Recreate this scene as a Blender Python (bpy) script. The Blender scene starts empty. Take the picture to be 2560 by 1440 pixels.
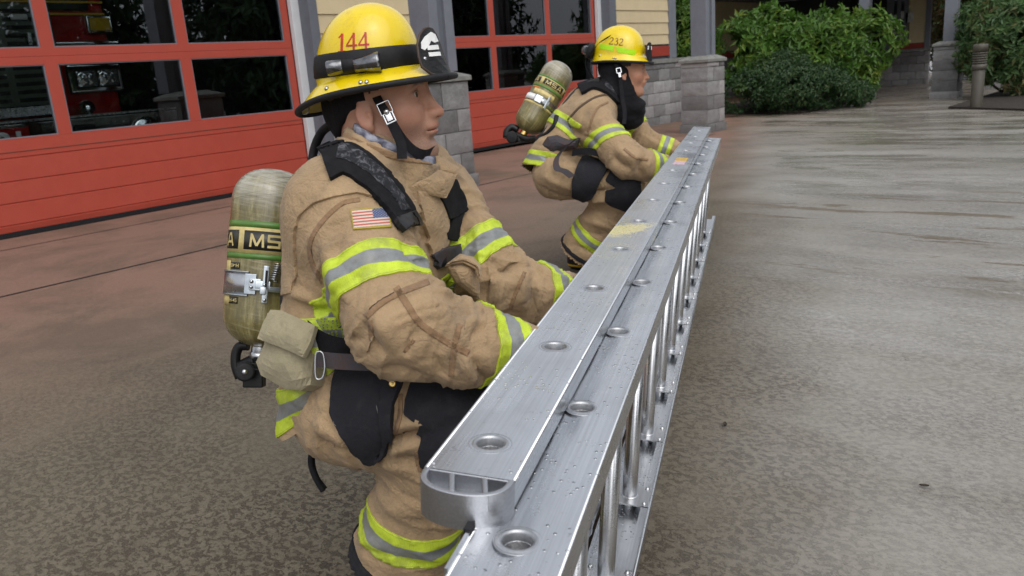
import bpy, bmesh, math, random
import numpy as np
from mathutils import Vector, Matrix
from mathutils.bvhtree import BVHTree
random.seed(7); RNG = np.random.default_rng(7)
SC = bpy.context.scene
COL = SC.collection
# ------------------------------------------------------------------ camera maths (x along the station front, y into the station)
FPX = 2035.2; PIT = math.radians(15.0); ROL = math.radians(-4.27); AZ = math.radians(39.75)
H = 1.07
Zv = np.array([0, 0, 1.])
fh = np.array([math.cos(AZ), math.sin(AZ), 0]); rh = np.array([math.sin(AZ), -math.cos(AZ), 0])
fw = math.cos(PIT)*fh - math.sin(PIT)*Zv; upv = math.sin(PIT)*fh + math.cos(PIT)*Zv
rt = math.cos(ROL)*rh + math.sin(ROL)*upv; u2 = -math.sin(ROL)*rh + math.cos(ROL)*upv
CAM = np.array([0, 0, H])
def ray(u, v): return fw + rt*(u-1280)/FPX - u2*(v-720)/FPX
def at(u, v, d): return CAM + ray(u, v)*d
def onz(u, v, z=0.): r = ray(u, v); return CAM + r*(z-H)/r[2]
def ony(u, v, y): r = ray(u, v); return CAM + r*y/r[1]
def onx(u, v, x): r = ray(u, v); return CAM + r*x/r[0]
def pr(P):
    q = np.asarray(P, float) - CAM; d = q@fw
    return np.stack([1280 + FPX*(q@rt)/d, 720 - FPX*(q@u2)/d, d], -1)
LA = math.radians(22.73)
ld = np.array([math.cos(LA), math.sin(LA), 0]); ln = np.array([math.sin(LA), -math.cos(LA), 0])
def unl(s, n, z): return s*ld + n*ln + np.array([0, 0, z])
def nrm(v): v = np.asarray(v, float); return v/np.linalg.norm(v)

# ------------------------------------------------------------------ objects
def tag(o, label=None, cat=None, group=None, kind=None):
    if label: o['label'] = label
    if cat: o['category'] = cat
    if group: o['group'] = group
    if kind: o['kind'] = kind
    return o
def empty(name, loc, label=None, cat=None, group=None):
    o = bpy.data.objects.new(name, None); COL.objects.link(o); o.location = Vector(loc); o.empty_display_size = .1
    return tag(o, label, cat, group)
def origin(o):
    p = np.zeros(3)
    while o is not None: p = p + np.array(o.location); o = o.parent
    return p
def mesh(name, V, Fc, mats, parent=None, smooth=False, mi=None, attrs=None, loc=None):
    V = np.asarray(V, float)
    base = origin(parent) if parent is not None else np.zeros(3)
    if loc is not None: base = base + np.asarray(loc)
    me = bpy.data.meshes.new(name)
    me.from_pydata((V-base).tolist(), [], Fc.tolist() if isinstance(Fc, np.ndarray) else Fc)
    if not isinstance(mats, (list, tuple)): mats = [mats]
    for m in mats: me.materials.append(m)
    if mi is not None: me.polygons.foreach_set('material_index', np.asarray(mi, np.int32))
    if smooth: me.polygons.foreach_set('use_smooth', np.ones(len(me.polygons), bool))
    for k, a in (attrs or {}).items():
        a = np.asarray(a, np.float32)
        if a.ndim == 1:
            t = me.attributes.new(k, 'FLOAT', 'POINT'); t.data.foreach_set('value', a)
        else:
            t = me.attributes.new(k, 'FLOAT_VECTOR', 'POINT'); t.data.foreach_set('vector', a.ravel())
    me.update()
    o = bpy.data.objects.new(name, me); COL.objects.link(o)
    if parent is not None: o.parent = parent
    if loc is not None: o.location = Vector(loc)
    return o
class MB:
    """collects shapes into ONE mesh"""
    def __init__(s): s.v = []; s.f = []; s.m = []; s.sm = []
    def add(s, V, Fc, mi=0, sm=False):
        b = len(s.v); s.v += [tuple(map(float, p)) for p in V]
        for q in Fc: s.f.append([b+int(i) for i in q]); s.m.append(mi); s.sm.append(sm)
        return s
    def box(s, x0, x1, y0, y1, z0, z1, mi=0, fr=None):
        V = [(x, y, z) for z in (z0, z1) for y in (y0, y1) for x in (x0, x1)]
        if fr is not None: V = [fr(*p) for p in V]
        return s.add(V, [(0,2,3,1),(4,5,7,6),(0,1,5,4),(2,6,7,3),(0,4,6,2),(1,3,7,5)], mi)
    def tube(s, pts, r, n=12, mi=0, cap=True, flat=None):
        pts = [np.asarray(p, float) for p in pts]; m = len(pts)
        rs = r if isinstance(r, (list, tuple, np.ndarray)) else [r]*m
        V = []; t0 = nrm(pts[1]-pts[0]); a = nrm(np.cross(t0, [0.31, .2, .93]))
        for i in range(m):
            t = nrm(pts[min(i+1, m-1)]-pts[max(i-1, 0)]); a = nrm(a - t*(a@t)); b = np.cross(t, a)
            for k in range(n):
                th = 2*math.pi*k/n; V.append(pts[i] + rs[i]*(math.cos(th)*a + math.sin(th)*b))
        Fc = [(i*n+k, i*n+(k+1) % n, (i+1)*n+(k+1) % n, (i+1)*n+k) for i in range(m-1) for k in range(n)]
        s.add(V, Fc, mi, True)
        if cap:
            b = len(s.v)-m*n
            s.f += [[b+k for k in range(n)][::-1], [b+(m-1)*n+k for k in range(n)]]; s.m += [mi]*2; s.sm += [False]*2
        return s
    def lathe(s, prof, c, ax, n=32, mi=0, a0=0, a1=2*math.pi, ref=None):
        c = np.asarray(c, float); ax = nrm(ax); e = nrm(np.cross(ax, ref if ref is not None else [0.3, .93, .2])); g = np.cross(ax, e)
        full = abs(a1-a0-2*math.pi) < 1e-6; m = n if full else n+1; V = []
        for (r, h) in prof:
            for k in range(m):
                th = a0+(a1-a0)*k/n; V.append(c+ax*h+r*(math.cos(th)*e+math.sin(th)*g))
        Fc = []
        for i in range(len(prof)-1):
            for k in range(n):
                k2 = (k+1) % m; Fc.append((i*m+k, i*m+k2, (i+1)*m+k2, (i+1)*m+k))
        return s.add(V, Fc, mi, True)
    def ribbon(s, pts, wid, nor, w, th, mi=0, sm=True):
        """flat strap along pts; wid = width direction(s), nor = thickness direction(s)"""
        m = len(pts); V = []
        for i in range(m):
            a = np.asarray(wid[i] if np.ndim(wid) == 2 else wid, float); b = np.asarray(nor[i] if np.ndim(nor) == 2 else nor, float)
            ww = w[i] if isinstance(w, (list, tuple)) else w
            for (p, q) in ((-.5, -.5), (.5, -.5), (.5, .5), (-.5, .5)): V.append(np.asarray(pts[i])+a*ww*p+b*th*q)
        Fc = [(i*4+k, i*4+(k+1) % 4, i*4+4+(k+1) % 4, i*4+4+k) for i in range(m-1) for k in range(4)]
        Fc += [(3, 2, 1, 0), tuple((m-1)*4+k for k in range(4))]
        return s.add(V, Fc, mi, False)
    def build(s, name, mats, parent=None, bevel=0, seg=2, loc=None, fixn=True):
        o = mesh(name, np.array(s.v), s.f, mats, parent, mi=s.m, loc=loc)
        me = o.data
        me.polygons.foreach_set('use_smooth', np.array(s.sm, bool))
        if bevel or fixn:
            bm = bmesh.new(); bm.from_mesh(me)
            if bevel:
                ed = [e for e in bm.edges if len(e.link_faces) == 2 and e.calc_face_angle(0) > .6]
                bmesh.ops.bevel(bm, geom=ed, offset=bevel, segments=seg, profile=.5, affect='EDGES', clamp_overlap=True)
                for f in bm.faces: f.smooth = True
            bmesh.ops.recalc_face_normals(bm, faces=bm.faces)
            bm.to_mesh(me); bm.free()
        if bevel:
            mod = o.modifiers.new('wn', 'WEIGHTED_NORMAL'); mod.keep_sharp = True
        return o
def dup(o, parent=None):
    c = o.copy(); COL.objects.link(c); c.parent = parent
    for ch in list(o.children): dup(ch, c)
    return c

# ------------------------------------------------------------------ noise (numpy gradient noise)
_PERM = np.concatenate([np.random.default_rng(3).permutation(512)]*3)
_GR = np.random.default_rng(4).normal(size=(512, 3)); _GR /= np.linalg.norm(_GR, axis=1)[:, None]
def gnoise(P):
    P = np.asarray(P, float); i = np.floor(P).astype(np.int64); f = P-i; u = f*f*f*(f*(f*6-15)+10)
    out = 0
    for dx in (0, 1):
        for dy in (0, 1):
            for dz in (0, 1):
                h = _PERM[(_PERM[(_PERM[(i[..., 0]+dx) & 511]+i[..., 1]+dy) & 511]+i[..., 2]+dz) & 511]
                g = _GR[h]
                d = g[..., 0]*(f[..., 0]-dx)+g[..., 1]*(f[..., 1]-dy)+g[..., 2]*(f[..., 2]-dz)
                w = (u[..., 0] if dx else 1-u[..., 0])*(u[..., 1] if dy else 1-u[..., 1])*(u[..., 2] if dz else 1-u[..., 2])
                out = out+w*d
    return out*1.6
def fbm(P, o=3):
    a = 1.; t = 0; P = np.asarray(P, float)
    for k in range(o): t = t+a*gnoise(P*2**k+17.3*k); a *= .5
    return t

# ------------------------------------------------------------------ signed distance shapes -> surface
class SDF:
    def __init__(s): s.p = []
    def cone(s, a, b, ra, rb, k=.02, w=None, kw=1., op='u'):
        a = np.asarray(a, float); b = np.asarray(b, float); ab = b-a; L2 = max(ab@ab, 1e-12)
        R = max(ra, rb)*max(kw, 1)
        if w is not None: w = nrm(w)
        def f(X, Y, Z):
            px = X-a[0]; py = Y-a[1]; pz = Z-a[2]
            t = np.clip((px*ab[0]+py*ab[1]+pz*ab[2])/L2, 0, 1)
            qx = px-t*ab[0]; qy = py-t*ab[1]; qz = pz-t*ab[2]
            d2 = qx*qx+qy*qy+qz*qz
            if w is not None:
                dw = qx*w[0]+qy*w[1]+qz*w[2]; d2 = np.maximum(d2-dw*dw+(dw/kw)**2, 0)
            return np.sqrt(d2)-(ra+(rb-ra)*t)
        s.p.append((f, np.minimum(a, b)-R, np.maximum(a, b)+R, k, op)); return s
    def ell(s, c, rad, ax=None, k=.02, op='u'):
        c = np.asarray(c, float); rad = np.asarray(rad, float); M = np.eye(3) if ax is None else np.asarray(ax, float)
        R = rad.max(); m = rad.min()
        def f(X, Y, Z):
            px = X-c[0]; py = Y-c[1]; pz = Z-c[2]
            q = [(px*M[i, 0]+py*M[i, 1]+pz*M[i, 2])/rad[i] for i in range(3)]
            k0 = np.sqrt(q[0]**2+q[1]**2+q[2]**2)
            k1 = np.sqrt((q[0]/rad[0])**2+(q[1]/rad[1])**2+(q[2]/rad[2])**2)
            return np.where(k1 > 1e-9, k0*(k0-1)/np.maximum(k1, 1e-9), -m)
        s.p.append((f, c-R, c+R, k, op)); return s
    def fun(s, f, lo, hi, k=.01, op='u'): s.p.append((f, np.asarray(lo, float), np.asarray(hi, float), k, op)); return s
    def plane(s, c, n, k=.006):   # keep the side n points away from
        c = np.asarray(c, float); n = nrm(n)
        f = lambda X, Y, Z: (X-c[0])*n[0]+(Y-c[1])*n[1]+(Z-c[2])*n[2]
        s.p.append((f, None, None, k, 'i')); return s
    def mesh(s, h, smooth=3):
        us = [q for q in s.p if q[4] == 'u']
        lo = np.min([q[1] for q in us], 0)-4*h-.01; hi = np.max([q[2] for q in us], 0)+4*h+.01
        n = np.ceil((hi-lo)/h).astype(int)+1
        xs = [(lo[i]+h*np.arange(n[i])).astype(np.float32) for i in range(3)]
        Fv = np.full(n, .5, np.float32)
        for (f, a, b, k, op) in s.p:
            if a is None: sl = (slice(None),)*3
            else:
                i0 = np.clip(np.floor((a-3*k-.02-lo)/h).astype(int), 0, n-1); i1 = np.clip(np.ceil((b+3*k+.02-lo)/h).astype(int)+1, 1, n)
                if np.any(i1 <= i0): continue
                sl = tuple(slice(i0[i], i1[i]) for i in range(3))
            d = f(xs[0][sl[0]][:, None, None], xs[1][sl[1]][None, :, None], xs[2][sl[2]][None, None, :]).astype(np.float32)
            A = Fv[sl]
            if op == 'u':
                hh = np.maximum(k-np.abs(A-d), 0)/k; Fv[sl] = np.minimum(A, d)-hh*hh*k*.25
            else:
                if op == 's': d = -d
                hh = np.maximum(k-np.abs(A-d), 0)/k; Fv[sl] = np.maximum(A, d)+hh*hh*k*.25
        V, Q = surfnets(Fv, lo, h)
        return taubin(V, Q, smooth), Q
def surfnets(Fv, lo, h):
    S = Fv < 0; nx, ny, nz = Fv.shape
    c = np.zeros((nx-1, ny-1, nz-1), np.int8); off = [(a, b, d) for a in (0, 1) for b in (0, 1) for d in (0, 1)]
    for a, b, d in off: c += S[a:nx-1+a, b:ny-1+b, d:nz-1+d]
    act = (c > 0) & (c < 8); I, J, K = np.nonzero(act); idx = np.full(act.shape, -1, np.int64); idx[I, J, K] = np.arange(len(I))
    acc = np.zeros((len(I), 3)); cnt = np.zeros(len(I))
    for o in off:
        for ax in range(3):
            if o[ax]: continue
            p = list(o); p[ax] = 1
            fa = Fv[I+o[0], J+o[1], K+o[2]].astype(float); fb = Fv[I+p[0], J+p[1], K+p[2]].astype(float); m = (fa < 0) != (fb < 0)
            t = fa[m]/(fa[m]-fb[m]); q = np.tile(np.array(o, float), (m.sum(), 1)); q[:, ax] = t; acc[m] += q; cnt[m] += 1
    V = lo+h*(np.stack([I, J, K], -1)+acc/cnt[:, None]); Q = []
    for ax in range(3):
        o1, o2 = [(1, 2), (2, 0), (0, 1)][ax]
        A = np.take(S, range(S.shape[ax]-1), ax); B = np.take(S, range(1, S.shape[ax]), ax)
        e = np.nonzero(A != B); e = [x.copy() for x in e]
        ok = (e[o1] > 0) & (e[o2] > 0) & (e[o1] < S.shape[o1]-1) & (e[o2] < S.shape[o2]-1)
        e = [x[ok] for x in e]; sg = A[e[0], e[1], e[2]]
        def g(d1, d2):
            q = [x.copy() for x in e]; q[o1] = q[o1]+d1; q[o2] = q[o2]+d2; return idx[q[0], q[1], q[2]]
        q = np.stack([g(-1, -1), g(0, -1), g(0, 0), g(-1, 0)], -1); q[~sg] = q[~sg][:, ::-1]; Q.append(q)
    return V, np.concatenate(Q)
def edges_of(Q):
    n = Q.shape[1]; E_ = np.concatenate([Q[:, [i, (i+1) % n]] for i in range(n)]); E_.sort(1); return np.unique(E_, axis=0)
def taubin(V, Q, it=3):
    if not it: return V
    E_ = edges_of(Q); deg = np.bincount(E_.ravel(), minlength=len(V))[:, None].clip(1)
    for k in range(it*2):
        s = np.zeros_like(V)
        for i in range(3):
            s[:, i] = np.bincount(E_[:, 0], V[E_[:, 1], i], len(V))+np.bincount(E_[:, 1], V[E_[:, 0], i], len(V))
        V = V+(.52 if k % 2 == 0 else -.53)*(s/deg-V)
    return V
def normals(V, Fc):
    Fc = np.asarray(Fc)
    n = np.cross(V[Fc[:, 2]]-V[Fc[:, 0]], V[Fc[:, -1]]-V[Fc[:, 1]]) if Fc.shape[1] == 4 else np.cross(V[Fc[:, 1]]-V[Fc[:, 0]], V[Fc[:, 2]]-V[Fc[:, 0]])
    N = np.zeros_like(V)
    for j in range(Fc.shape[1]):
        for i in range(3): N[:, i] += np.bincount(Fc[:, j], n[:, i], len(V))
    return N/np.maximum(np.linalg.norm(N, axis=1), 1e-12)[:, None]
def tris(Q): return np.concatenate([Q[:, [0, 1, 2]], Q[:, [0, 2, 3]]]) if Q.shape[1] == 4 else Q
def clip(V, T, f, A):
    """keep the part of the triangles where f > 0; A = list of per-vertex arrays carried along"""
    f = np.where(np.abs(f) < 1e-7, 1e-7, f); s = f > 0; c = s[T].sum(1)
    out = [T[c == 3]]; newV = []; key = {}; base = len(V); pairs = []
    def cut(i, j):
        k = (i, j) if i < j else (j, i)
        if k not in key: key[k] = base+len(pairs); pairs.append(k)
        return key[k]
    ex = []
    for t in T[c == 1]:
        while not s[t[0]]: t = np.roll(t, -1)
        ex.append((t[0], cut(t[0], t[1]), cut(t[0], t[2])))
    for t in T[c == 2]:
        while s[t[0]]: t = np.roll(t, -1)
        a, b = cut(t[0], t[1]), cut(t[0], t[2]); ex += [(a, t[1], t[2]), (a, t[2], b)]
    if ex: out.append(np.array(ex, np.int64))
    T2 = np.concatenate(out) if out else T[:0]
    if pairs:
        p = np.array(pairs); w = (f[p[:, 0]]/(f[p[:, 0]]-f[p[:, 1]]))
        def ext(B):
            ww = w.reshape((-1,)+(1,)*(B.ndim-1)); return np.concatenate([B, B[p[:, 0]]*(1-ww)+B[p[:, 1]]*ww])
        V = ext(V); A = [ext(b) for b in A]
    u, inv = np.unique(T2, return_inverse=True)
    return V[u], inv.reshape(-1, 3), [b[u] for b in A]
def shell(V, T, N, off, th):
    """closed sheet: outer face off above the surface, th thick"""
    n = len(V); VV = np.concatenate([V+N*off, V+N*(off-th)])
    e = np.concatenate([T[:, [0, 1]], T[:, [1, 2]], T[:, [2, 0]]]); k = np.sort(e, 1); _, ix, ct = np.unique(k, axis=0, return_index=True, return_counts=True)
    b = e[ix[ct == 1]]
    Fc = [tuple(t) for t in T]+[tuple(t) for t in T[:, ::-1]+n]+[(j, i, i+n, j+n) for i, j in b]
    return VV, Fc
def dpoly(U, pts):
    """distance (px), arc position of the nearest point on a px polyline, and its signed side"""
    pts = np.asarray(pts, float); best = np.full(len(U), 1e9); tt = np.zeros(len(U)); L = 0; side = np.zeros(len(U))
    for a, b in zip(pts[:-1], pts[1:]):
        ab = b-a; l = np.hypot(*ab)
        t = np.clip(((U-a)@ab)/(l*l), 0, 1); q = U-a-t[:, None]*ab; d = np.hypot(q[:, 0], q[:, 1]); m = d < best
        best[m] = d[m]; tt[m] = (L+t*l)[m]; side[m] = np.sign(ab[0]*q[:, 1]-ab[1]*q[:, 0])[m]; L += l
    return best, tt/L, side
def inpoly(U, pts):
    """signed px distance to a polygon, positive inside"""
    pts = np.asarray(pts, float); d = dpoly(U, np.vstack([pts, pts[:1]]))[0]; ins = np.zeros(len(U), bool)
    for (x0, y0), (x1, y1) in zip(pts, np.roll(pts, -1, 0)):
        c = (y0 > U[:, 1]) != (y1 > U[:, 1])
        with np.errstate(divide='ignore', invalid='ignore'): ins ^= c & (U[:, 0] < (x1-x0)*(U[:, 1]-y0)/(y1-y0)+x0)
    return np.where(ins, d, -d)
def curve(pts, n=24):
    """Catmull-Rom through points"""
    P = [np.asarray(p, float) for p in pts]; P = [2*P[0]-P[1]]+P+[2*P[-1]-P[-2]]; out = []
    m = len(P)-3
    for j in range(n+1):
        x = min(j/n*m, m-1e-9); i = int(x); t = x-i; a, b, c, d = P[i:i+4]
        out.append(.5*(2*b+(c-a)*t+(2*a-5*b+4*c-d)*t*t+(3*b-a-3*c+d)*t**3))
    return out
# ------------------------------------------------------------------ materials
class MT:
    def __init__(s, name, base=(.5, .5, .5), rough=.5, metal=0., spec=.5, **kw):
        s.m = bpy.data.materials.new(name); s.m.use_nodes = True; s.nt = s.m.node_tree
        s.b = s.nt.nodes['Principled BSDF']; s.out = s.nt.nodes['Material Output']
        s.set('Base Color', base); s.set('Roughness', rough); s.set('Metallic', metal); s.set('Specular IOR Level', spec)
        for k, v in kw.items(): s.set(k, v)
    def set(s, k, v):
        i = s.b.inputs[k]
        if isinstance(v, bpy.types.NodeSocket): s.nt.links.new(v, i)
        else: i.default_value = (*v, 1) if isinstance(v, tuple) and len(v) == 3 and i.type == 'RGBA' else v
        return s
    def n(s, t, ins=None, **pr_):
        q = s.nt.nodes.new('ShaderNode'+t)
        for k, v in pr_.items(): setattr(q, k, v)
        for k, v in (ins or {}).items():
            i = q.inputs[k]
            if isinstance(v, bpy.types.NodeSocket): s.nt.links.new(v, i)
            else: i.default_value = (*v, 1) if isinstance(v, tuple) and len(v) == 3 and i.type == 'RGBA' else v
        return q
    def co(s, kind='Object', scale=None, rot=None):
        if kind == 'World': o = s.n('NewGeometry').outputs['Position']
        else: o = s.n('TexCoord').outputs[kind]
        if scale is not None or rot is not None:
            o = s.n('Mapping', {'Vector': o, 'Scale': scale or (1, 1, 1), 'Rotation': rot or (0, 0, 0)}).outputs[0]
        return o
    def noise(s, sc, det=4, rough=.6, co=None, dist=0., out='Fac'):
        return s.n('TexNoise', {'Vector': co if co is not None else s.co(), 'Scale': sc, 'Detail': det, 'Roughness': rough, 'Distortion': dist}).outputs[out]
    def ramp(s, f, *stops, mode='LINEAR'):
        r = s.n('ValToRGB', {'Fac': f}); r.color_ramp.interpolation = mode; e = r.color_ramp.elements
        while len(e) < len(stops): e.new(.5)
        for i, (p, c) in enumerate(stops): e[i].position = p; e[i].color = (*c, 1) if isinstance(c, tuple) else (c, c, c, 1)
        return r.outputs['Color']
    def mix(s, f, a, b, mode='MIX'):
        q = s.n('Mix', data_type='RGBA', blend_type=mode); q.clamp_factor = True
        for i, v in ((0, f), (6, a), (7, b)):
            if isinstance(v, bpy.types.NodeSocket): s.nt.links.new(v, q.inputs[i])
            elif i == 0: q.inputs[0].default_value = v
            else: q.inputs[i].default_value = (*v, 1) if len(v) == 3 else v
        return q.outputs[2]
    def math(s, op, a, b=0., c=0.):
        q = s.n('Math', operation=op)
        for i, v in enumerate((a, b, c)):
            if isinstance(v, bpy.types.NodeSocket): s.nt.links.new(v, q.inputs[i])
            else: q.inputs[i].default_value = v
        return q.outputs[0]
    def attr(s, name, out='Fac'): return s.n('Attribute', attribute_name=name).outputs[out]
    def bump(s, h, st=.3, dist=.01, prev=None):
        i = {'Height': h, 'Strength': st, 'Distance': dist}
        if prev is not None: i['Normal'] = prev
        o = s.n('Bump', i).outputs[0]; s.set('Normal', o); return o

def simple(name, base, rough=.5, metal=0., var=.12, sc=30, bump=0., bsc=200, spec=.5, dirt=None):
    t = MT(name, base, rough, metal, spec)
    f = t.noise(sc, 5)
    lo = tuple(c*(1-var) for c in base); hi = tuple(min(1, c*(1+var)) for c in base)
    c = t.ramp(f, (.3, lo), (.7, hi))
    if dirt: c = t.mix(t.ramp(t.noise(sc*.35, 6, .7), (.5, 0.), (.72, dirt[1])), c, dirt[0])
    t.set('Base Color', c)
    t.set('Roughness', t.ramp(t.noise(sc*.6, 4), (.3, max(0, rough-.08)), (.7, min(1, rough+.08))))
    if bump: t.bump(t.noise(bsc, 3), bump, .004)
    return t.m

M = {}
M['red'] = simple('red_door_paint', (.41, .066, .042), .42, var=.05, sc=6, bump=.05, bsc=60)
M['red_trim'] = simple('red_trim_paint', (.31, .038, .022), .5, var=.06, sc=8)
M['white_trim'] = simple('white_trim_paint', (.62, .64, .66), .45, var=.05, sc=8)
M['grey_trim'] = simple('grey_trim_paint', (.13, .14, .165), .5, var=.08, sc=10, bump=.08, bsc=90)
M['grey_post'] = simple('grey_post_paint', (.17, .18, .21), .5, var=.08, sc=10)
M['siding'] = simple('cream_siding_paint', (.60, .49, .30), .55, var=.05, sc=5, bump=.06, bsc=80)
M['black_rubber'] = simple('black_rubber', (.013, .013, .015), .6, var=.25, sc=40, bump=.15, bsc=150, spec=.28)
M['black_plastic'] = simple('black_plastic', (.009, .009, .010), .38, var=.2, sc=40, spec=.3)
M['black_web'] = simple('black_webbing', (.012, .012, .014), .85, var=.3, sc=60, bump=.35, bsc=600, spec=.15)
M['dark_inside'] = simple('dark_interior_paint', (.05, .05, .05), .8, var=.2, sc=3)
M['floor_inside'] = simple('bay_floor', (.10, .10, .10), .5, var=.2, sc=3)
M['chrome'] = MT('chrome', (.75, .77, .78), .08, 1.).m
M['steel'] = simple('brushed_steel', (.52, .53, .55), .28, 1., var=.1, sc=60)
M['zinc'] = simple('zinc_plate', (.55, .60, .64), .33, 1., var=.15, sc=80)
M['brass'] = simple('brass', (.55, .38, .13), .3, 1.)
M['truck_red'] = MT('truck_red_paint', (.30, .006, .008), .15, 0., .6).m
M['bollard'] = simple('bollard_bronze_paint', (.075, .066, .052), .5, var=.1, sc=12)
M['khaki'] = None
M['mulch'] = simple('bark_mulch', (.022, .016, .011), .9, var=.6, sc=25, bump=1., bsc=60)
M['concrete_cap'] = simple('concrete_cap', (.20, .20, .185), .8, var=.25, sc=12, bump=.4, bsc=70)
M['black_chrome'] = simple('smoked_chrome', (.20, .20, .21), .16, 1., var=.5, sc=70)
M['leather'] = simple('black_leather', (.010, .010, .011), .45, spec=.3, var=.3, sc=50, bump=.2, bsc=220)
M['leather_edge'] = simple('brown_leather_edge', (.045, .026, .017), .5, var=.4, sc=60)
M['white_label'] = simple('white_label', (.78, .78, .76), .4, var=.04)
M['number_red'] = simple('red_numeral', (.50, .035, .02), .4, var=.25, sc=60)
M['number_dark'] = simple('dark_red_numeral', (.16, .02, .012), .4, var=.2, sc=60)
M['lime_reflector'] = simple('lime_reflective_sheet', (.42, .80, .0), .3, var=.05, sc=60)
M['yellow_stripe'] = simple('yellow_sole_stripe', (.55, .33, .02), .5, var=.2, sc=60)
M['white_paint'] = simple('white_paint', (.75, .75, .75), .4, var=.05)
M['blue_sign'] = simple('blue_paint', (.03, .06, .25), .4)
M['amber'] = MT('amber_lens', (.55, .33, .02), .1, 0.).m
M['poster'] = simple('posted_paper', (.55, .55, .52), .6, var=.4, sc=8)

def m_stone(name, base):
    t = MT(name, base, .85, spec=.3); w = t.co('World')
    a = t.noise(9, 8, .7, co=w); b = t.noise(60, 5, .7, co=w); g = t.noise(1.6, 3, .5, co=w)
    c = t.ramp(a, (.25, tuple(x*.62 for x in base)), (.5, base), (.78, tuple(min(1, x*1.35) for x in base)))
    c = t.mix(t.ramp(b, (.35, 0.), (.8, .5)), c, tuple(x*1.45 for x in base))
    c = t.mix(t.ramp(g, (.45, 0.), (.7, .5)), c, (base[0]*1.05, base[1]*.93, base[2]*.9))
    blk = t.n('Attribute', attribute_name='tone').outputs['Fac']
    c = t.mix(.8, c, t.ramp(blk, (0, .42), (1, 1.35)), 'MULTIPLY')
    t.set('Base Color', c); n1 = t.bump(a, .9, .02); t.bump(b, .5, .006, n1); return t.m
M['stone'] = m_stone('split_face_block', (.255, .25, .25))
M['mortar'] = simple('mortar', (.27, .265, .26), .9, var=.15, sc=20, bump=.3, bsc=90)

def m_glass():
    m = bpy.data.materials.new('window_glass'); m.use_nodes = True; nt = m.node_tree; nt.nodes.clear()
    o = nt.nodes.new('ShaderNodeOutputMaterial'); tr = nt.nodes.new('ShaderNodeBsdfTransparent'); tr.inputs[0].default_value = (.86, .9, .9, 1)
    gl = nt.nodes.new('ShaderNodeBsdfGlossy'); gl.inputs['Roughness'].default_value = .01; gl.inputs[0].default_value = (.95, .97, 1, 1)
    fr = nt.nodes.new('ShaderNodeFresnel'); fr.inputs[0].default_value = 1.7
    bm_ = nt.nodes.new('ShaderNodeBump'); nz = nt.nodes.new('ShaderNodeTexNoise'); nz.inputs['Scale'].default_value = 1.3; nz.inputs['Detail'].default_value = 1
    tc = nt.nodes.new('ShaderNodeTexCoord'); nt.links.new(tc.outputs['Object'], nz.inputs[0]); nt.links.new(nz.outputs[0], bm_.inputs['Height'])
    bm_.inputs['Strength'].default_value = .05; bm_.inputs['Distance'].default_value = .02; nt.links.new(bm_.outputs[0], gl.inputs['Normal'])
    mx = nt.nodes.new('ShaderNodeMixShader'); nt.links.new(fr.outputs[0], mx.inputs[0]); nt.links.new(tr.outputs[0], mx.inputs[1]); nt.links.new(gl.outputs[0], mx.inputs[2])
    nt.links.new(mx.outputs[0], o.inputs[0]); return m
M['glass'] = m_glass()

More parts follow.
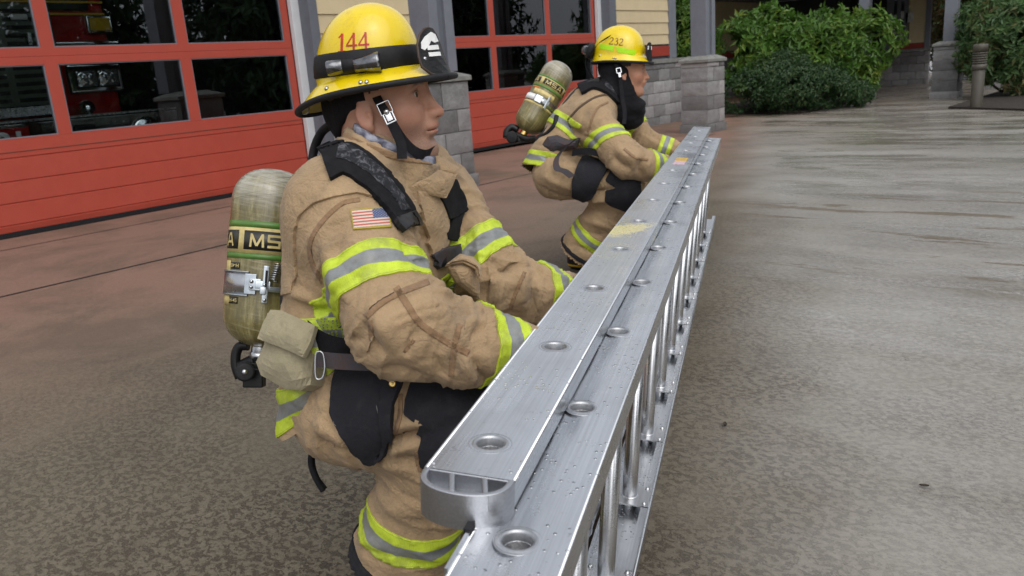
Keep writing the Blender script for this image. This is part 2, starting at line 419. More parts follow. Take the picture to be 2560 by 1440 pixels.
def m_ground():
    t = MT('wet_concrete', (.2, .2, .2), .4); w = t.co('World')
    sep = t.n('SeparateXYZ', {0: w}); X = sep.outputs[0]; Y = sep.outputs[1]
    # fade of the rusty red run-off from the doors, wet film towards the right, rough washed aggregate close by
    lad = t.math('ADD', t.math('MULTIPLY', X, math.sin(LA)), t.math('MULTIPLY', Y, -math.cos(LA)))   # distance to the right of the ladder line
    big = t.noise(.55, 4, .6, co=w); mid = t.noise(2.2, 6, .65, co=w); fine = t.noise(42, 6, .72, co=w)
    wr = t.n('Mapping', {'Vector': w, 'Rotation': (0, 0, -AZ), 'Scale': (1.45, 1.0, 1)}).outputs[0]
    chips = t.noise(38, 6, .74, co=wr, dist=.35); pits = t.noise(13, 5, .8, co=wr, dist=.8); grit = t.noise(260, 3, .6, co=w)
    base = t.ramp(t.noise(95, 5, .75, co=w), (.25, (.084, .070, .046)), (.5, (.145, .123, .086)), (.75, (.225, .196, .145)))
    base = t.mix(t.ramp(mid, (.35, 0.), (.7, .6)), base, (.100, .083, .057))
    # rusty tint near the doors (the paint's run-off and red sand stays there)
    rz = t.math('ADD', Y, t.math('MULTIPLY', big, 2.2))
    base = t.mix(t.ramp(t.math('DIVIDE', rz, 10.), (.36, 0.), (.60, .75)), base, (.245, .125, .092))
    # grey, moss green film on the right-hand apron
    rf = t.ramp(t.math('ADD', t.math('MULTIPLY', lad, .55), t.math('MULTIPLY', big, .35)), (.0, 0.), (.35, 1.))
    base = t.mix(t.math('MULTIPLY', rf, .75), base, t.ramp(fine, (.3, (.20, .178, .145)), (.7, (.33, .305, .265))))
    wm = t.n('Mapping', {'Vector': w, 'Rotation': (0, 0, -AZ), 'Scale': (.9, .33, 1)}).outputs[0]
    moss = t.ramp(t.noise(1.5, 5, .6, co=wm), (.52, 0.), (.66, 1.))
    farm = t.ramp(t.math('DIVIDE', X, 14.), (.30, 0.), (.62, 1.))
    base = t.mix(t.math('MULTIPLY', t.math('MULTIPLY', moss, farm), .6), base, (.115, .095, .045))
    base = t.mix(t.math('MULTIPLY', t.ramp(t.noise(.85, 7, .72, co=w, dist=.4), (.47, 0.), (.60, .5)), t.math('SUBTRACT', 1., t.math('MULTIPLY', rf, .5))), base, (.070, .054, .038))
    # pitted, washed-out aggregate
    near = t.ramp(t.math('DIVIDE', rz, 10.), (.20, 1.), (.48, .12))
    pit = t.math('MULTIPLY', t.ramp(chips, (.50, 0.), (.545, 1.)), t.math('ADD', t.ramp(t.noise(1.7, 4, .6, co=w), (.30, .22), (.54, 1.)), 0.))
    pit = t.math('MULTIPLY', pit, near)
    pit = t.math('MULTIPLY', pit, t.math('SUBTRACT', 1., t.math('MULTIPLY', rf, .55)))
    deep = t.ramp(t.noise(10, 5, .85, co=wr, dist=.5), (.635, 0.), (.66, 1.))
    pit = t.math('MAXIMUM', pit, t.math('MULTIPLY', deep, t.math('MULTIPLY', near, .9)))
    base = t.mix(t.math('MULTIPLY', pit, .95), base, (.028, .018, .012))
    spk = t.math('MULTIPLY', t.ramp(t.noise(52, 6, .8, co=wr), (.515, 0.), (.57, 1.)), t.ramp(t.noise(2.6, 5, .65, co=w), (.36, .15), (.62, 1.)))
    base = t.mix(t.math('MULTIPLY', t.math('MULTIPLY', spk, rf), .9), base, (.060, .052, .042))
    base = t.mix(t.math('MULTIPLY', t.ramp(t.noise(1.1, 5, .6, co=wm), (.44, 0.), (.66, .45)), rf), base, (.38, .365, .33))
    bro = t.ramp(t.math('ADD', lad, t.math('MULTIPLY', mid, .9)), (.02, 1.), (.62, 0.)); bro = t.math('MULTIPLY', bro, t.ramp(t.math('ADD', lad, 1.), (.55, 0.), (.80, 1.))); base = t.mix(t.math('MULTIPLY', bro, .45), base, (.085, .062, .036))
    base = t.mix(t.ramp(grit, (.42, .0), (.75, .22)), base, (.36, .33, .29))
    isl = t.math('MULTIPLY', t.ramp(t.noise(1.5, 8, .72, co=t.n('Mapping', {'Vector': w, 'Rotation': (0, 0, -AZ), 'Location': (0, 0, 3.3), 'Scale': (2.3, .42, 1)}).outputs[0]), (.56, 0.), (.585, 1.)), t.math('MULTIPLY', t.ramp(t.math('DIVIDE', X, 10.), (.36, 0.), (.42, 1.)), t.ramp(t.math('DIVIDE', X, 10.), (.62, 1.), (.75, 0.)))); isl = t.math('MULTIPLY', isl, rf)     # bare brown islands standing out of the film
    base = t.mix(t.math('MULTIPLY', isl, .8), base, t.ramp(fine, (.3, (.085, .066, .040)), (.7, (.15, .12, .08))))
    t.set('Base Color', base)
    # water film
    pud = t.ramp(t.noise(1.15, 6, .62, co=wm), (.42, 0.), (.60, 1.))
    r_dry = t.ramp(fine, (.3, .62), (.7, .82))
    wetr = t.math('SUBTRACT', .32, t.math('MULTIPLY', pud, .23))
    wet = t.math('MULTIPLY', t.math('MULTIPLY', rf, t.ramp(t.noise(3.2, 6, .7, co=wm), (.30, .45), (.55, 1.))), t.math('SUBTRACT', 1., t.math('MULTIPLY', isl, .8)))
    rough = t.n('Mix', {0: wet, 2: r_dry, 3: wetr}).outputs[0]
    t.set('Roughness', rough); t.set('Specular IOR Level', t.n('Mix', {0: wet, 2: .22, 3: .6}).outputs[0])
    hgt = t.math('ADD', t.math('MULTIPLY', fine, .5), t.math('MULTIPLY', pit, -.8))
    st = t.math('ADD', .10, t.math('MULTIPLY', t.math('SUBTRACT', 1., wet), .5))
    b = t.n('Bump', {'Height': hgt, 'Strength': st, 'Distance': .006})
    rip = t.n('Bump', {'Height': t.noise(8, 4, .6, co=wm), 'Strength': .12, 'Distance': .02, 'Normal': b.outputs[0]})
    t.set('Normal', rip.outputs[0])
    return t.m
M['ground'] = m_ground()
M['joint'] = simple('dark_joint', (.028, .022, .019), .8, var=.4, sc=9)

def m_alu(name='brushed_aluminium', drops=True, base=(.66, .68, .71), rough=.27, stain=True):
    t = MT(name, base, rough, 1.)
    lo = t.co('World', rot=(0, 0, -LA))
    st = t.n('Mapping', {'Vector': lo, 'Scale': (1.2, 120, 120)}).outputs[0]
    br = t.noise(2.2, 5, .7, co=st); bl = t.noise(6, 6, .65, co=lo)
    c = t.ramp(br, (.3, tuple(x*.80 for x in base)), (.7, tuple(min(1, x*1.08) for x in base)))
    c = t.mix(t.ramp(bl, (.42, 0.), (.75, .35)), c, tuple(x*.62 for x in base))
    if stain: c = t.mix(t.ramp(t.noise(55, 4, .8, co=lo), (.64, 0.), (.72, .55)), c, (.2, .19, .19))
    t.set('Base Color', c)
    r = t.ramp(bl, (.3, rough-.07), (.75, rough+.16))
    n1 = t.n('Bump', {'Height': br, 'Strength': .10, 'Distance': .002}).outputs[0]
    if drops:
        v = t.n('TexVoronoi', {'Vector': lo, 'Scale': 150., 'Randomness': 1.}); d = v.outputs['Distance']
        sel = t.n('SeparateColor', {0: v.outputs['Color']}).outputs[0]
        dens = t.ramp(t.noise(5, 4, .6, co=lo), (.44, 0.), (.66, .62))
        rad = t.math('MULTIPLY', t.math('GREATER_THAN', dens, sel), .34)
        hgt = t.math('MAXIMUM', t.math('SUBTRACT', 1., t.math('DIVIDE', d, t.math('MAXIMUM', rad, .001))), 0.)
        hgt = t.math('MULTIPLY', t.math('POWER', hgt, .5), t.math('GREATER_THAN', rad, .1))
        n1 = t.n('Bump', {'Height': hgt, 'Strength': 1., 'Distance': .0022, 'Normal': n1}).outputs[0]
        m = t.math('GREATER_THAN', hgt, .05)
        r = t.n('Mix', {0: m, 2: r, 3: .06}).outputs[0]
    t.set('Roughness', r); t.set('Normal', n1)
    return t.m
M['bore_shade'] = simple('bore_shade_metal', (.10, .10, .105), .5, .6, var=.5, sc=300)  # shade inside the rung bores, put into a darker metal colour
M['collar'] = m_alu('collar_aluminium', False, (.50, .51, .53), .42); M['alu'] = m_alu(); M['alu_rung'] = m_alu('rung_aluminium', False, (.68, .69, .71), .24); M['alu_cast'] = m_alu('cast_aluminium', False, (.50, .51, .54), .40, False)

def m_fabric(name, base, dirt, weave=1500, rough=.85, crease=.34, sheen=.12):
    t = MT(name, base, rough, spec=.2); co = t.co()
    f = t.noise(9, 6, .65, co=co); d = t.noise(17, 7, .72, co=co, dist=.6); g = t.noise(380, 3, .7, co=co)
    c = t.ramp(f, (.25, tuple(x*.78 for x in base)), (.55, base), (.8, tuple(x*1.2 for x in base)))
    c = t.mix(t.ramp(d, (.52, 0.), (.70, .55)), c, dirt)
    c = t.mix(t.ramp(g, (.3, .25), (.7, 0.)), c, tuple(x*.55 for x in base))
    wv = t.attr('wear'); c = t.mix(wv, c, dirt)
    t.set('Base Color', c); t.set('Sheen Weight', sheen); t.set('Sheen Roughness', .5)
    cr = t.math('ABSOLUTE', t.math('SUBTRACT', t.noise(15, 5, .55, co=co, dist=1.6), .5)); cr2 = t.math('ABSOLUTE', t.math('SUBTRACT', t.noise(42, 4, .55, co=co, dist=1.2), .5))
    crease_ = crease; crease = t.math('ADD', t.ramp(cr, (0., 0.), (.10, 1.)), t.math('MULTIPLY', t.ramp(cr2, (0., 0.), (.12, 1.)), .45))
    w1 = t.n('TexWave', {'Vector': co, 'Scale': weave/6.28, 'Distortion': .4}, bands_direction='DIAGONAL').outputs['Fac']
    n0 = t.n('Bump', {'Height': t.math('MULTIPLY', crease, t.ramp(t.noise(6, 3, .5, co=co), (.35, .25), (.65, 1.))), 'Strength': crease_, 'Distance': .0075}).outputs[0]
    n1 = t.n('Bump', {'Height': t.noise(60, 5, .65, co=co), 'Strength': .40, 'Distance': .006, 'Normal': n0}).outputs[0]
    n2 = t.n('Bump', {'Height': t.math('ADD', w1, g), 'Strength': .22, 'Distance': .0008, 'Normal': n1}).outputs[0]
    t.set('Normal', n2); return t.m
M['tan'] = m_fabric('tan_turnout_fabric', (.415, .288, .165), (.135, .104, .075))
M['tan_seam'] = m_fabric('tan_seam_fabric', (.285, .178, .098), (.11, .082, .06))
M['black_patch'] = m_fabric('charcoal_patch_fabric', (.019, .019, .024), (.040, .038, .040), rough=.8, crease=.14, sheen=.02)
M['khaki'] = m_fabric('khaki_canvas', (.36, .315, .205), (.15, .125, .09), crease=.12)
M['hood_black'] = m_fabric('black_knit_hood', (.008, .008, .010), (.016, .016, .017), crease=.2, sheen=.02)
M['thread'] = simple('dark_thread', (.085, .054, .033), .9, var=.3, sc=90)
M['pale_thread'] = simple('pale_thread', (.20, .19, .18), .9, var=.3, sc=90)
M['glove'] = m_fabric('glove_leather', (.12, .07, .035), (.05, .03, .02))
def m_strap():
    t = MT('worn_shoulder_strap', (.02, .021, .024), .7, spec=.2); co = t.co()
    f = t.noise(60, 8, .8, co=co, dist=.8)
    t.set('Base Color', t.mix(t.attr('worn'), (.010, .011, .013), t.ramp(f, (.50, (.016, .017, .02)), (.60, (.12, .12, .135)))))
    t.bump(f, .2, .004); return t.m
M['strap_worn'] = m_strap()
def m_web(name, a, b):
    t = MT(name, a, .8); f = t.noise(25, 5, .7); w = t.n('TexWave', {'Vector': t.co(), 'Scale': 180., 'Distortion': 1.5}, bands_direction='Z').outputs['Fac']
    t.set('Base Color', t.mix(t.ramp(f, (.4, 0.), (.65, 1.)), a, b)); t.bump(w, .3, .002); return t.m
M['web_grey'] = m_web('grey_brown_webbing', (.042, .043, .052), (.060, .036, .034))
def m_trim():
    t = MT('reflective_trim', (.5, .7, .05), .55); b = t.math('ABSOLUTE', t.attr('band')); co = t.co()
    silver = t.math('LESS_THAN', b, .36)
    f = t.noise(30, 6, .7, co=co)
    lime = t.ramp(f, (.25, (.40, .50, .022)), (.6, (.56, .70, .040)), (.85, (.62, .74, .09)))
    gry = t.ramp(f, (.3, (.18, .19, .195)), (.7, (.27, .28, .285)))
    c = t.mix(silver, lime, gry)
    # open mesh of fine holes and a darker stitch line along both rims
    v = t.n('TexVoronoi', {'Vector': co, 'Scale': 420., 'Randomness': .15}).outputs['Distance']
    c = t.mix(t.ramp(v, (.14, .42), (.30, 0.)), c, (.14, .15, .045))
    st = t.math('MULTIPLY', t.math('GREATER_THAN', b, .9), t.math('LESS_THAN', b, .94)); c = t.mix(t.math('MULTIPLY', st, .4), c, (.15, .17, .03))
    c = t.mix(t.ramp(t.noise(13, 6, .75, co=co), (.50, 0.), (.70, .55)), c, (.20, .185, .10))
    t.set('Base Color', c); t.set('Roughness', t.n('Mix', {0: silver, 2: .6, 3: .42}).outputs[0]); t.bump(v, .3, .0015)
    return t.m
M['trim'] = m_trim()
def m_helmet():
    t = MT('yellow_helmet_shell', (.78, .52, .0), .2); co = t.co()
    f = t.noise(8, 5, .6, co=co)
    c = t.ramp(f, (.3, (.74, .52, .002)), (.7, (.84, .65, .008)))
    c = t.mix(t.ramp(t.noise(26, 8, .8, co=co), (.54, 0.), (.70, .6)), c, (.50, .33, .05))
    c = t.mix(t.ramp(t.noise(120, 4, .8, co=co), (.64, 0.), (.72, .55)), c, (.16, .115, .035))
    t.set('Base Color', c); t.set('Roughness', t.ramp(t.noise(14, 6, .7, co=co), (.35, .13), (.7, .32))); t.set('Coat Weight', .35); t.set('Coat Roughness', .12)
    t.bump(t.noise(5, 2, .5, co=co), .1, .02); return t.m
M['helmet'] = m_helmet()
def m_tank():
    t = MT('fibre_wound_cylinder', (.3, .26, .12), .32); co = t.co()
    h = t.attr('tankh'); a = t.attr('tanka')
    cmb = t.n('CombineXYZ', {0: t.math('MULTIPLY', a, 26.), 1: t.math('MULTIPLY', h, 2.2), 2: 0.}).outputs[0]
    cm2 = t.n('CombineXYZ', {0: t.math('ADD', t.math('MULTIPLY', a, 5.), t.math('MULTIPLY', h, 24.)), 1: t.math('MULTIPLY', h, 5.), 2: 0.}).outputs[0]
    cm3 = t.n('CombineXYZ', {0: t.math('SUBTRACT', t.math('MULTIPLY', a, 5.), t.math('MULTIPLY', h, 24.)), 1: t.math('MULTIPLY', h, 5.), 2: 3.}).outputs[0]
    f1 = t.noise(1.6, 6, .75, co=cmb); f2 = t.noise(2.6, 5, .75, co=cm2); f3 = t.noise(2.6, 5, .75, co=cm3); g = t.noise(13, 6, .7, co=co)
    c = t.ramp(f1, (.30, (.075, .060, .020)), (.5, (.20, .165, .060)), (.68, (.38, .335, .165)))
    c = t.mix(t.ramp(f2, (.56, 0.), (.70, .6)), c, (.46, .42, .26)); c = t.mix(t.ramp(f3, (.58, 0.), (.72, .6)), c, (.085, .07, .028))
    c = t.mix(t.ramp(g, (.42, 0.), (.62, .7)), c, (.095, .08, .030))
    dome = t.ramp(h, (.74, 0.), (.86, 1.))
    c = t.mix(t.math('MULTIPLY', dome, t.ramp(f2, (.35, .15), (.62, .9))), c, (.44, .42, .35)); c = t.mix(t.math('MULTIPLY', dome, t.ramp(f3, (.5, 0.), (.66, .8))), c, (.10, .085, .045))
    t.set('Base Color', c); t.set('Roughness', t.ramp(g, (.3, .22), (.7, .42))); t.set('Coat Weight', .5); t.set('Coat Roughness', .15)
    t.bump(t.math('ADD', f2, f3), .25, .004); return t.m
M['tank'] = m_tank()
M['tank_cream'] = simple('cream_tank_label', (.62, .50, .21), .35, var=.15, sc=40, dirt=((.2, .15, .05), .6))
M['tank_green'] = simple('green_tank_stripe', (.085, .20, .035), .35, var=.15, sc=40, dirt=((.2, .18, .06), .5))
M['tank_black'] = simple('black_tank_print', (.014, .014, .012), .4, var=.2, sc=40, dirt=((.10, .085, .04), .35))
M['orange_label'] = simple('orange_label', (.55, .16, .02), .4)
def m_skin(name, base, red):
    t = MT(name, base, .52, spec=.35); co = t.co()
    f = t.noise(30, 5, .6, co=co); c = t.ramp(f, (.3, tuple(x*.88 for x in base)), (.7, tuple(x*1.1 for x in base)))
    c = t.mix(t.ramp(t.noise(55, 6, .7, co=co), (.50, 0.), (.75, .35)), c, red); c = t.mix(t.math('MULTIPLY', t.attr('blush'), .6), c, red)
    c = t.mix(t.math('MULTIPLY', t.attr('stubble'), t.ramp(t.noise(420, 2, .6, co=co), (.40, .22), (.60, .72))), c, (.13, .075, .05))
    c = t.mix(t.math('MULTIPLY', t.attr('stubble'), .42), c, (.27, .165, .12)); c = t.mix(t.ramp(t.noise(140, 4, .7, co=co), (.60, 0.), (.72, .4)), c, tuple(x*.62 for x in base))
    c = t.mix(t.attr('brow'), c, (.06, .035, .02))
    t.set('Base Color', c); t.set('Subsurface Weight', .05); t.set('Subsurface Radius', (.010, .004, .002)); t.set('Subsurface Scale', .5)
    t.bump(t.noise(300, 4, .6, co=co), .18, .0012); return t.m
M['skin'] = m_skin('fair_skin', (.43, .232, .158), (.38, .115, .080))
M['skin2'] = m_skin('olive_skin', (.44, .225, .14), (.40, .115, .08))
M['eye_white'] = MT('eye_white', (.62, .60, .57), .15).m
M['iris'] = MT('dark_iris', (.045, .03, .02), .1).m
M['hair'] = simple('short_brown_hair', (.045, .028, .018), .7, var=.4, sc=200, bump=.5, bsc=900)
M['tiedye'] = None
def m_tied():
    t = MT('grey_blue_camouflage_fleece', (.4, .4, .45), .85); co = t.co()
    c = t.ramp(t.noise(22, 3, .5, co=co, dist=1.5), (.36, (.035, .032, .05)), (.50, (.11, .115, .16)), (.63, (.30, .31, .37)), (.78, (.48, .50, .55)))
    t.set('Base Color', c); t.bump(t.noise(200, 3, .6, co=co), .4, .004); return t.m
M['tiedye'] = m_tied()
def m_flag():
    t = MT('flag_patch', (.5, .1, .1), .8); u = t.attr('fu'); v = t.attr('fv')   # u 0..1 left to right, v 0..1 top to bottom
    st = t.math('MODULO', t.math('FLOOR', t.math('MULTIPLY', v, 13.)), 2.)
    c = t.mix(st, (.46, .10, .07), (.60, .53, .46))
    can = t.math('MULTIPLY', t.math('GREATER_THAN', u, .56), t.math('LESS_THAN', v, .54))
    cx = t.math('MULTIPLY', t.math('SUBTRACT', u, .56), 25.); cy = t.math('MULTIPLY', v, 16.7)
    fx = t.math('ABSOLUTE', t.math('SUBTRACT', t.math('FRACT', cx), .5)); fy = t.math('ABSOLUTE', t.math('SUBTRACT', t.math('FRACT', cy), .5))
    par = t.math('MODULO', t.math('ADD', t.math('FLOOR', cx), t.math('FLOOR', cy)), 2.)
    star = t.math('MULTIPLY', t.math('LESS_THAN', t.math('ADD', fx, fy), .42), par)
    c = t.mix(can, c, t.mix(star, (.035, .06, .17), (.42, .45, .52)))
    e = t.math('MINIMUM', t.math('MINIMUM', u, t.math('SUBTRACT', 1., u)), t.math('MULTIPLY', t.math('MINIMUM', v, t.math('SUBTRACT', 1., v)), .6))
    c = t.mix(t.math('LESS_THAN', e, .035), c, (.36, .30, .04))
    t.set('Base Color', t.mix(t.ramp(t.noise(60, 5, .7), (.5, 0.), (.75, .4)), c, (.30, .2, .12))); t.bump(t.noise(500, 3, .6), .4, .001); return t.m
M['flag'] = m_flag()
def m_leaf(name, a, b, c3):
    t = MT(name, a, .45, spec=.4); oi = t.attr('lv')
    c = t.ramp(oi, (0., a), (.55, b), (1., c3)); t.set('Base Color', c); t.set('Subsurface Weight', 0.)
    # thin leaves let some light through
    tr = t.n('BsdfTranslucent', {0: c}); mx = t.n('MixShader', {0: .3, 1: t.b.outputs[0], 2: tr.outputs[0]}); t.nt.links.new(mx.outputs[0], t.out.inputs[0]); return t.m
M['leaf_bright'] = m_leaf('bright_leaf', (.036, .09, .013), (.080, .175, .022), (.18, .22, .03))
M['leaf_dark'] = m_leaf('dark_leaf', (.018, .048, .018), (.036, .085, .028), (.075, .11, .035))
M['leaf_right'] = m_leaf('rhododendron_leaf', (.045, .10, .036), (.085, .16, .05), (.20, .14, .06))
M['dead_leaf'] = simple('dead_leaf', (.035, .024, .014), .7, var=.4, sc=60)
M['needle'] = m_leaf('conifer_leaf', (.018, .036, .016), (.032, .06, .022), (.055, .08, .03))
M['rust_leaf'] = m_leaf('autumn_leaf', (.05, .06, .015), (.10, .085, .02), (.22, .09, .03))
M['bark'] = simple('bark', (.05, .038, .028), .9, var=.4, sc=20, bump=.8, bsc=50)
# ------------------------------------------------------------------ the ladder, standing on edge and leaning a little to the right
ul = nrm(ln*.087+Zv); nl = nrm(ln-.087*Zv); LB = -.235*ln
def fl(s, a, h): return s*ld+LB+a*nl+h*ul
LAD = empty('extension_ladder', fl(2.8, -.1, 0), 'wet aluminium extension ladder standing on edge in front of both firefighters', 'ladder')
RL = [.868+.3553*k for k in range(13)]; RR = [.737+.3535*k for k in range(-1, 13)]
RIN, ROUT = .0168, .0225
def top_beam(name, s0, s1, a0, a1, ac, ht, th, holes, mat, conc=0., paint=False):
    """closed box rail whose upper web has real round rung holes"""
    mb = MB(); n = 32; ed = [s0]+[(holes[i]+holes[i+1])/2 for i in range(len(holes)-1)]+[s1]
    def hh(a): x = (a-a0)/(a1-a0); return ht-conc*math.exp(-((x-.36)/.17)**2)
    def cell(c, l, r):
        rows = []
        for j, k in enumerate((0, .22, .5, .75, 1)):
            row = []
            for i in range(n):
                t = 2*math.pi*(i+.5)/n; ca, sa = math.cos(t), math.sin(t)
                q = min(((r-c) if ca > 0 else (c-l))/max(abs(ca), 1e-6), ((a1-ac) if sa > 0 else (ac-a0))/max(abs(sa), 1e-6))
                p1 = np.array([c+ca*q, ac+sa*q]); p0 = np.array([c+ca*ROUT, ac+sa*ROUT])
                if j == 4:   # snap the two samples round each corner onto the corner's neighbours evenly
                    pass
                p = p0+(p1-p0)*k; row.append(fl(p[0], p[1], hh(p[1])))
            rows.append(row)
        V = [p for rw in rows for p in rw]; Fc = [(j*n+i, j*n+(i+1) % n, (j+1)*n+(i+1) % n, (j+1)*n+i) for j in range(4) for i in range(n)]
        mb.add(V, Fc, 0, True)
        # fill the corner slivers left outside the sampled outline
        for (cs, ca_) in ((l, a0), (l, a1), (r, a0), (r, a1)):
            ang = math.atan2(ca_-ac, cs-c) % (2*math.pi); i = int(math.floor(ang/(2*math.pi)*n-.5)) % n; b = len(mb.v)
            P = [rows[4][i], rows[4][(i+1) % n], fl(cs, ca_, hh(ca_))]; mb.add(P, [(0, 1, 2)], 0, True)
    for k, c in enumerate(holes): cell(c, ed[k], ed[k+1])
    # sides, underside, ends
    for a in (a0, a1):
        mb.add([fl(s0, a, hh(a)), fl(s1, a, hh(a)), fl(s1, a, ht-th), fl(s0, a, ht-th)], [(0, 1, 2, 3)])
    mb.add([fl(s0, a0, ht-th), fl(s1, a0, ht-th), fl(s1, a1, ht-th), fl(s0, a1, ht-th)], [(0, 1, 2, 3)])
    for s in (s0, s1): mb.add([fl(s, a0, hh(a0)), fl(s, a1, hh(a1)), fl(s, a1, ht-th), fl(s, a0, ht-th)], [(0, 1, 2, 3)])
    o = mb.build(name, mat, LAD, fixn=True)
    # small bright rolled edges
    e = MB()
    for a in (a0, a1): e.tube([fl(s0, a, hh(a)-.0022), fl(s1, a, hh(a)-.0022)], .003, 8)
    e.build('rolled_edge', mat, o)
    return o
LH, RH = .619, .5795
m_l = m_alu('painted_aluminium_beam', True)
# worn yellow overspray on the upper beam near its middle
nt_ = m_l.node_tree; t = MT.__new__(MT); t.m = m_l; t.nt = nt_; t.b = nt_.nodes['Principled BSDF']; t.out = nt_.nodes['Material Output']
pc = fl(2.17, -.145, LH); lk = t.b.inputs['Base Color'].links[0].from_socket
dv = t.n('VectorMath', {0: t.n('NewGeometry').outputs['Position'], 1: tuple(pc)}, operation='SUBTRACT').outputs[0]
dd = t.n('VectorMath', {0: t.n('Mapping', {'Vector': dv, 'Rotation': (0, 0, -LA), 'Scale': (3.6, 8.5, 1)}).outputs[0]}, operation='LENGTH').outputs['Value']
pm = t.ramp(t.math('ADD', dd, t.math('MULTIPLY', t.noise(30, 6, .75, co=t.co('World')), 1.1)), (.82, 1.), (1.45, 0.))
t.set('Base Color', t.mix(t.math('MULTIPLY', pm, .8), lk, (.66, .58, .22))); t.set('Metallic', t.math('SUBTRACT', 1., t.math('MULTIPLY', pm, .75)))
lb = top_beam('upper_beam', .79, 5.42, -.181, -.076, -.1275, LH, .038, RL, m_l)
rb = top_beam('lower_beam', .16, 5.14, -.107, 0, -.0555, RH, .030, RR, M['alu'], .004)
MB().box(.16, 5.14, -.0045, 0, RH-.056, RH-.0302, fr=fl).build('side_flange', M['alu'], rb)
MB().box(.66, 5.14, -.111, -.1072, RH-.028, RH+.006, fr=fl).build('guide_flange', M['alu'], rb)
# rolled collars round every rung end
def collars(holes, ac, ht, conc, parent):
    for s in holes:
        mb = MB(); pf = [(RIN, -.030), (RIN, -.002), (.0185, .0012), (.0212, .0014), (.0232, 0), (.0255, -.0004), (.0266, .0006), (.0276, -.0006), (ROUT-.003, -.0045)]
        mb.lathe(pf, fl(s, ac, ht-conc), ul, 32); mb.build('rung_collar', M['collar'], parent)
collars(RL, -.1275, LH, 0, lb); collars(RR, -.0555, RH, .0006, rb)
def rung(s, a, h0, h1):
    n = 36; rs = [.0172+.0009*(math.cos(k*math.pi) > 0)*(k % 2 == 0) for k in range(n)]; V = []
    for h, q in ((h0, 1), (h1, 1), (h1, .90), (h1-.09, .90)):
        for k in range(n): th = 2*math.pi*k/n; V.append(fl(s+math.cos(th)*rs[k]*q, a+math.sin(th)*rs[k]*q, h))
    Fc = [(j*n+k, j*n+(k+1) % n, (j+1)*n+(k+1) % n, (j+1)*n+k) for j in range(3) for k in range(n)]+[tuple(3*n+k for k in range(n))]
    mb = MB(); mb.v = V; mb.f = Fc; mb.m = [0]*(n*2)+[1]*(n+1); mb.sm = [True]*(3*n+1); return mb.build('rung', [M['alu_rung'], M['bore_shade']], LAD)
for s in RL: rung(s, -.1275, .05, LH-.012)
for s in RR: rung(s, -.0555, .008, RH-.012)
# bottom rails: open channel with lips and a riveted plate at every rung
lo = MB(); lo.box(.1, 5.5, -.110, -.0005, .004, .009, fr=fl); lo.box(.1, 5.5, -.0045, 0, .0, .036, fr=fl); lo.box(.1, 5.5, -.110, -.106, .0092, .036, fr=fl)
lr = lo.build('bottom_rail', M['alu'], LAD, bevel=.0012, seg=1)
MB().tube([fl(.1, -.002, .036), fl(5.5, -.002, .036)], .0035, 8).build('rolled_edge', M['alu'], lr)
ed = [.1]+sum([[s-.048, s+.048] for s in RR], [])+[5.5]
for i in range(0, len(ed), 2):
    MB().box(ed[i]+.001, ed[i+1]-.001, -.022, -.0048, .030, .0335, fr=fl).build('lip_strip', M['alu'], lr)
for s in RR:
    p = MB().box(s-.046, s+.046, -.104, -.0047, .031, .0345, fr=fl)
    for ds in (-.036, .036):
        for a in (-.016, -.094): p.lathe([(.0, .0062), (.004, .005), (.0062, .0), (.0062, -.001)], fl(s+ds, a, .0346), ul, 12)
    p.build('gusset_plate', M['alu_rung'], lr)
    MB().lathe([(.0178, .0), (.0205, .0005), (.0215, -.003)], fl(s, -.0555, .0362), ul, 24).build('rung_collar', M['alu_rung'], lr)
lo2 = MB().box(.8, 5.45, -.181, -.113, .045, .075, fr=fl).build('bottom_rail', M['alu'], LAD, bevel=.004)
# rounded cast butt at the near end of the upper beam
cp = MB(); n = 28; W2 = .0545; ac = -.1285; dp = .047
def D(sc, k): t_ = math.pi*k/n; return (.7895-dp*sc*abs(math.sin(t_))**.72, ac-W2*sc*math.cos(t_)*1.0)
outer = [D(1., k) for k in range(n+1)]; inner = [D(.86, k) for k in range(n+1)]
zt, zb = LH+.0005, LH-.043
V = [fl(s, a, zt) for s, a in outer]+[fl(s, a, zt) for s, a in inner]+[fl(s, a, zb) for s, a in outer]+[fl(s, a, zt-.020) for s, a in inner]; m = n+1
Fc = []
for k in range(n):
    Fc += [(k, k+1, m+k+1, m+k), (2*m+k, k, k+1, 2*m+k+1)[::-1], (m+k, m+k+1, 3*m+k+1, 3*m+k)]
cp.add(V, Fc, 0, False); b0 = len(cp.v); cp.add([fl(s, a, zt-.020) for s, a in inner], [tuple(range(m))]); cp.add([fl(s, a, zb) for s, a in outer], [tuple(range(m))])
cp.box(.7865, .7897, ac-W2, ac+W2, zb, zt-.0008, fr=fl)
for k, a in ((-.36, 0), (.36, 0)):
    a = ac+W2*k; cp.box(.7895-dp*.84, .7866, a-.0035, a+.0035, zt-.021, zt-.0006, fr=lambda s, a_, h: fl(s, a_+(.7866-s)*.35, h))
bo_ = cp.build('cast_butt', M['alu_cast'], LAD, bevel=.0012, seg=1)
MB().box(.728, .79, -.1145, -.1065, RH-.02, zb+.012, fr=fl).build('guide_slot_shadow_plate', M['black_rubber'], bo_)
# sticker
p0 = fl(3.62, -.125, LH+.0012)
MB().box(3.66, 3.78, -.148, -.098, LH+.0004, LH+.0010, fr=fl).build('yellow_sticker', M['yellow_stripe'], lb); MB().box(3.54, 3.659, -.148, -.098, LH+.0004, LH+.0010, fr=fl).build('pale_sticker', simple('faded_label', (.55, .38, .42), .5, var=.3, sc=60), lb)
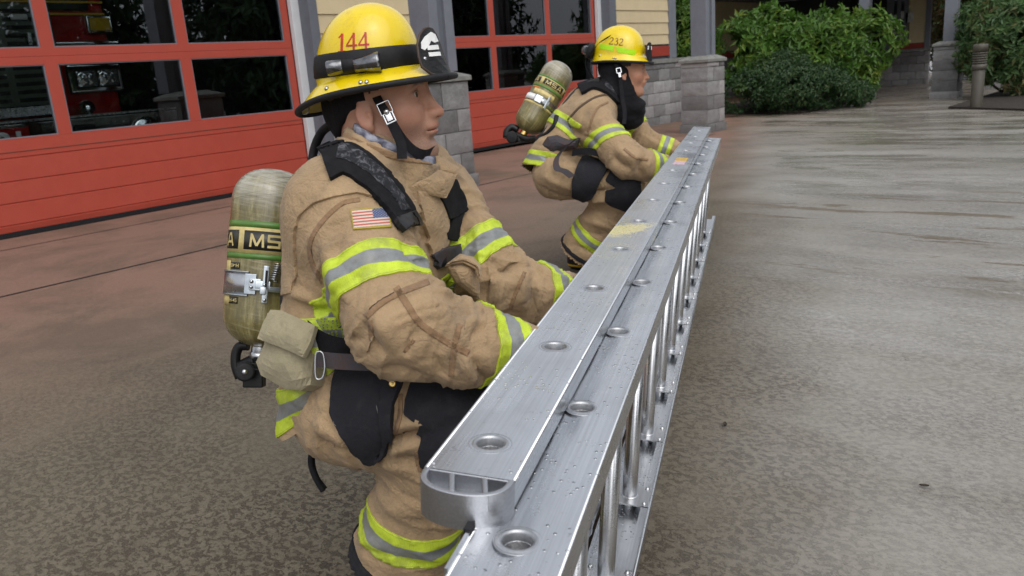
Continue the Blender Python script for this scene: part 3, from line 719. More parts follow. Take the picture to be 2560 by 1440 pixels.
# halyard rope lying between the two sections
rp = [fl(s, -.094+.006*math.sin(s*9), .30+.02*math.sin(s*5)) for s in np.linspace(.2, 5.0, 60)]
MB().tube(rp, .0065, 8).build('halyard_rope', simple('tan_rope', (.25, .16, .075), .9, var=.5, sc=120, bump=1., bsc=400), LAD)
# ------------------------------------------------------------------ setting
YD = 7.585; YW = 7.385
def zg(x): return -min(max((x-6.5)*.0115, 0.), .14)
def og(u, v):
    z = 0.
    for _ in range(8): p = onz(u, v, z); z = zg(p[0])
    return p
def ground():
    xs = [-300, -60, -10, 0, 6.5]+[6.5+.14/.0115*k/6 for k in range(1, 7)]+[30, 80, 320]; ys = [-320, -60, -10, 0, 20, 60, 320]
    V = [(x, y, zg(x)) for y in ys for x in xs]; n = len(xs)
    Fc = [(j*n+i, j*n+i+1, (j+1)*n+i+1, (j+1)*n+i) for j in range(len(ys)-1) for i in range(n-1)]
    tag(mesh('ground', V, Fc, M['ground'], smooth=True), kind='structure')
ground()
# control joints cut in the apron (parallel to the doors)
def joint(p, q, w, name='pavement_joint'):
    p = np.array(p); q = np.array(q); d = nrm(q-p); s = np.array([-d[1], d[0]])
    m = 24; V = []; Fc = []
    for i in range(m+1):
        c = p+(q-p)*i/m; wob = .004*gnoise(np.array([[c[0]*3, c[1]*3, 5.]]))[0]
        for k in (-.5, .5): e = c+s*(w*k+wob); V.append((e[0], e[1], zg(e[0])+.004))
    for i in range(m): Fc.append((2*i, 2*i+2, 2*i+3, 2*i+1))
    tag(mesh(name, V, Fc, M['joint']), kind='structure')
y1 = onz(286, 677)[1]; y2 = onz(290, 572)[1]
joint((-14, y1), (11.2, y1), .022); joint((-14, y2), (5.9, y2), .016)


def roughblock(mb, x0, x1, y0, y1, z0, z1, amp=.012, n=6, faces='-x-y+x', tone=None, tones=None):
    """split-face block: the shown faces are broken, the joints recessed by the gap left between blocks"""
    c = np.array([(x0+x1)/2, (y0+y1)/2, (z0+z1)/2]); hs = np.array([x1-x0, y1-y0, z1-z0])/2
    b = 0
    for ax in range(3):
        for sg in (-1, 1):
            o1, o2 = [(1, 2), (2, 0), (0, 1)][ax]
            g = np.linspace(-1, 1, n+1); A, B = np.meshgrid(g, g, indexing='ij'); P = np.zeros((n+1, n+1, 3)); P[..., ax] = sg; P[..., o1] = A; P[..., o2] = B
            W = c+P*hs
            nz = fbm(W.reshape(-1, 3)*9+3.1, 3).reshape(n+1, n+1)
            edge = (1-np.abs(A)**6)*(1-np.abs(B)**6)
            W = W+ (W-c)/np.maximum(np.linalg.norm(W-c, axis=-1, keepdims=True), 1e-6)*0
            W[..., ax] += sg*(edge*(.008+amp*nz)-.0)
            V = W.reshape(-1, 3); Fc = [(i*(n+1)+j, (i+1)*(n+1)+j, (i+1)*(n+1)+j+1, i*(n+1)+j+1) for i in range(n) for j in range(n)]
            mb.add(V, Fc, 0, True); b += len(V)
    if tones is not None: tones += [tone if tone is not None else random.random()]*b
def pier(name, x0, x1, y0, y1, zb, ht, label, parent_post=None, post=None, group='stone piers under the grey porch posts'):
    cx, cy = (x0+x1)/2, (y0+y1)/2
    r = empty(name, (cx, cy, zb), label, 'stone pier', group)
    mb = MB(); tones = []; zc = zb-.03; k = 0; g = .006; top = zb+ht-.10
    hts = [.17]+[.205]*20; rows = []
    while zc < top-.03:
        h = min(hts[min(k, 5)], top-zc) if k else .16
        if top-zc-h < .07: h = top-zc
        rows.append((zc, zc+h)); zc += h; k += 1
    for k, (a, b) in enumerate(rows):
        gr = .022 if k == 0 else 0
        if k % 2: sp = [x0-gr, x0+(x1-x0)*.68, x1+gr]; spy = [(y0-gr, y1+gr)]*2
        else: sp = [x0-gr, x0+(x1-x0)*.36, x1+gr]; spy = [(y0-gr, y1+gr)]*2
        for j in range(2): roughblock(mb, sp[j]+g, sp[j+1]-g, spy[j][0], spy[j][1], a+g, b-g, .011, 6, tones=tones)
    o = mesh('block_courses', np.array(mb.v), mb.f, M['stone'], r, smooth=True, attrs={'tone': np.array(tones)})
    mm = MB().box(x0+.012, x1-.012, y0+.012, y1-.012, zb-.05, top-.004); mm.build('mortar_core', M['mortar'], r)
    c = MB(); e = .028; z = top; V = [(x0-e, y0-e, z), (x1+e, y0-e, z), (x1+e, y1+e, z), (x0-e, y1+e, z)]; V += [(p[0], p[1], z+.045) for p in V]
    V += [(cx-.16, cy-.16, z+.10), (cx+.16, cy-.16, z+.10), (cx+.16, cy+.16, z+.10), (cx-.16, cy+.16, z+.10)]
    c.add(V, [(3, 2, 1, 0)]+[(i, (i+1) % 4, 4+(i+1) % 4, 4+i) for i in range(4)]+[(4+i, 4+(i+1) % 4, 8+(i+1) % 4, 8+i) for i in range(4)]+[(8, 9, 10, 11)])
    c.build('cap_stone', M['concrete_cap'], r, bevel=.006)
    return r, (cx, cy, top+.10)
def post(cx, cy, z0, z1, w, label, name='porch_post'):
    r = empty(name, (cx, cy, z0), label, 'porch post', 'grey porch posts on stone piers')
    MB().box(cx-w, cx-w*.28, cy-w*.8, cy+w*.8, z0+.001, z1).build('post_plank', M['grey_post'], r, bevel=.004)
    MB().box(cx+w*.28, cx+w, cy-w*.8, cy+w*.8, z0+.001, z1).build('post_plank', M['grey_post'], r, bevel=.004)
    MB().box(cx-w*.28, cx+w*.28, cy-w*.62, cy+w*.62, z0+.001, z1).build('post_core', M['grey_trim'], r)
    return r
_, t1 = pier('stone_pier', 5.34, 5.925, 5.278, 5.80, 0, 1.10, 'split-face stone pier standing right behind the nearer firefighter')
post(t1[0]-.06, t1[1]-.2, t1[2]-.01, 3.3, .155, 'grey porch post rising behind the nearer yellow helmet')
_, t2 = pier('stone_pier', 11.40, 11.99, 5.47, 5.90, zg(11.4), 1.12, 'split-face stone pier just beyond the far end of the ladder')
post(t2[0]-.02, t2[1]-.02, t2[2]-.01, 3.3, .155, 'grey porch post on the stone pier beyond the ladder end')
_, t3 = pier('stone_pier', 18.95, 19.45, 3.62, 4.10, zg(19), 1.13, 'far stone pier in front of the distant entrance wall')
post(t3[0]-.03, t3[1]-.02, t3[2]-.01, 2.45, .14, 'far grey porch post between entrance wall and bollard light')
_, t4 = pier('stone_pier', 19.35, 19.75, 5.42, 5.85, zg(19), 1.13, 'stone pier half hidden at the right edge of the bright green shrub')
post(t4[0], t4[1], t4[2]-.01, 2.45, .13, 'grey porch post half hidden behind the bright green shrub')
pier('stone_pier', 21.45, 21.85, 3.15, 3.6, zg(21), .62, 'low stone pier partly hidden behind the bollard light')

# ------------------------------------------------------------------ station building
ST = empty('fire_station', (8, YW, 0), 'fire station with cream siding, red band, grey trim and stone wainscot', 'building')
WT = 3.3   # wall height built
def siding(name, x0, x1, z0, z1, parent, y=YW, step=.2, off=0., frame=None, mat='siding'):
    mb = MB(); z = z0-off; k = 0
    while z < z1-1e-3:
        a, b = max(z, z0), min(z+step, z1)
        if b-a > .01:
            q = [(x0, y-.022, a), (x1, y-.022, a), (x1, y-.006, b), (x0, y-.006, b), (x0, y+.02, a), (x1, y+.02, a), (x1, y+.02, b), (x0, y+.02, b)]
            if frame: q = [frame(*p) for p in q]
            mb.add(q, [(0, 1, 2, 3), (5, 4, 7, 6), (0, 4, 5, 1), (3, 2, 6, 7), (0, 3, 7, 4), (1, 5, 6, 2)])
        z += step
    return mb.build(name, M[mat], parent)
D1 = (.62, 5.71); D2 = (7.76, 11.71)
# masonry / framed wall body between and beside the doors, 0.25 m thick
w = MB()
for a, b in ((-6, D1[0]-.1), (D1[1]+.1, D2[0]-.1), (D2[1]+.1, 14.03)): w.box(a, b, YW+.021, YW+.28, -.2, WT)
w.box(D1[0]-.1, D1[1]+.1, YW+.021, YW+.28, 3.02, WT); w.box(D2[0]-.1, D2[1]+.1, YW+.021, YW+.28, 3.02, WT)
w.box(13.75, 14.03, YW+.281, 10.6, -.2, WT)
w.build('wall', M['grey_trim'], ST)
siding('siding', 5.81+.115, D2[0]-.17, 1.31, WT, ST, off=.115); siding('siding', D2[1]+.31, 13.80, 1.31, WT, ST, off=.03); siding('siding', -6, D1[0]-.22, 1.31, WT, ST)
for a, b in ((5.81+.115, D2[0]-.17), (D2[1]+.31, 13.80), (-6, D1[0]-.22)):
    MB().box(a, b, YW-.03, YW+.02, 1.105, 1.275).build('red_band', M['red_trim'], ST, bevel=.004)
# door surrounds: white stop, grey reveal board
for (a, b) in (D1, D2):
    for x, s in ((a, -1), (b, 1)):
        MB().box(min(x, x+s*.10), max(x, x+s*.10), YD-.075, YD-.012, -.05, 3.0).build('white_door_stop', M['white_trim'], ST, bevel=.004)
        x0 = x+s*.101; x1 = x+s*(.215 if s > 0 and b < 6 else .30 if s > 0 else .16)
        MB().box(min(x0, x1), max(x0, x1), YW-.035, YD-.08, -.05, 3.0).build('grey_jamb_board', M['grey_trim'], ST, bevel=.004)
    MB().box(a-.1, b+.1, YW-.036, YD-.02, 3.0, 3.24).build('grey_header_board', M['grey_trim'], ST, bevel=.004)
MB().box(13.80, 14.05, YW-.04, YW+.05, 1.06, WT).build('grey_corner_board', M['grey_post'], ST, bevel=.004)
# stone wainscot
def wains(x0, x1, y, z0, z1, parent, frame=None):
    mb = MB(); tones = []; z = z0; k = 0
    while z < z1-.02:
        h = min(.205, z1-z); x = x0-(.2 if k % 2 else 0)
        while x < x1:
            a, b = max(x, x0), min(x+.41, x1)
            if b-a > .03: roughblock(mb, a+.005, b-.005, y-.10, y+.02, z+.005, z+h-.005, .008, 5, tones=tones)
            x += .41
        z += h; k += 1
    V = np.array(mb.v)
    if frame: V = np.array([frame(*p) for p in V])
    return mesh('stone_wainscot', V, mb.f, M['stone'], parent, smooth=True, attrs={'tone': np.array(tones)})
wains(D2[1]+.31, 14.22, YW, -.14, .98, ST); wains(5.93, D2[0]-.17, YW, -.06, .98, ST)
MB().box(D2[1]+.30, 14.26, YW-.135, YW+.03, .98, 1.055).build('wainscot_cap', M['concrete_cap'], ST, bevel=.006)
MB().box(5.93, D2[0]-.16, YW-.135, YW+.03, .98, 1.055).build('wainscot_cap', M['concrete_cap'], ST, bevel=.006)
# bay interior
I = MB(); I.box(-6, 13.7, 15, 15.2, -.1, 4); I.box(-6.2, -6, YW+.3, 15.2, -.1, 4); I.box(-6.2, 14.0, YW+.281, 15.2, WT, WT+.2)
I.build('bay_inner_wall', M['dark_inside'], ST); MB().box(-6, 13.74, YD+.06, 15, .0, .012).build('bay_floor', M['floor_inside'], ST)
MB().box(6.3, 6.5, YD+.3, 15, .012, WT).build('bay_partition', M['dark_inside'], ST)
# eave that shades the wall top and the porch on the right
MB().box(19.3, 26, 3.4, 11, 2.46, 2.62).build('porch_ceiling', M['grey_trim'], ST); MB().box(14.06, 19.29, 8.6, 11, 2.46, 2.62).build('porch_ceiling', M['grey_trim'], ST); MB().box(19.3, 26, 3.36, 3.56, 2.17, 2.46).build('porch_beam', M['grey_trim'], ST, bevel=.004)

# recessed wall behind the shrubs
YR = 10.2
siding('shaded_siding', 14.04, 25.2, 1.13, 2.45, ST, y=YR); MB().box(14.04, 25.2, YR-.03, YR+.02, .95, 1.10).build('red_band', M['red_trim'], ST)
MB().box(14.04, 25.5, YR+.05, YR+.2, -.2, 2.6).build('wall', M['grey_trim'], ST); wains(14.04, 25.2, YR, -.2, .86, ST); MB().box(14.04, 25.2, YR-.13, YR+.03, .865, .93).build('wainscot_cap', M['concrete_cap'], ST)
def window(x0, x1, z0, z1, y, parent, mat='grey_trim', name='window'):
    f = MB(); t = .07
    f.box(x0-t, x0, y-.05, y+.02, z0-t, z1+t); f.box(x1, x1+t, y-.05, y+.02, z0-t, z1+t); f.box(x0, x1, y-.05, y+.02, z1, z1+t); f.box(x0, x1, y-.05, y+.02, z0-t, z0)
    if x1-x0 > .6: f.box((x0+x1)/2-.03, (x0+x1)/2+.03, y-.045, y+.015, z0, z1)
    fo = f.build(name, M[mat], parent, bevel=.004)
    MB().box(x0+.001, x1-.001, y-.034, y-.029, z0, z1).build('pane', M['glass'], fo)
    MB().box(x0+.001, x1-.001, y+.016, y+.019, z0, z1).build('dark_backing', M['dark_inside'], fo)  # plain dark sheet close behind the pane
def xa(u, v, y): return ony(u, v, y)[0]
window(xa(2050, 20, YR), xa(2078, 20, YR), 1.2, 2.3, YR-.02, ST); window(xa(2106, 20, YR), xa(2160, 20, YR), 1.2, 2.3, YR-.02, ST)
MB().box(xa(1905, 20, YR-.1), xa(1936, 20, YR-.1), YR-.12, YR-.035, .94, 2.45).build('grey_pilaster', M['grey_trim'], ST)
# entrance wall at the far end, facing back along the porch
XE = 25.2
def fE(x, y, z): return (XE+(y-YW), -x, z)       # local wall frame: x runs towards -Y
ya, yb, yc = onx(2226, 100, XE)[1], onx(2272, 100, XE)[1], onx(2312, 100, XE)[1]
zt = onx(2290, 8, XE)[2]; zr1 = onx(2290, 108, XE)[2]; zr0 = onx(2290, 121, XE)[2]; zc = onx(2290, 128, XE)[2]
siding('entrance_siding', -yb, -yc, zr1+.01, 2.45, ST, frame=fE)
MB().box(XE-.03, XE+.1, yc, ya, zr0, zr1).build('red_band', M['red_trim'], ST); MB().box(XE-.05, XE+.05, yc-.13, yc-.002, zr0, 2.45).build('grey_corner_board', M['grey_post'], ST)
wains(-ya-.3, -yc+.16, YW, -.2, zc-.01, ST, fE); MB().box(XE-.13, XE+.1, yc-.17, ya+.3, zc, zr0-.003).build('wainscot_cap', M['concrete_cap'], ST)
fr = MB()
for u in (2229, 2247, 2265): y = onx(u, 60, XE)[1]; fr.box(XE-.05, XE+.03, y-.05, y+.05, zr1, 2.35)
fo = fr.build('window', M['grey_trim'], ST)
MB().box(XE-.02, XE-.012, onx(2264, 60, XE)[1], onx(2230, 60, XE)[1], zr1+.01, 2.34).build('pane', M['glass'], fo)
MB().box(XE+.02, XE+.028, onx(2264, 60, XE)[1], onx(2230, 60, XE)[1], zr1+.01, 2.34).build('dark_backing', M['dark_inside'], fo)
for u, v0, v1 in ((2239, 38, 62), (2256, 28, 48), (2257, 68, 100), (2238, 70, 86)):
    y = onx(u, 60, XE)[1]; MB().box(XE-.026, XE-.022, y-.09, y+.09, onx(u, v1, XE)[2], onx(u, v0, XE)[2]).build('posted_notice', M['poster'], fo)
y = onx(2275, 45, XE)[1]; MB().box(XE-.05, XE-.03, y-.1, y+.1, onx(2275, 55, XE)[2], onx(2275, 31, XE)[2]).build('white_sign_plate', M['poster'], ST)
# entrance door leaf beside it
yd = onx(2226, 100, XE)[1]+.02; dr = MB().box(XE+.05, XE+.12, yd+.1, yd+1.1, -.1, 2.3).build('entrance_door', M['black_plastic'], ST)
MB().box(XE-.04, XE+.06, yd, yd+.099, -.15, 2.45).build('door_frame', M['grey_trim'], ST); MB().box(XE+.02, XE+.05, yd+.12, yd+.16, .85, 1.15).build('handle', M['steel'], dr)
MB().box(XE+.2, XE+.3, yd-.02, 10.2, -.2, 2.45).build('porch_end_wall', M['dark_inside'], ST)

# ------------------------------------------------------------------ sectional garage doors
def garage(x0, x1, mulls, label):
    r = empty('garage_door', ((x0+x1)/2, YD, 0), label, 'garage door', 'red sectional garage doors')
    # lower solid section: horizontal ribs with narrow v-grooves
    gz = [.045, .10, .28, .46, .65, .705]; V = []; mb = MB(); yf = YD; pts = [(yf+.01, .045)]
    for z in gz[1:-1]: pts += [(yf, z-.006), (yf+.006, z-.002), (yf+.006, z+.003), (yf-.002, z+.010)]
    pts += [(yf, .803)]
    n = len(pts); V = [(x, p[0], p[1]) for x in (x0, x1) for p in pts]+[(x, YD+.05, p[1]) for x in (x0, x1) for p in (pts[0], pts[-1])]
    mb.add(V, [(i, n+i, n+i+1, i+1) for i in range(n-1)]+[(2*n, 2*n+2, 2*n+3, 2*n+1), (n-1, 2*n-1, 2*n+3, 2*n+1), (0, 2*n, 2*n+2, n), tuple(range(n))+(2*n+1, 2*n), tuple(range(n, 2*n))+(2*n+3, 2*n+2)])
    mb.build('lower_panel', M['red'], r)
    MB().box(x0, x1, YD-.006, YD-.0005, .700, .704).build('panel_seam', M['thread'], r)
    MB().box(x0+.01, x1-.01, YD-.004, YD+.045, .002, .043).build('bottom_seal', M['black_rubber'], r)
    rows = [(.81, 1.395), (1.535, 2.12), (2.26, 2.845)]; xm = [x0]+sum([[m-.055, m+.055] for m in mulls], [])+[x1]
    bays = [(x0+.085, mulls[0]-.055)]+[(mulls[i]+.055, mulls[i+1]-.055) for i in range(len(mulls)-1)]+[(mulls[-1]+.055, x1-.085)]
    for k, (a, b) in enumerate(rows):
        lo, hi = a-.07 if k else .804, b+.07
        fm = MB(); fm.box(x0, x1, YD, YD+.05, lo if k else .804, a); fm.box(x0, x1, YD, YD+.05, b, hi-.002)
        xs = [x0]+[q for bb in bays for q in bb]+[x1]
        for i in range(0, len(xs), 2): fm.box(xs[i], xs[i+1], YD, YD+.05, a, b)
        fm.build('window_frame', M['red'], r)
        for (p, q) in bays:
            g = MB(); t = .009; y0, y1 = YD+.006, YD+.036
            g.box(p, p+t, y0, y1, a, b); g.box(q-t, q, y0, y1, a, b); g.box(p+t, q-t, y0, y1, b-t, b); g.box(p+t, q-t, y0, y1, a, a+t)
            go = g.build('window', M['grey_post'], r); MB().box(p+t, q-t, YD+.022, YD+.028, a+t, b-t).build('pane', M['glass'], go)
    # inner stiffeners and track seen through the panes
    for k, (a, b) in enumerate(rows): MB().box(x0, x1, YD+.052, YD+.08, b+.02, b+.10).build('inner_rail', M['dark_inside'], r)
    return r
garage(*D1, [1.94, 3.19, 4.44], 'red sectional garage door with the fire engine behind its panes')
garage(*D2, [9.11, 10.43], 'red sectional garage door behind the farther firefighter')

# ------------------------------------------------------------------ fire engine in the first bay
YT = 8.45
FT = empty('fire_engine', (2.2, YT, 0), 'red fire engine with chrome bumper parked behind the garage door panes', 'fire engine')
XR = 4.17; XL = .45
def txt(s, size, font_scale=(1, 1), extr=.0, name='lettering', bold=0.):
    c = bpy.data.curves.new('t', 'FONT'); c.body = s; c.size = size; c.extrude = extr; c.offset = bold; c.resolution_u = 6
    o = bpy.data.objects.new('t', c); me = bpy.data.meshes.new_from_object(o); bpy.data.objects.remove(o); 
    me.calc_loop_triangles(); V = np.array([v.co[:] for v in me.vertices]); Fc = [tuple(p.vertices) for p in me.loop_triangles]; bpy.data.meshes.remove(me); bpy.data.curves.remove(c); return V, Fc
b = MB(); b.box(XL, XR, YT+.02, 14.2, .55, 2.9); b.build('cab_body', M['truck_red'], FT, bevel=.05, seg=3)
MB().box(XL+.15, XR-.15, YT-.005, YT+.03, 1.92, 2.75).build('windscreen', M['black_plastic'], FT, bevel=.02)
for z in (1.88, 1.99): MB().box(XL, XR-.02, YT-.012, YT+.022, z, z+.018).build('yellow_reflective_line', M['yellow_stripe'], FT)
# grille with slot rows
g = MB(); g.box(XL+1.1, 3.62, YT-.05, YT+.018, 1.06, 1.98); gr = g.build('grille', simple('grille_paint', (.10, .12, .10), .35, .6), FT, bevel=.012)
for z in np.arange(1.10, 1.95, .072):
    for x in np.arange(XL+1.14, 3.4, .40):
        MB().box(x, x+.335, YT-.056, YT-.048, z, z+.036).build('grille_slot', M['black_rubber'], gr, bevel=.004) if x > 2.2 else None
MB().box(3.26, 3.40, YT-.09, YT-.052, 1.83, 1.88).build('marker_lamp', M['white_paint'], FT, bevel=.01); MB().box(3.36, 3.40, YT-.09, YT-.057, 1.60, 1.72).build('grille_badge', M['steel'], gr, bevel=.008)
# headlamp cluster
hl = MB(); hl.box(3.66, 4.20, YT-.06, YT+.02, 1.14, 1.43); ho = hl.build('headlamp_bezel', M['chrome'], FT, bevel=.03, seg=3)
MB().box(3.72, 4.15, YT-.068, YT-.055, 1.19, 1.37).build('lamp_recess', M['black_plastic'], ho, bevel=.004)
lensm = MT('lamp_glass', (.5, .52, .53), .05, .85).m
for x in (3.735, 3.945):
    L_ = MB(); V, Fc = [], []; n = 12
    for j in range(n+1):
        for i in range(n+1):
            u_, v_ = i/n*2-1, j/n*2-1; V.append((x+.095+.092*u_, YT-.070-.018*(1-u_**4)*(1-v_**4)-.006*math.sin(u_*9)*math.cos(v_*7), 1.28+.075*v_))
    Fc = [(j*(n+1)+i, j*(n+1)+i+1, (j+1)*(n+1)+i+1, (j+1)*(n+1)+i) for j in range(n) for i in range(n)]
    L_.add(V, Fc, 0, True).build('headlight', lensm, ho)
MB().box(3.60, 4.24, YT-.03, YT+.021, 1.59, 1.64).build('chrome_strip', M['chrome'], FT, bevel=.015)
a_ = MB().box(3.94, 4.20, YT-.05, YT+.021, 1.70, 1.88).build('turn_lamp', M['chrome'], FT, bevel=.02); MB().box(3.97, 4.17, YT-.058, YT-.049, 1.73, 1.85).build('amber_lens', M['amber'], a_, bevel=.006)
V, Fc = txt('E', .42); mesh('lettering', np.stack([4.20+V[:, 0]*0+.004, YT+.35+V[:, 0], 1.52+V[:, 1]], -1), Fc, M['yellow_stripe'], FT)
# bumper, tread plate, horn, siren, number plate
bp = MB().box(XL-.1, 4.46, YT-.52, YT+.0, .50, .93).build('bumper', simple('bumper_steel', (.30, .30, .29), .18, 1.), FT, bevel=.02)
MB().box(XL, 4.44, YT-.53, YT-.02, .931, .945).build('tread_plate', M['steel'], bp); MB().box(1.6, 3.5, YT-.10, YT-.052, .97, 1.06).build('tread_plate', M['steel'], FT, bevel=.008)
hb = MB().lathe([(.0, -.09), (.055, -.08), (.07, -.03), (.065, .01), (.03, .05), (.03, .1)], (3.73, YT-.14, 1.01), (0, 1, 0)).build('horn', M['chrome'], FT)
sr = MB().lathe([(.02, -.03), (.06, -.045), (.075, -.02), (.105, -.03), (.12, -.012), (.155, -.03), (.165, -.005), (.165, .03)], (4.10, YT-.53, .72), (0, 1, 0)).build('siren_speaker', M['chrome'], bp)
MB().box(3.42, 3.60, YT-.56, YT-.521, .74, .86).build('lamp_housing', M['black_plastic'], bp, bevel=.02); MB().lathe([(0, -.03), (.04, -.02), (.05, .0)], (3.53, YT-.56, .78), (0, 1, 0)).build('fog_lamp', M['chrome'], bp)
sg = MB().box(2.58, 3.02, YT-.56, YT-.521, .66, .89).build('number_sign', M['truck_red'], bp, bevel=.006)
V, Fc = txt('21', .23, bold=.008); mesh('number', np.stack([2.945-V[:, 0].max()*1.05+V[:, 0]*1.05, YT-.562+V[:, 2]*0, .695+V[:, 1]], -1), Fc, M['white_paint'], bp)
MB().lathe([(.0, -.15), (.2, -.15), (.46, -.14), (.5, -.08), (.5, .14)], (3.95, YT+1.5, .5), (-1, 0, 0)).build('wheel', M['black_rubber'], FT)

# ------------------------------------------------------------------ bollard light
p = og(2440, 272); bo = empty('bollard_light', (p[0], p[1], p[2]), 'bronze round bollard light with louvred head beside the planting bed', 'bollard')
ht = 1.02
MB().lathe([(.092, -.02), (.092, ht*.60), (.085, ht*.61)], p, (0, 0, 1)).build('post', M['bollard'], bo)
lv = []; z = ht*.61
lv += [(.085, z), (.108, z+.005), (.108, z+.085)]; z += .085
for k in range(5): lv += [(.075, z+.003), (.075, z+.012), (.108, z+.015), (.108, z+.036)]; z += .037
lv += [(.075, z+.003), (.075, z+.012), (.110, z+.014), (.110, ht-.015), (.098, ht), (.0, ht+.002)]
MB().lathe(lv, p, (0, 0, 1)).build('louvred_head', M['bollard'], bo)

# ------------------------------------------------------------------ planting beds and foliage
def bed(pts, name):
    mb = MB(); n = len(pts); V = [(x, y, zg(x)-.02) for x, y in pts]+[(x, y, zg(x)+.035) for x, y in pts]+[(sum(q[0] for q in pts)/n, sum(q[1] for q in pts)/n, .0)]
    mb.add(V, [(i, (i+1) % n, n+(i+1) % n, n+i) for i in range(n)]+[(n+i, n+(i+1) % n, 2*n) for i in range(n)]); return tag(mb.build(name, M['mulch']), kind='structure')
bed([(15.25, 5.45), (19.55, 5.40), (19.9, 7.4), (18, 10), (14.1, 10), (14.3, 7.25), (15.5, 7.1)], 'mulch_bed')
bed([(15.55, 3.08), (24, 2.9), (26, -6), (14.4, -2.5), (14.55, 1.8)], 'mulch_bed')
def leaves(pts, out, L, W, per, spread, rng, droop=.25, lvn=None):
    """rosettes of leaves at pts, facing out"""
    n = len(pts); m = n*per
    c = np.repeat(pts, per, 0)+rng.normal(size=(m, 3))*spread; o = np.repeat(out, per, 0)
    d = rng.normal(size=(m, 3)); d -= o*(d*o).sum(1)[:, None]*.6; d += o*.45; d[:, 2] -= droop; d /= np.linalg.norm(d, axis=1)[:, None]
    s = np.cross(d, o+rng.normal(size=(m, 3))*.35); s /= np.linalg.norm(s, axis=1)[:, None]+1e-9; up_ = np.cross(s, d)
    l = L*(.6+.7*rng.random(m))[:, None]; w_ = W*(.7+.6*rng.random(m))[:, None]
    V = np.stack([c, c+d*l*.45+s*w_*.5+up_*w_*.18, c+d*l-up_*l*.12, c+d*l*.45-s*w_*.5+up_*w_*.18], 1)
    Fc = np.arange(m*4).reshape(m, 4)
    lv = np.clip((np.repeat(rng.random(n), per)*.6+rng.random(m)*.4) if lvn is None else np.repeat(lvn, per)+rng.normal(size=m)*.13, 0, 1)
    return V.reshape(-1, 3), Fc, np.repeat(lv, 4)
def blobs_pts(blobs, n, rng, inner=.3, zmin=-9):
    """points on and a little inside lumpy crown blobs"""
    P, O = [], []; wts = np.array([b[1][0]*b[1][1]+b[1][2]**2 for b in blobs], float); wts /= wts.sum()
    for (c, r), w_ in zip(blobs, wts):
        k = int(n*w_); d = rng.normal(size=(k, 3)); d /= np.linalg.norm(d, axis=1)[:, None]
        q = 1-inner*rng.random(k)**1.7; q *= 1+.22*gnoise(d*1.9+np.array(c)*1.3)
        p = np.array(c)+d*np.array(r)*q[:, None]; ok = p[:, 2] > zmin; P.append(p[ok]); O.append(d[ok])
    P = np.concatenate(P); O = np.concatenate(O); hole = gnoise(P*1.7+5) < -.33
    return P[~hole], O[~hole]
def shrub(name, base, blobs, n, L, W, per, mat, label, cat='shrub', group=None, stems=5, seed=1, droop=.25, stemr=.02, spread=.03, trunk=None, inner=.3, clump_tone=None):
    rng = np.random.default_rng(seed); r = empty(name, base, label, cat, group)
    P, O = blobs_pts(blobs, n, rng, inner, base[2]+.02)
    lvn = None if clump_tone is None else np.clip(.35+.4*gnoise(P*2.2)+.25*rng.random(len(P)), 0, 1)  # leaf tone varies in noise clumps
    V, Fc, lv = leaves(P, O, L, W, per, spread, rng, droop, lvn)
    mesh('crown' if cat == 'tree' else 'foliage', V, Fc, M[mat], r, attrs={'lv': lv}, smooth=False)
    mb = MB(); base = np.array(base)
    if trunk:
        top = np.array(blobs[0][0])+np.array([0, 0, trunk[2]]); mb.tube(curve([base-[0, 0, .1], base*.5+top*.5+[.1, -.08, 0], top], 10), list(np.linspace(trunk[0], trunk[1], 11)), 8)
        for (c, rr) in blobs[1:]:
            c = np.array(c); q = base+(top-base)*(.45+.4*rng.random()); mb.tube(curve([q, (q+c)/2+[0, 0, .1], c], 6), list(np.linspace(trunk[1]*1.1+.01, .012, 7)), 6)
    else:
        for k in range(stems):
            c = np.array(blobs[k % len(blobs)][0])+rng.normal(size=3)*.12; q = base+np.array([rng.normal()*.12, rng.normal()*.12, -.05])
            mb.tube(curve([q, (q+c)/2+rng.normal(size=3)*.08, c], 7), list(np.linspace(stemr, stemr*.4, 8)), 6)
    mb.build('trunk' if trunk else 'stem', M['bark'], r); return r
def B(u, v, d, rx, ry=None, rz=None): return (at(u, v, d), (rx, ry or rx, rz or rx))
gb = og(2010, 262)
shrub('green_shrub', (16.7, 6.1, zg(16.7)), [B(2080, 130, 16.2, .85, .8, .62), B(1960, 110, 16.4, .7, .8, .55), B(1850, 130, 16.2, .6, .6, .62), B(2170, 110, 16.4, .62, .6, .62), B(2120, 190, 16.0, .6, .6, .45), B(2020, 160, 16.0, .75, .6, .5), B(1900, 190, 16.0, .62, .6, .5), B(1860, 60, 16.6, .3, .3, .28), B(1930, 50, 16.8, .4, .4, .3), B(2100, 60, 16.8, .55, .6, .32)], 1900, .165, .062, 7, 'leaf_bright', 'tall bright green shrub spreading in front of the shaded porch wall', 'shrub', stems=9, seed=5, clump_tone=1)
shrub('dark_shrub', (15.9, 5.95, zg(16)), [B(1980, 215, 15.2, .68, .6, .42), B(1900, 215, 15.4, .55, .5, .42), B(2060, 215, 15.3, .6, .5, .38), B(1850, 240, 15.3, .4, .4, .3), B(2130, 232, 15.6, .42, .4, .26), B(1960, 170, 15.6, .5, .5, .3)], 2000, .085, .035, 7, 'leaf_dark', 'low dark green shrub along the edge of the planting bed', 'shrub', stems=6, seed=6)
shrub('corner_shrub', (14.6, 8.2, zg(14.6)), [B(1708, 90, 15.6, .28, .4, .5), B(1702, 30, 15.8, .2, .3, .4), B(1715, 130, 15.4, .25, .3, .25)], 420, .13, .05, 7, 'leaf_bright', 'small green shrub in the gap between the building corner and porch post', 'shrub', stems=3, seed=8)
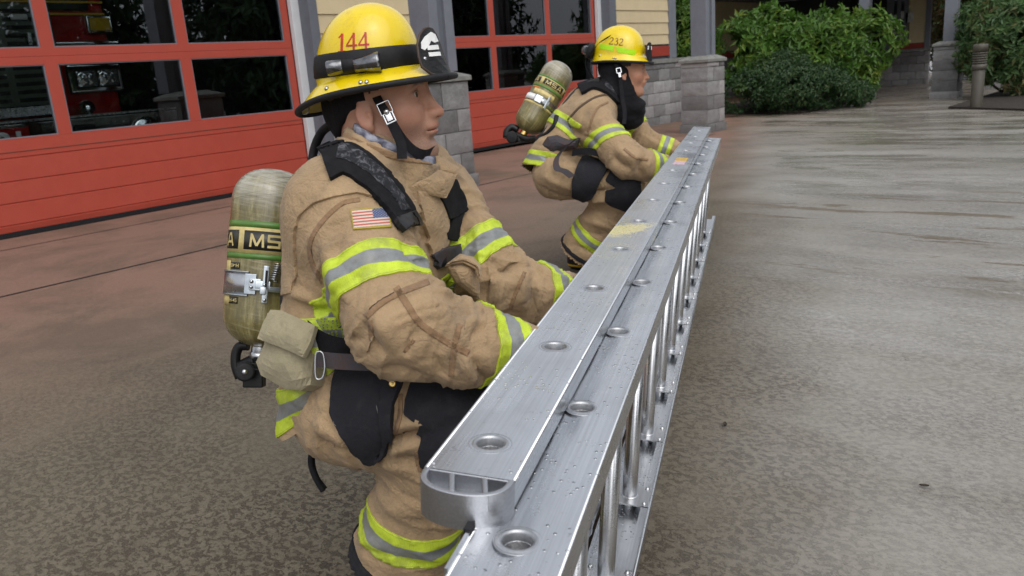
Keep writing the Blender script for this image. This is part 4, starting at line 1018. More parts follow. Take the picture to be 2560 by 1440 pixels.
shrub('rhododendron_shrub', og(2530, 235), [B(2520, 80, 15.2, .75, .7, .55), B(2590, 120, 15.0, .8, .8, .7), B(2470, 120, 15.6, .45, .5, .42), B(2500, 165, 15.2, .5, .5, .3), B(2570, 180, 15.0, .6, .5, .4), B(2450, 60, 15.9, .35, .4, .45), B(2540, 20, 15.4, .7, .6, .4), B(2430, 130, 16.4, .3, .4, .4)], 2400, .15, .05, 7, 'leaf_right', 'large rhododendron shrub behind the bollard light at the right edge', 'shrub', stems=9, seed=9, stemr=.03, clump_tone=1)
shrub('autumn_tree', (27.5, 4.4, zg(27)), [((27.5, 4.6, 1.6), (1.5, 1.6, 1.2)), ((27.3, 4.4, 2.9), (1.4, 1.4, 1.0)), ((28.0, 5.5, 2.2), (1.3, 1.3, 1.3)), ((28, 3.4, 1.2), (1.0, .9, .9)), ((27.4, 4.9, .5), (1.0, 1.2, .6))], 2600, .19, .075, 6, 'rust_leaf', 'autumn tinted tree beyond the end of the porch wall', 'tree', stems=5, seed=10, trunk=(.12, .07, .4), clump_tone=1)
for i, (x, y, hgt, rr) in enumerate(((34, 1.5, 5, 2.2), (37, 6, 6, 2.6), (33, -3, 5.5, 2.6), (40, -8, 7, 3.2), (44, 2, 8, 3.2), (38, 11, 7, 3))):
    z0 = zg(x); shrub('far_tree', (x, y, z0), [((x, y, z0+hgt*.55), (rr, rr, hgt*.4)), ((x+.8, y-rr*.6, z0+hgt*.4), (rr*.7, rr*.7, hgt*.3)), ((x-.5, y+rr*.6, z0+hgt*.42), (rr*.7, rr*.7, hgt*.32)), ((x, y, z0+hgt*.25), (rr*.9, rr*.9, hgt*.22))], 1500, .42, .18, 5, 'leaf_dark', 'dark leafy tree far beyond the right end of the porch', 'tree', 'trees beyond the porch', seed=20+i, trunk=(.2, .1, .3))
# tree row across the street, seen mirrored in the door panes and the wet ground
for i, (x, y, hgt, rr) in enumerate(((3, -22, 9, 3.0), (9, -19, 12, 3.3), (16.2, -21, 10, 3.6), (23.6, -20, 12, 3.6), (28, -23, 11, 3.4), (35, -19, 12, 3.6), (43, -22, 12, 4), (-7, -20, 9, 3.4))):
    bl = [((x, y, hgt*.30), (rr, rr, hgt*.2)), ((x, y, hgt*.48), (rr*.82, rr*.82, hgt*.18)), ((x, y, hgt*.65), (rr*.6, rr*.6, hgt*.17)), ((x, y, hgt*.83), (rr*.35, rr*.35, hgt*.16)), ((x, y, hgt*.13), (rr*.9, rr*.9, hgt*.13))]
    shrub('conifer_tree', (x, y, zg(x)), bl, 1500, .6, .22, 5, 'needle', 'dark conifer across the street, mirrored in the door panes', 'tree', 'conifers across the street', seed=40+i, trunk=(.25, .12, hgt*.4), droop=.5, inner=.7)
# low hedge of parked-out growth across the street closes the view under the crowns
rng = np.random.default_rng(77)
P = np.stack([rng.uniform(-12, 50, 2600), -25+rng.normal(size=2600)*1.2, rng.random(2600)**1.2*3.2], -1); O = np.tile([0, .8, .6], (2600, 1))
V, Fc, lv = leaves(P, O, .7, .35, 5, .2, rng); hd = empty('hedge', (20, -25, 0), 'long dark hedge across the street behind the viewer', 'hedge'); mesh('foliage', V, Fc, M['needle'], hd, attrs={'lv': lv})
# a few fallen leaves lying on the wet apron
for u, v, sz, a, lab in ((1812, 1066, .013, .4, 'small dark fallen leaf on the wet apron right of the middle ladder rungs'), (2310, 1220, .011, 1.9, 'dark curled leaf on the bare apron at the lower right')):
    p_ = og(u, v); g_ = []; e_ = np.array([math.cos(a), math.sin(a), 0]); s_ = np.array([-e_[1], e_[0], 0]); prof = [(-1, .02, .25), (-.5, .42, .12), (0, .55, .05), (.5, .36, .12), (1, .02, .3)]
    V = [p_+e_*x*sz+s_*w_*sz*k+Zv*(.006+z_*sz*.5+abs(k)*sz*.22) for x, w_, z_ in prof for k in (-1, 0, 1)]; V += [q-Zv*.0012 for q in V]
    Fc = [(3*i+j, 3*i+j+3, 3*i+j+4, 3*i+j+1) for i in range(4) for j in range(2)]; Fc += [tuple(15+k for k in f_[::-1]) for f_ in Fc]
    tag(mesh('fallen_leaf', np.array(V)-0, Fc, M['dead_leaf'], smooth=True), lab, 'leaf', 'fallen leaves on the apron')
# white vehicle beyond the shrubs
cr = empty('parked_van', (31.2, 2.2, zg(31)), 'white van parked far beyond the right-hand porch post', 'van'); c = np.array([31.2, 2.2, zg(31)])
MB().box(c[0]-1, c[0]+1, c[1]-2.3, c[1]+2.3, c[2]+.4, c[2]+1.25).build('body', M['white_paint'], cr, bevel=.12, seg=3); MB().box(c[0]-.85, c[0]+.85, c[1]-2.2, c[1]+1.2, c[2]+1.23, c[2]+2.0).build('cabin', M['black_plastic'], cr, bevel=.15, seg=3)
MB().box(c[0]-.80, c[0]+.80, c[1]-2.1, c[1]+1.1, c[2]+1.95, c[2]+2.06).build('roof', M['white_paint'], cr, bevel=.05)
for sy in (-1.5, 1.5):
    for sx in (-1, .8): MB().lathe([(0, 0), (.33, 0), (.36, .04), (.36, .2), (0, .2)], (c[0]+sx, c[1]+sy, c[2]+.36), (1, 0, 0)).build('wheel', M['black_rubber'], cr)
# ------------------------------------------------------------------ clothing tools
def c2w(x, y, z): return rt*x+u2*y+fw*z            # right, up, away from the viewer's side
class Garm:
    def __init__(s, V, Q):
        s.V, s.Q = V, Q; s.upd(); s.cov = []
    def upd(s):
        s.N = normals(s.V, s.Q); s.U = pr(s.V); U = s.U
        to = CAM-s.V; s.fac = (s.N*to).sum(1)/np.linalg.norm(to, axis=1)
        med = np.median(U[:, 2]); cs = 15*1.7/med; k = np.floor(U[:, :2]/cs).astype(int); k -= k.min(0); w = k[:, 0].max()+1; key = k[:, 1]*w+k[:, 0]
        mn = np.full(key.max()+1, 1e9); np.minimum.at(mn, key, np.where(s.fac > 0, U[:, 2], 1e9)); s.vis = (U[:, 2] < mn[key]+.055) & (s.fac > -.05)
    def smoothed(s, k=14):
        if getattr(s, '_sv', None) is not s.V:
            s._sv = s.V; E_ = edges_of(s.Q); deg = np.bincount(E_.ravel(), minlength=len(s.V))[:, None].clip(1)
            def it(A, n):
                for _ in range(n):
                    z = np.zeros_like(A)
                    for i in range(3): z[:, i] = np.bincount(E_[:, 0], A[E_[:, 1], i], len(A))+np.bincount(E_[:, 1], A[E_[:, 0], i], len(A))
                    A = .3*A+.7*z/deg
                return A
            s.Vs = it(s.V, k); s.Ns = it(s.N, k*2); s.Ns /= np.linalg.norm(s.Ns, axis=1)[:, None]+1e-9
        return s.Vs, s.Ns
    def move(s, d): s.V = s.V+s.N*d[:, None]; s.upd()
    def strokes(s, L):
        """drapery folds: each a traced line with a width and a height in metres, pressed into or raised from the cloth"""
        D = np.zeros(len(s.V)); xy = s.U[:, :2]
        for pts, w, h in L:
            pts = np.array(pts, float)
            if len(pts) > 2: pts = np.array(curve(pts, 10))
            md = np.median(s.U[:, 2]); R = 3*w*FPX/md; lo = pts.min(0)-R; hi = pts.max(0)+R
            m = np.nonzero(((xy > lo) & (xy < hi)).all(1) & s.vis)[0]
            if not len(m): continue
            d, t, _ = dpoly(xy[m], pts); d = d*s.U[m, 2]/FPX
            D[m] += 1.25*h*(np.exp(-(d/w)**2) if h > 0 else np.exp(-d/(w*.75)))*np.sin(np.pi*np.clip(t*.94+.03, 0, 1))**.6*np.clip(s.fac[m]*2.5, 0, 1)
        s.move(D)
    def wrinkle(s, a, b, along, across, amp, seed, reg=None, ridge=True):
        ax = nrm(np.asarray(b)-np.asarray(a)); P = s.V-np.asarray(a); al = P@ax; pe = P-al[:, None]*ax
        q = np.stack([al/along, *((pe/across).T)], 0)
        e1 = nrm(np.cross(ax, [.3, .5, .8])); e2 = np.cross(ax, e1)
        Qn = np.stack([al/along, pe@e1/(across*1.7), pe@e2/(across*1.7)], -1)+seed
        n = fbm(Qn+.30*np.stack([gnoise(Qn*.7+9)]*3, -1), 2)
        if ridge: n = .8*np.exp(-np.abs(n)*5.5)-.25
        wgt = 1. if reg is None else reg
        s.move(amp*n*wgt*(.45+.55*np.clip(gnoise(s.V*7+seed)+.6, 0, 1.4)))
    def near(s, a, b, r0, r1):
        a = np.asarray(a); b = np.asarray(b); ab = b-a; t = np.clip((s.V-a)@ab/(ab@ab), 0, 1); d = np.linalg.norm(s.V-a-t[:, None]*ab, axis=1); return np.clip((r1-d)/(r1-r0), 0, 1)
    def make(s, name, mat, parent, wear=None, **kw):
        at_ = {'wear': np.zeros(len(s.V)) if wear is None else wear}; at_.update(kw)
        s.ob = mesh(name, s.V, s.Q, mat, parent, smooth=True, attrs=at_); s.T = tris(s.Q); return s.ob
    def sheet(s, mask, fields, off, th, name, mat, parent, attrs=None, smooth=True, label=None, one=True):
        T = s.T[mask[s.T].any(1)]
        if not len(T): return None
        u, inv = np.unique(T, return_inverse=True); T = inv.reshape(-1, 3); V, N = (q_[u] for q_ in (s.smoothed() if off >= .005 else (s.V, s.smoothed()[1])))
        A = [N]+[f[u] for f in fields]+[a[u] for a in (attrs or {}).values()]
        nf = len(fields)
        for i in range(nf):
            V, T, A = clip(V, T, A[1+i], A)
            if not len(T): return None
        # keep the largest connected piece only
        lab = np.arange(len(V))
        for _ in range(400):
            mn = lab[T].min(1); l2 = lab.copy(); np.minimum.at(l2, T.ravel(), np.repeat(mn, 3)); l2 = l2[l2]
            if (l2 == lab).all(): break
            lab = l2
        if one:
            r_, ct = np.unique(lab[T[:, 0]], return_counts=True); T = T[lab[T[:, 0]] == r_[ct.argmax()]]; u, inv = np.unique(T, return_inverse=True); V = V[u]; T = inv.reshape(-1, 3); A = [a[u] for a in A]
        N = A[0]/np.maximum(np.linalg.norm(A[0], axis=1), 1e-9)[:, None]; n = len(V)
        VV, Fc = shell(V, T, N, off, th)
        at_ = {k: np.concatenate([a, a]) for k, a in zip((attrs or {}).keys(), A[1+nf:])}; at_.setdefault('wear', np.zeros(2*n))
        o = mesh(name, VV, Fc, mat, parent, attrs=at_)
        sm = np.zeros(len(o.data.polygons), bool); sm[:2*len(T)] = smooth; o.data.polygons.foreach_set('use_smooth', sm)
        if label: o['label'] = label
        return o
    def patch(s, poly, off, th, name, mat, parent, **kw):
        pad = 30; p = np.array(poly, float); xy = s.U[:, :2]; m = s.vis & (s.fac > .02) & ((xy > p.min(0)-pad) & (xy < p.max(0)+pad)).all(1)
        f = np.full(len(s.V), -1.); f[m] = inpoly(xy[m], p)
        return s.sheet(m, [f], off, th, name, mat, parent, **kw)
    def strip(s, line, wid, off, th, name, mat, parent, n=None, ends=True, **kw):
        """a band of cloth, thread or webbing laid on the garment along a traced line; wid in metres (or two values)"""
        p = np.array(curve(line, n or 8*len(line)) if len(line) > 2 else line, float); xy = s.U[:, :2]; R = 60
        m = s.vis & (s.fac > .02) & ((xy > p.min(0)-R) & (xy < p.max(0)+R)).all(1); f = np.full(len(s.V), -1.)
        if not m.any(): return None
        d, t, _ = dpoly(xy[m], p); w = np.interp(t, [0, 1], wid if np.ndim(wid) else (wid, wid))
        f[m] = w/2-d*s.U[m, 2]/FPX; near = np.zeros(len(s.V), bool); near[m] = f[m] > -.03
        fs = [f]
        if ends:
            a = p[1]-p[0]; b = p[-1]-p[-2]; e0 = np.full(len(s.V), 1.); e1 = e0.copy(); e0[m] = (xy[m]-p[0])@nrm(a); e1[m] = (p[-1]-xy[m])@nrm(b); e0[m] += np.where(t > .3, 1e3, 0); e1[m] += np.where(t < .7, 1e3, 0); fs += [e0, e1]
        return s.sheet(near, fs, off, th, name, mat, parent, **kw)
    def band(s, c, ax, half, rad, name, mat, parent, off=.003, th=.003, wob=.004, seed=0, extra=None):
        """reflective trim all the way round a limb: the slab |t| < half about c, within rad of c"""
        c = np.asarray(c); ax = nrm(ax); P = s.V-c; t = P@ax+wob*gnoise(s.V*9+seed); r = np.linalg.norm(P, axis=1)
        m = (np.abs(t) < half+.012) & (r < rad)
        fs = [half-t, half+t, rad-r]+([] if extra is None else [extra])
        return s.sheet(m, fs, off, th, name, mat, parent, attrs={'band': t/half}, one=extra is None)
def plate(poly, dep, th, name, mat, parent, bulge=0., sub=4, attrs=None):
    """stiff cloth or leather piece from a traced outline, standing at its own depth (dep = function or three (px, depth) anchors)"""
    poly = np.array(poly, float)
    if not callable(dep):
        A = np.array([[a[0], a[1], 1] for a in dep]); k = np.linalg.solve(A, np.array([a[2] for a in dep])); fd = lambda u, v: k[0]*u+k[1]*v+k[2]
    else: fd = dep
    bm = bmesh.new(); vs = [bm.verts.new((p[0], -p[1], 0)) for p in poly]; bm.faces.new(vs)
    bmesh.ops.triangulate(bm, faces=bm.faces[:]); bmesh.ops.subdivide_edges(bm, edges=bm.edges[:], cuts=sub, use_grid_fill=True); bmesh.ops.triangulate(bm, faces=bm.faces[:])
    U = np.array([(v.co.x, -v.co.y) for v in bm.verts]); T = np.array([[v.index for v in f.verts] for f in (bm.verts.index_update() or bm.faces)]); bm.free()
    e = np.clip(inpoly(U, poly), 0, None); e = e/max(e.max(), 1e-6)
    V = np.array([at(u, v, fd(u, v)-bulge*(1-(1-x)**2)) for (u, v), x in zip(U, e)])
    n = nrm(np.cross(V[T[:, 1]]-V[T[:, 0]], V[T[:, 2]]-V[T[:, 0]]).sum(0)); N = np.tile(n, (len(V), 1))
    if (n@(CAM-V[0])) < 0: T = T[:, ::-1]; N = -N
    VV, Fc = shell(V, T, N, 0, th); at_ = {'wear': np.zeros(2*len(V))}
    for k_, f_ in (attrs or {}).items(): a = f_(U); at_[k_] = np.concatenate([a, a])
    o = mesh(name, VV, Fc, mat, parent, attrs=at_, smooth=False); return o

# ------------------------------------------------------------------ heads
def head_mesh(scale, h=.0026, lips=1., jaw=1., nose=1.):
    g = SDF(); k = .018
    g.ell((-.006, 0, .055), (.090, .074, .083), k=.02); g.ell((.040, 0, -.020), (.054, .058*jaw, .078), k=.03); g.ell((.075, 0, -.084), (.024, .030*jaw, .022), k=.03)
    for y in (-1, 1):
        g.cone((-.005, y*.055, -.045), (.066, y*.024, -.088), .020, .016, k=.03); g.ell((.062, y*.038, -.010), (.028, .024, .024), k=.03)
        g.ell((.080, y*.028, .040), (.016, .030, .010), k=.018)
    g.ell((.058, 0, .044), (.036, .054, .030), k=.03)
    g.cone((.092, 0, .030), (.1120*nose, 0, -.015), .0085, .0102, k=.014); g.ell((.1140*nose, 0, -.0190), (.0112, .0120, .0092), k=.008)
    for y in (-1, 1): g.ell((.1030, y*.0130, -.0185), (.0125, .0072, .0082), k=.008)
    for y in (-1, 1): g.ell((.098, y*.033, .021), (.016, .018, .012), k=.012, op='s'); g.ell((.1110, y*.0068, -.0268), (.0055, .0036, .0035), k=.003, op='s')
    for y in (-1, 1):
        g.ell((.0795, y*.0315, .0215), (.0148, .0162, .0145), k=.004)                    # lids over the eyeballs
        g.fun((lambda y: lambda X, Y, Z: np.sqrt(((X-.092)/.9)**2+(((Y-y*.0325)/1.95)**2)+((Z-.0205-.10*np.abs(Y-y*.0325))*1.35)**2)-.0064)(y), (.075, y*.0325-.02, .01), (.105, y*.0325+.02, .032), .003, 's')
    g.ell((.090, 0, -.040), (.018, .026, .016), k=.016)
    g.ell((.0972, 0, -.0405), (.0090, .0240, .0060*lips), k=.009); g.ell((.0955, 0, -.0530), (.0088, .0200, .0064*lips), k=.009)
    g.fun(lambda X, Y, Z: np.sqrt((np.maximum(np.abs(X-.108)-.014, 0))**2+(Z+.0472+.006*np.abs(Y)**2/.0006*.02)**2+np.maximum(np.abs(Y)-.026, 0)**2)-.0009, (.08, -.03, -.055), (.125, .03, -.04), .004, 's')
    g.ell((.104, 0, -.0665), (.010, .022, .0065), k=.010, op='s')
    for y in (-1, 1):                                                                     # ears
        c = np.array([-.002, y*.074, .002]); ax = np.array([[.97, y*-.25, 0], [y*.24, .93, y*.25], [0, -.25*y, .97]])
        g.ell(c, (.016, .0050, .026), ax, k=.006); g.ell(c+[.003, y*.0055, .004], (.0105, .0055, .018), ax, k=.005, op='s'); g.ell(c+[.004, 0, -.025], (.009, .005, .008), k=.006); g.ell(c+[.008, y*.001, -.002], (.005, .004, .006), k=.004)
    g.cone((-.022, 0, -.03), (-.050, 0, -.170), .056, .060, k=.03, w=(0, 1, 0), kw=1.0)
    V, Q = g.mesh(h, 3); X, Y, Z = V.T
    e = lambda c, r: np.exp(-(((V-np.array(c))/np.array(r))**2).sum(1))
    blush = np.clip(.9*(e((.106, 0, -.041), (.02, .022, .006))+e((.104, 0, -.053), (.02, .018, .006)))+.45*(e((.07, .05, -.012), (.03, .03, .022))+e((.07, -.05, -.012), (.03, .03, .022)))+.5*e((.125, 0, -.01), (.02, .02, .012))+.5*(np.abs(Y) > .072)*e((-.018, 0, 0), (.03, .2, .04)), 0, 1)
    stub = np.clip(np.clip((-.022-Z)/.03, 0, 1)*np.clip((X+.03)/.05, 0, 1)*np.clip((Z+.125)/.02, 0, 1)-1.3*(e((.106, 0, -.047), (.03, .026, .012)))-e((.05, .055, -.02), (.03, .04, .02))*.5-e((.05, -.055, -.02), (.03, .04, .02))*.5, 0, 1)
    brow = np.clip(sum(1.25*np.exp(-((Z-.0415+.004*((np.abs(Y)-.03)/.02)**2)/.0042)**2-((np.abs(Y)-.032)/.019)**4) for _ in (0,))*(X > .05), 0, .9)
    brow = np.maximum(brow, sum(.85*np.exp(-((X-.094)/.02)**2-((np.abs(Y)-.0325)/.0145)**4-((Z-.0285+.25*np.abs(np.abs(Y)-.0325))/.0016)**2) for _ in (0,)))
    return V*scale, Q, blush, stub, brow
def basis(f, up_):
    f = nrm(f); z = nrm(np.asarray(up_)-f*(np.asarray(up_)@f)); return np.stack([f, np.cross(z, f), z])     # rows: forward, left, up
def put(V, Bs, o): return np.asarray(V)@Bs+np.asarray(o)
def make_head(o, Bs, sc, parent, skin, h=.0026, extra=None, stub=1., hairmat='hair', **kw):
    V, Q, bl, st, br = head_mesh(sc, h, **kw)
    mesh('body', put(V, Bs, o), Q, M[skin], parent, smooth=True, attrs={'blush': bl, 'stubble': st*stub, 'brow': br})
    for y in (-1, 1):
        c = np.array([.0785, y*.0315, .0212])*sc; R = .0128*sc; eb = MB()
        pf = [(R*math.sin(a), R*math.cos(a)) for a in np.linspace(0, math.pi, 17)]
        eb.lathe(pf, put(c, Bs, o), Bs[0], 24); e = eb.build('eye', M['eye_white'], parent)
        ir = MB().lathe([(0, R*1.03), (.0030*sc, R*1.02), (.0060*sc, R*.93), (.0062*sc, R*.86)], put(c, Bs, o), Bs[0]+Bs[1]*.05*y, 20).build('iris', M['iris'], e)
    # short hair: cap over the skull
    g = SDF(); g.ell((-.0075, 0, .0555), (.0915, .0760, .0845)); g.fun(lambda X, Y, Z: (X*.8+.055*0-Z*.55-.028), (-1, -1, -1), (1, 1, 1), .01, 's') if False else None
    V2, Q2 = g.mesh(.006, 1); k = ~((V2[:, 0] > .045) & (V2[:, 2] < .075)) & (V2[:, 2] > .036-1.1*np.clip(-.035-V2[:, 0], 0, .06)); Q2 = Q2[k[Q2].all(1)]
    u, inv = np.unique(Q2, return_inverse=True); mesh('hair', put(V2[u]*sc, Bs, o), inv.reshape(-1, 4), M[hairmat], parent, smooth=True)

# ------------------------------------------------------------------ gloved hand closed under the beam (ladder coordinates)
def glove(s0, parent, wrist):
    f = lambda s, n, z: unl(s, n, z)
    g = SDF(); W3 = f(*wrist); k = .008
    g.cone(W3, f(s0, -.402, .575), .031, .034, k=.02, w=ld, kw=1.15)
    pal = (f(s0-.030, -.392, .578), f(s0+.032, -.392, .578)); g.cone(pal[0], pal[1], .0185, .018, k=.012); g.cone(f(s0-.028, -.380, .564), f(s0+.030, -.380, .564), .016, .0155, k=.012)
    for j, (ds, L) in enumerate(((-.034, .90), (-.0115, 1.0), (.0115, .95), (.033, .78))):
        a = f(s0+ds, -.380, .560); b = f(s0+ds*1.03, -.380+.034*L, .5535); c = f(s0+ds*1.05, -.380+.058*L, .5625); d = f(s0+ds*1.05, -.380+.067*L, .5715)
        r = .0094 if j < 3 else .0082
        g.cone(a, b, r+.001, r, k=.004); g.cone(b, c, r, r-.0006, k=.003); g.cone(c, d, r-.0006, r-.0018, k=.003)
    t0 = f(s0-.036, -.396, .578); t1 = f(s0-.062, -.382, .592); t2 = f(s0-.070, -.374, .612); g.cone(t0, t1, .0135, .011, k=.008); g.cone(t1, t2, .011, .0088, k=.004)
    V, Q = g.mesh(.0032, 2); mesh('glove', V, Q, M['glove'], parent, smooth=True, attrs={'wear': np.zeros(len(V))})
def boot(ank, toe, heel, hem, hem_r, parent, stripe=None, h=.005):
    g = SDF(); z = lambda p, zz: np.array([p[0], p[1], zz]); d = nrm(z(toe, 0)-z(heel, 0)); sd = np.cross(Zv, d)
    g.cone(z(heel, .045), z(toe, .040), .045, .040, k=.03, w=sd, kw=1.12); g.cone(z(heel, .055)+d*.03, z(heel, .055)+d*.13+Zv*.02, .05, .045, k=.03); g.cone(z(ank, .07), hem, .058, hem_r, k=.04)
    g.plane((0, 0, .0), (0, 0, -1), .004); V, Q = g.mesh(h, 2)
    V = V+normals(V, Q)*(.003*gnoise(V*np.array([18, 18, 45]))*(V[:, 2] > .05))[:, None]
    G = Garm(V, Q); o = G.make('boot', M['leather'], parent)
    hgt = G.V[:, 2]; G.sheet(hgt < .05, [.020-hgt], .004, .004, 'sole', M['black_rubber'], o)
    if stripe: G.sheet((hgt > .0) & (hgt < .06), [.034-hgt, hgt-.022], .003, .003, 'sole_stripe', M[stripe], o)
    G.sheet(hgt < .08, [.046-hgt, hgt-(.0345 if stripe else .0205)], .002, .002, 'foxing_strip', M['black_rubber'], o)
    return o
# ------------------------------------------------------------------ writing laid on a curved surface
def quarter(P, T, lim=0.):
    """midpoint subdivision of flat triangles"""
    e = np.concatenate([T[:, [0, 1]], T[:, [1, 2]], T[:, [2, 0]]]); 
    if np.linalg.norm(P[e[:, 0]]-P[e[:, 1]], axis=1).max() < lim: return P, T
    k = np.sort(e, 1); u, inv = np.unique(k, axis=0, return_inverse=True); inv = inv.reshape(-1); n = len(T); m = len(P)+inv; a, b, c = m[:n], m[n:2*n], m[2*n:]
    return np.concatenate([P, (P[u[:, 0]]+P[u[:, 1]])/2]), np.concatenate([np.stack(q, 1) for q in ((T[:, 0], a, c), (a, T[:, 1], b), (c, b, T[:, 2]), (a, b, c))])
def on_surface(V2, Fc, uvmap, bvh, off, name, mat, parent, sub=3, label=None):
    """lettering from flat outlines: every point is carried onto the real surface behind it and given thickness"""
    bm = bmesh.new(); vs = [bm.verts.new((v[0], v[1], 0)) for v in V2]
    for f in Fc:
        try: bm.faces.new([vs[i] for i in f])
        except ValueError: pass
    bmesh.ops.remove_doubles(bm, verts=bm.verts[:], dist=1e-5)
    bmesh.ops.triangulate(bm, faces=bm.faces[:])
    bm.verts.index_update(); P = np.array([(v.co.x, v.co.y) for v in bm.verts]); T = np.array([[v.index for v in f.verts] for f in bm.faces]); bm.free()
    for _ in range(sub): P, T = quarter(P, T, .12)
    W = []; NN = []
    for x, y in P:
        o, d = uvmap(x, y); hit = bvh.ray_cast(Vector(o), Vector(d))
        if hit[0] is None: return None
        n = np.array(hit[1]); n = n if n@np.asarray(d) < 0 else -n; W.append(np.array(hit[0])); NN.append(n)
    W = np.array(W); NN = np.array(NN); n = np.cross(W[T[:, 1]]-W[T[:, 0]], W[T[:, 2]]-W[T[:, 0]]); fl_ = (n*NN[T[:, 0]]).sum(1) < 0; T[fl_] = T[fl_][:, ::-1]
    VV, FF = shell(W, T, NN, off, off*.8); return mesh(name, VV, FF, mat, parent, smooth=False)
def bvh_of(V, Q): return BVHTree.FromPolygons([tuple(v) for v in V], [tuple(map(int, q)) for q in Q])
# serif numerals drawn as polygons in a 1 x 1.4 box
NUM = {'1': [[(.22, 1.12), (.50, 1.40), (.62, 1.40), (.62, .10), (.82, .06), (.82, 0), (.22, 0), (.22, .06), (.42, .10), (.42, 1.14), (.22, 1.04)]],
 '4': [[(.62, 1.40), (.80, 1.40), (.80, .50), (1.0, .50), (1.0, .38), (.80, .38), (.80, .08), (.92, .05), (.92, 0), (.48, 0), (.48, .05), (.60, .08), (.60, .38), (.0, .38), (.0, .48)], ],
 '2': [], '3': []}
def stroke(pts, ws):
    pts = [np.array(p, float) for p in pts]; L_, R_ = [], []
    for i, p in enumerate(pts):
        t = nrm(np.append(pts[min(i+1, len(pts)-1)]-pts[max(i-1, 0)], 0))[:2]; n = np.array([-t[1], t[0]]); L_.append(tuple(p+n*ws[i]/2)); R_.append(tuple(p-n*ws[i]/2))
    return L_, R_
def glyph(ch):
    V, Fc = [], []
    def quadstrip(L_, R_):
        b = len(V); V.extend(L_); n = len(L_); V.extend(R_); Fc.extend([(b+i, b+i+1, b+n+i+1, b+n+i) for i in range(n-1)])
    if ch == '1': quadstrip(*stroke([(.2, 1.08), (.36, 1.2), (.5, 1.36)], [.07, .09, .08])); quadstrip(*stroke([(.52, 1.38), (.52, .02)], [.22, .2])); quadstrip(*stroke([(.2, .03), (.84, .03)], [.07, .07]))
    if ch == '4': quadstrip(*stroke([(.72, 1.38), (.04, .46)], [.10, .09])); quadstrip(*stroke([(.0, .42), (1.02, .42)], [.13, .13])); quadstrip(*stroke([(.70, 1.40), (.70, .02)], [.2, .2])); quadstrip(*stroke([(.42, .03), (.98, .03)], [.07, .07]))
    if ch == '2': quadstrip(*stroke(curve([(.10, 1.02), (.2, 1.28), (.5, 1.36), (.78, 1.2), (.76, .9), (.5, .55), (.12, .08)], 18), list(np.interp(np.linspace(0, 1, 19), [0, .3, .55, .8, 1], [.07, .10, .19, .12, .07])))); quadstrip(*stroke([(.08, .07), (.5, .07), (.92, .09), (.98, .26)], [.14, .15, .14, .05]))
    if ch == '3': quadstrip(*stroke(curve([(.14, 1.12), (.34, 1.34), (.62, 1.32), (.74, 1.08), (.6, .84), (.4, .76)], 14), list(np.interp(np.linspace(0, 1, 15), [0, .5, .8, 1], [.06, .11, .17, .06])))); quadstrip(*stroke(curve([(.4, .76), (.7, .68), (.86, .4), (.7, .1), (.4, .02), (.12, .14)], 16), list(np.interp(np.linspace(0, 1, 17), [0, .45, .8, 1], [.06, .2, .10, .09]))))
    return V, Fc

# ------------------------------------------------------------------ helmets (local: forward, left, up)
def helmet_shell(dome, rim, zb, droop, zs, flare=1.5, m=96, sq=2.15, shear=0.):
    """one surface: dome rows, then the flared brim rows.  dome = (front, back, half width, height); rim = (front, back, half width)"""
    V = []; rows = 0
    def base(th):
        c, s = math.cos(th), math.sin(th); a = dome[0] if c > 0 else dome[1]
        r = (abs(c/a)**sq+abs(s/dome[2])**sq)**(-1/sq); return r*c, r*s
    def rimp(th):
        c, s = math.cos(th), math.sin(th); a = rim[0] if c > 0 else rim[1]
        r = (abs(c/a)**2.2+abs(s/rim[2])**2.2)**(-1/2.2); z = zs+(droop[0] if c > 0 else droop[1])*abs(c)**2.2; return r*c, r*s, z
    K1, K2 = 22, 12
    for i in range(K1+1):
        q = i/K1*math.pi/2; rr = math.sin(q)**.92; z = zb+dome[3]*math.cos(q)**.86
        if i == 0: rr = .004
        for k in range(m): x, y = base(2*math.pi*k/m); V.append((x*rr+shear*(z-zb), y*rr, z))
    for i in range(1, K2+1):
        t = i/K2
        for k in range(m):
            th = 2*math.pi*k/m; x, y = base(th); X, Y, Z = rimp(th); e = t**.9; ez = t**flare
            V.append((x+(X-x)*e, y+(Y-y)*e, zb+(Z-zb)*(t*.75+.25*ez)-.012*math.sin(t*math.pi)*0))
    R = K1+K2+1; Fc = [((i+1)*m+k, (i+1)*m+(k+1) % m, i*m+(k+1) % m, i*m+k) for i in range(R-1) for k in range(m)]+[tuple(range(m))]
    return np.array(V), Fc, m, K1, R, base, rimp
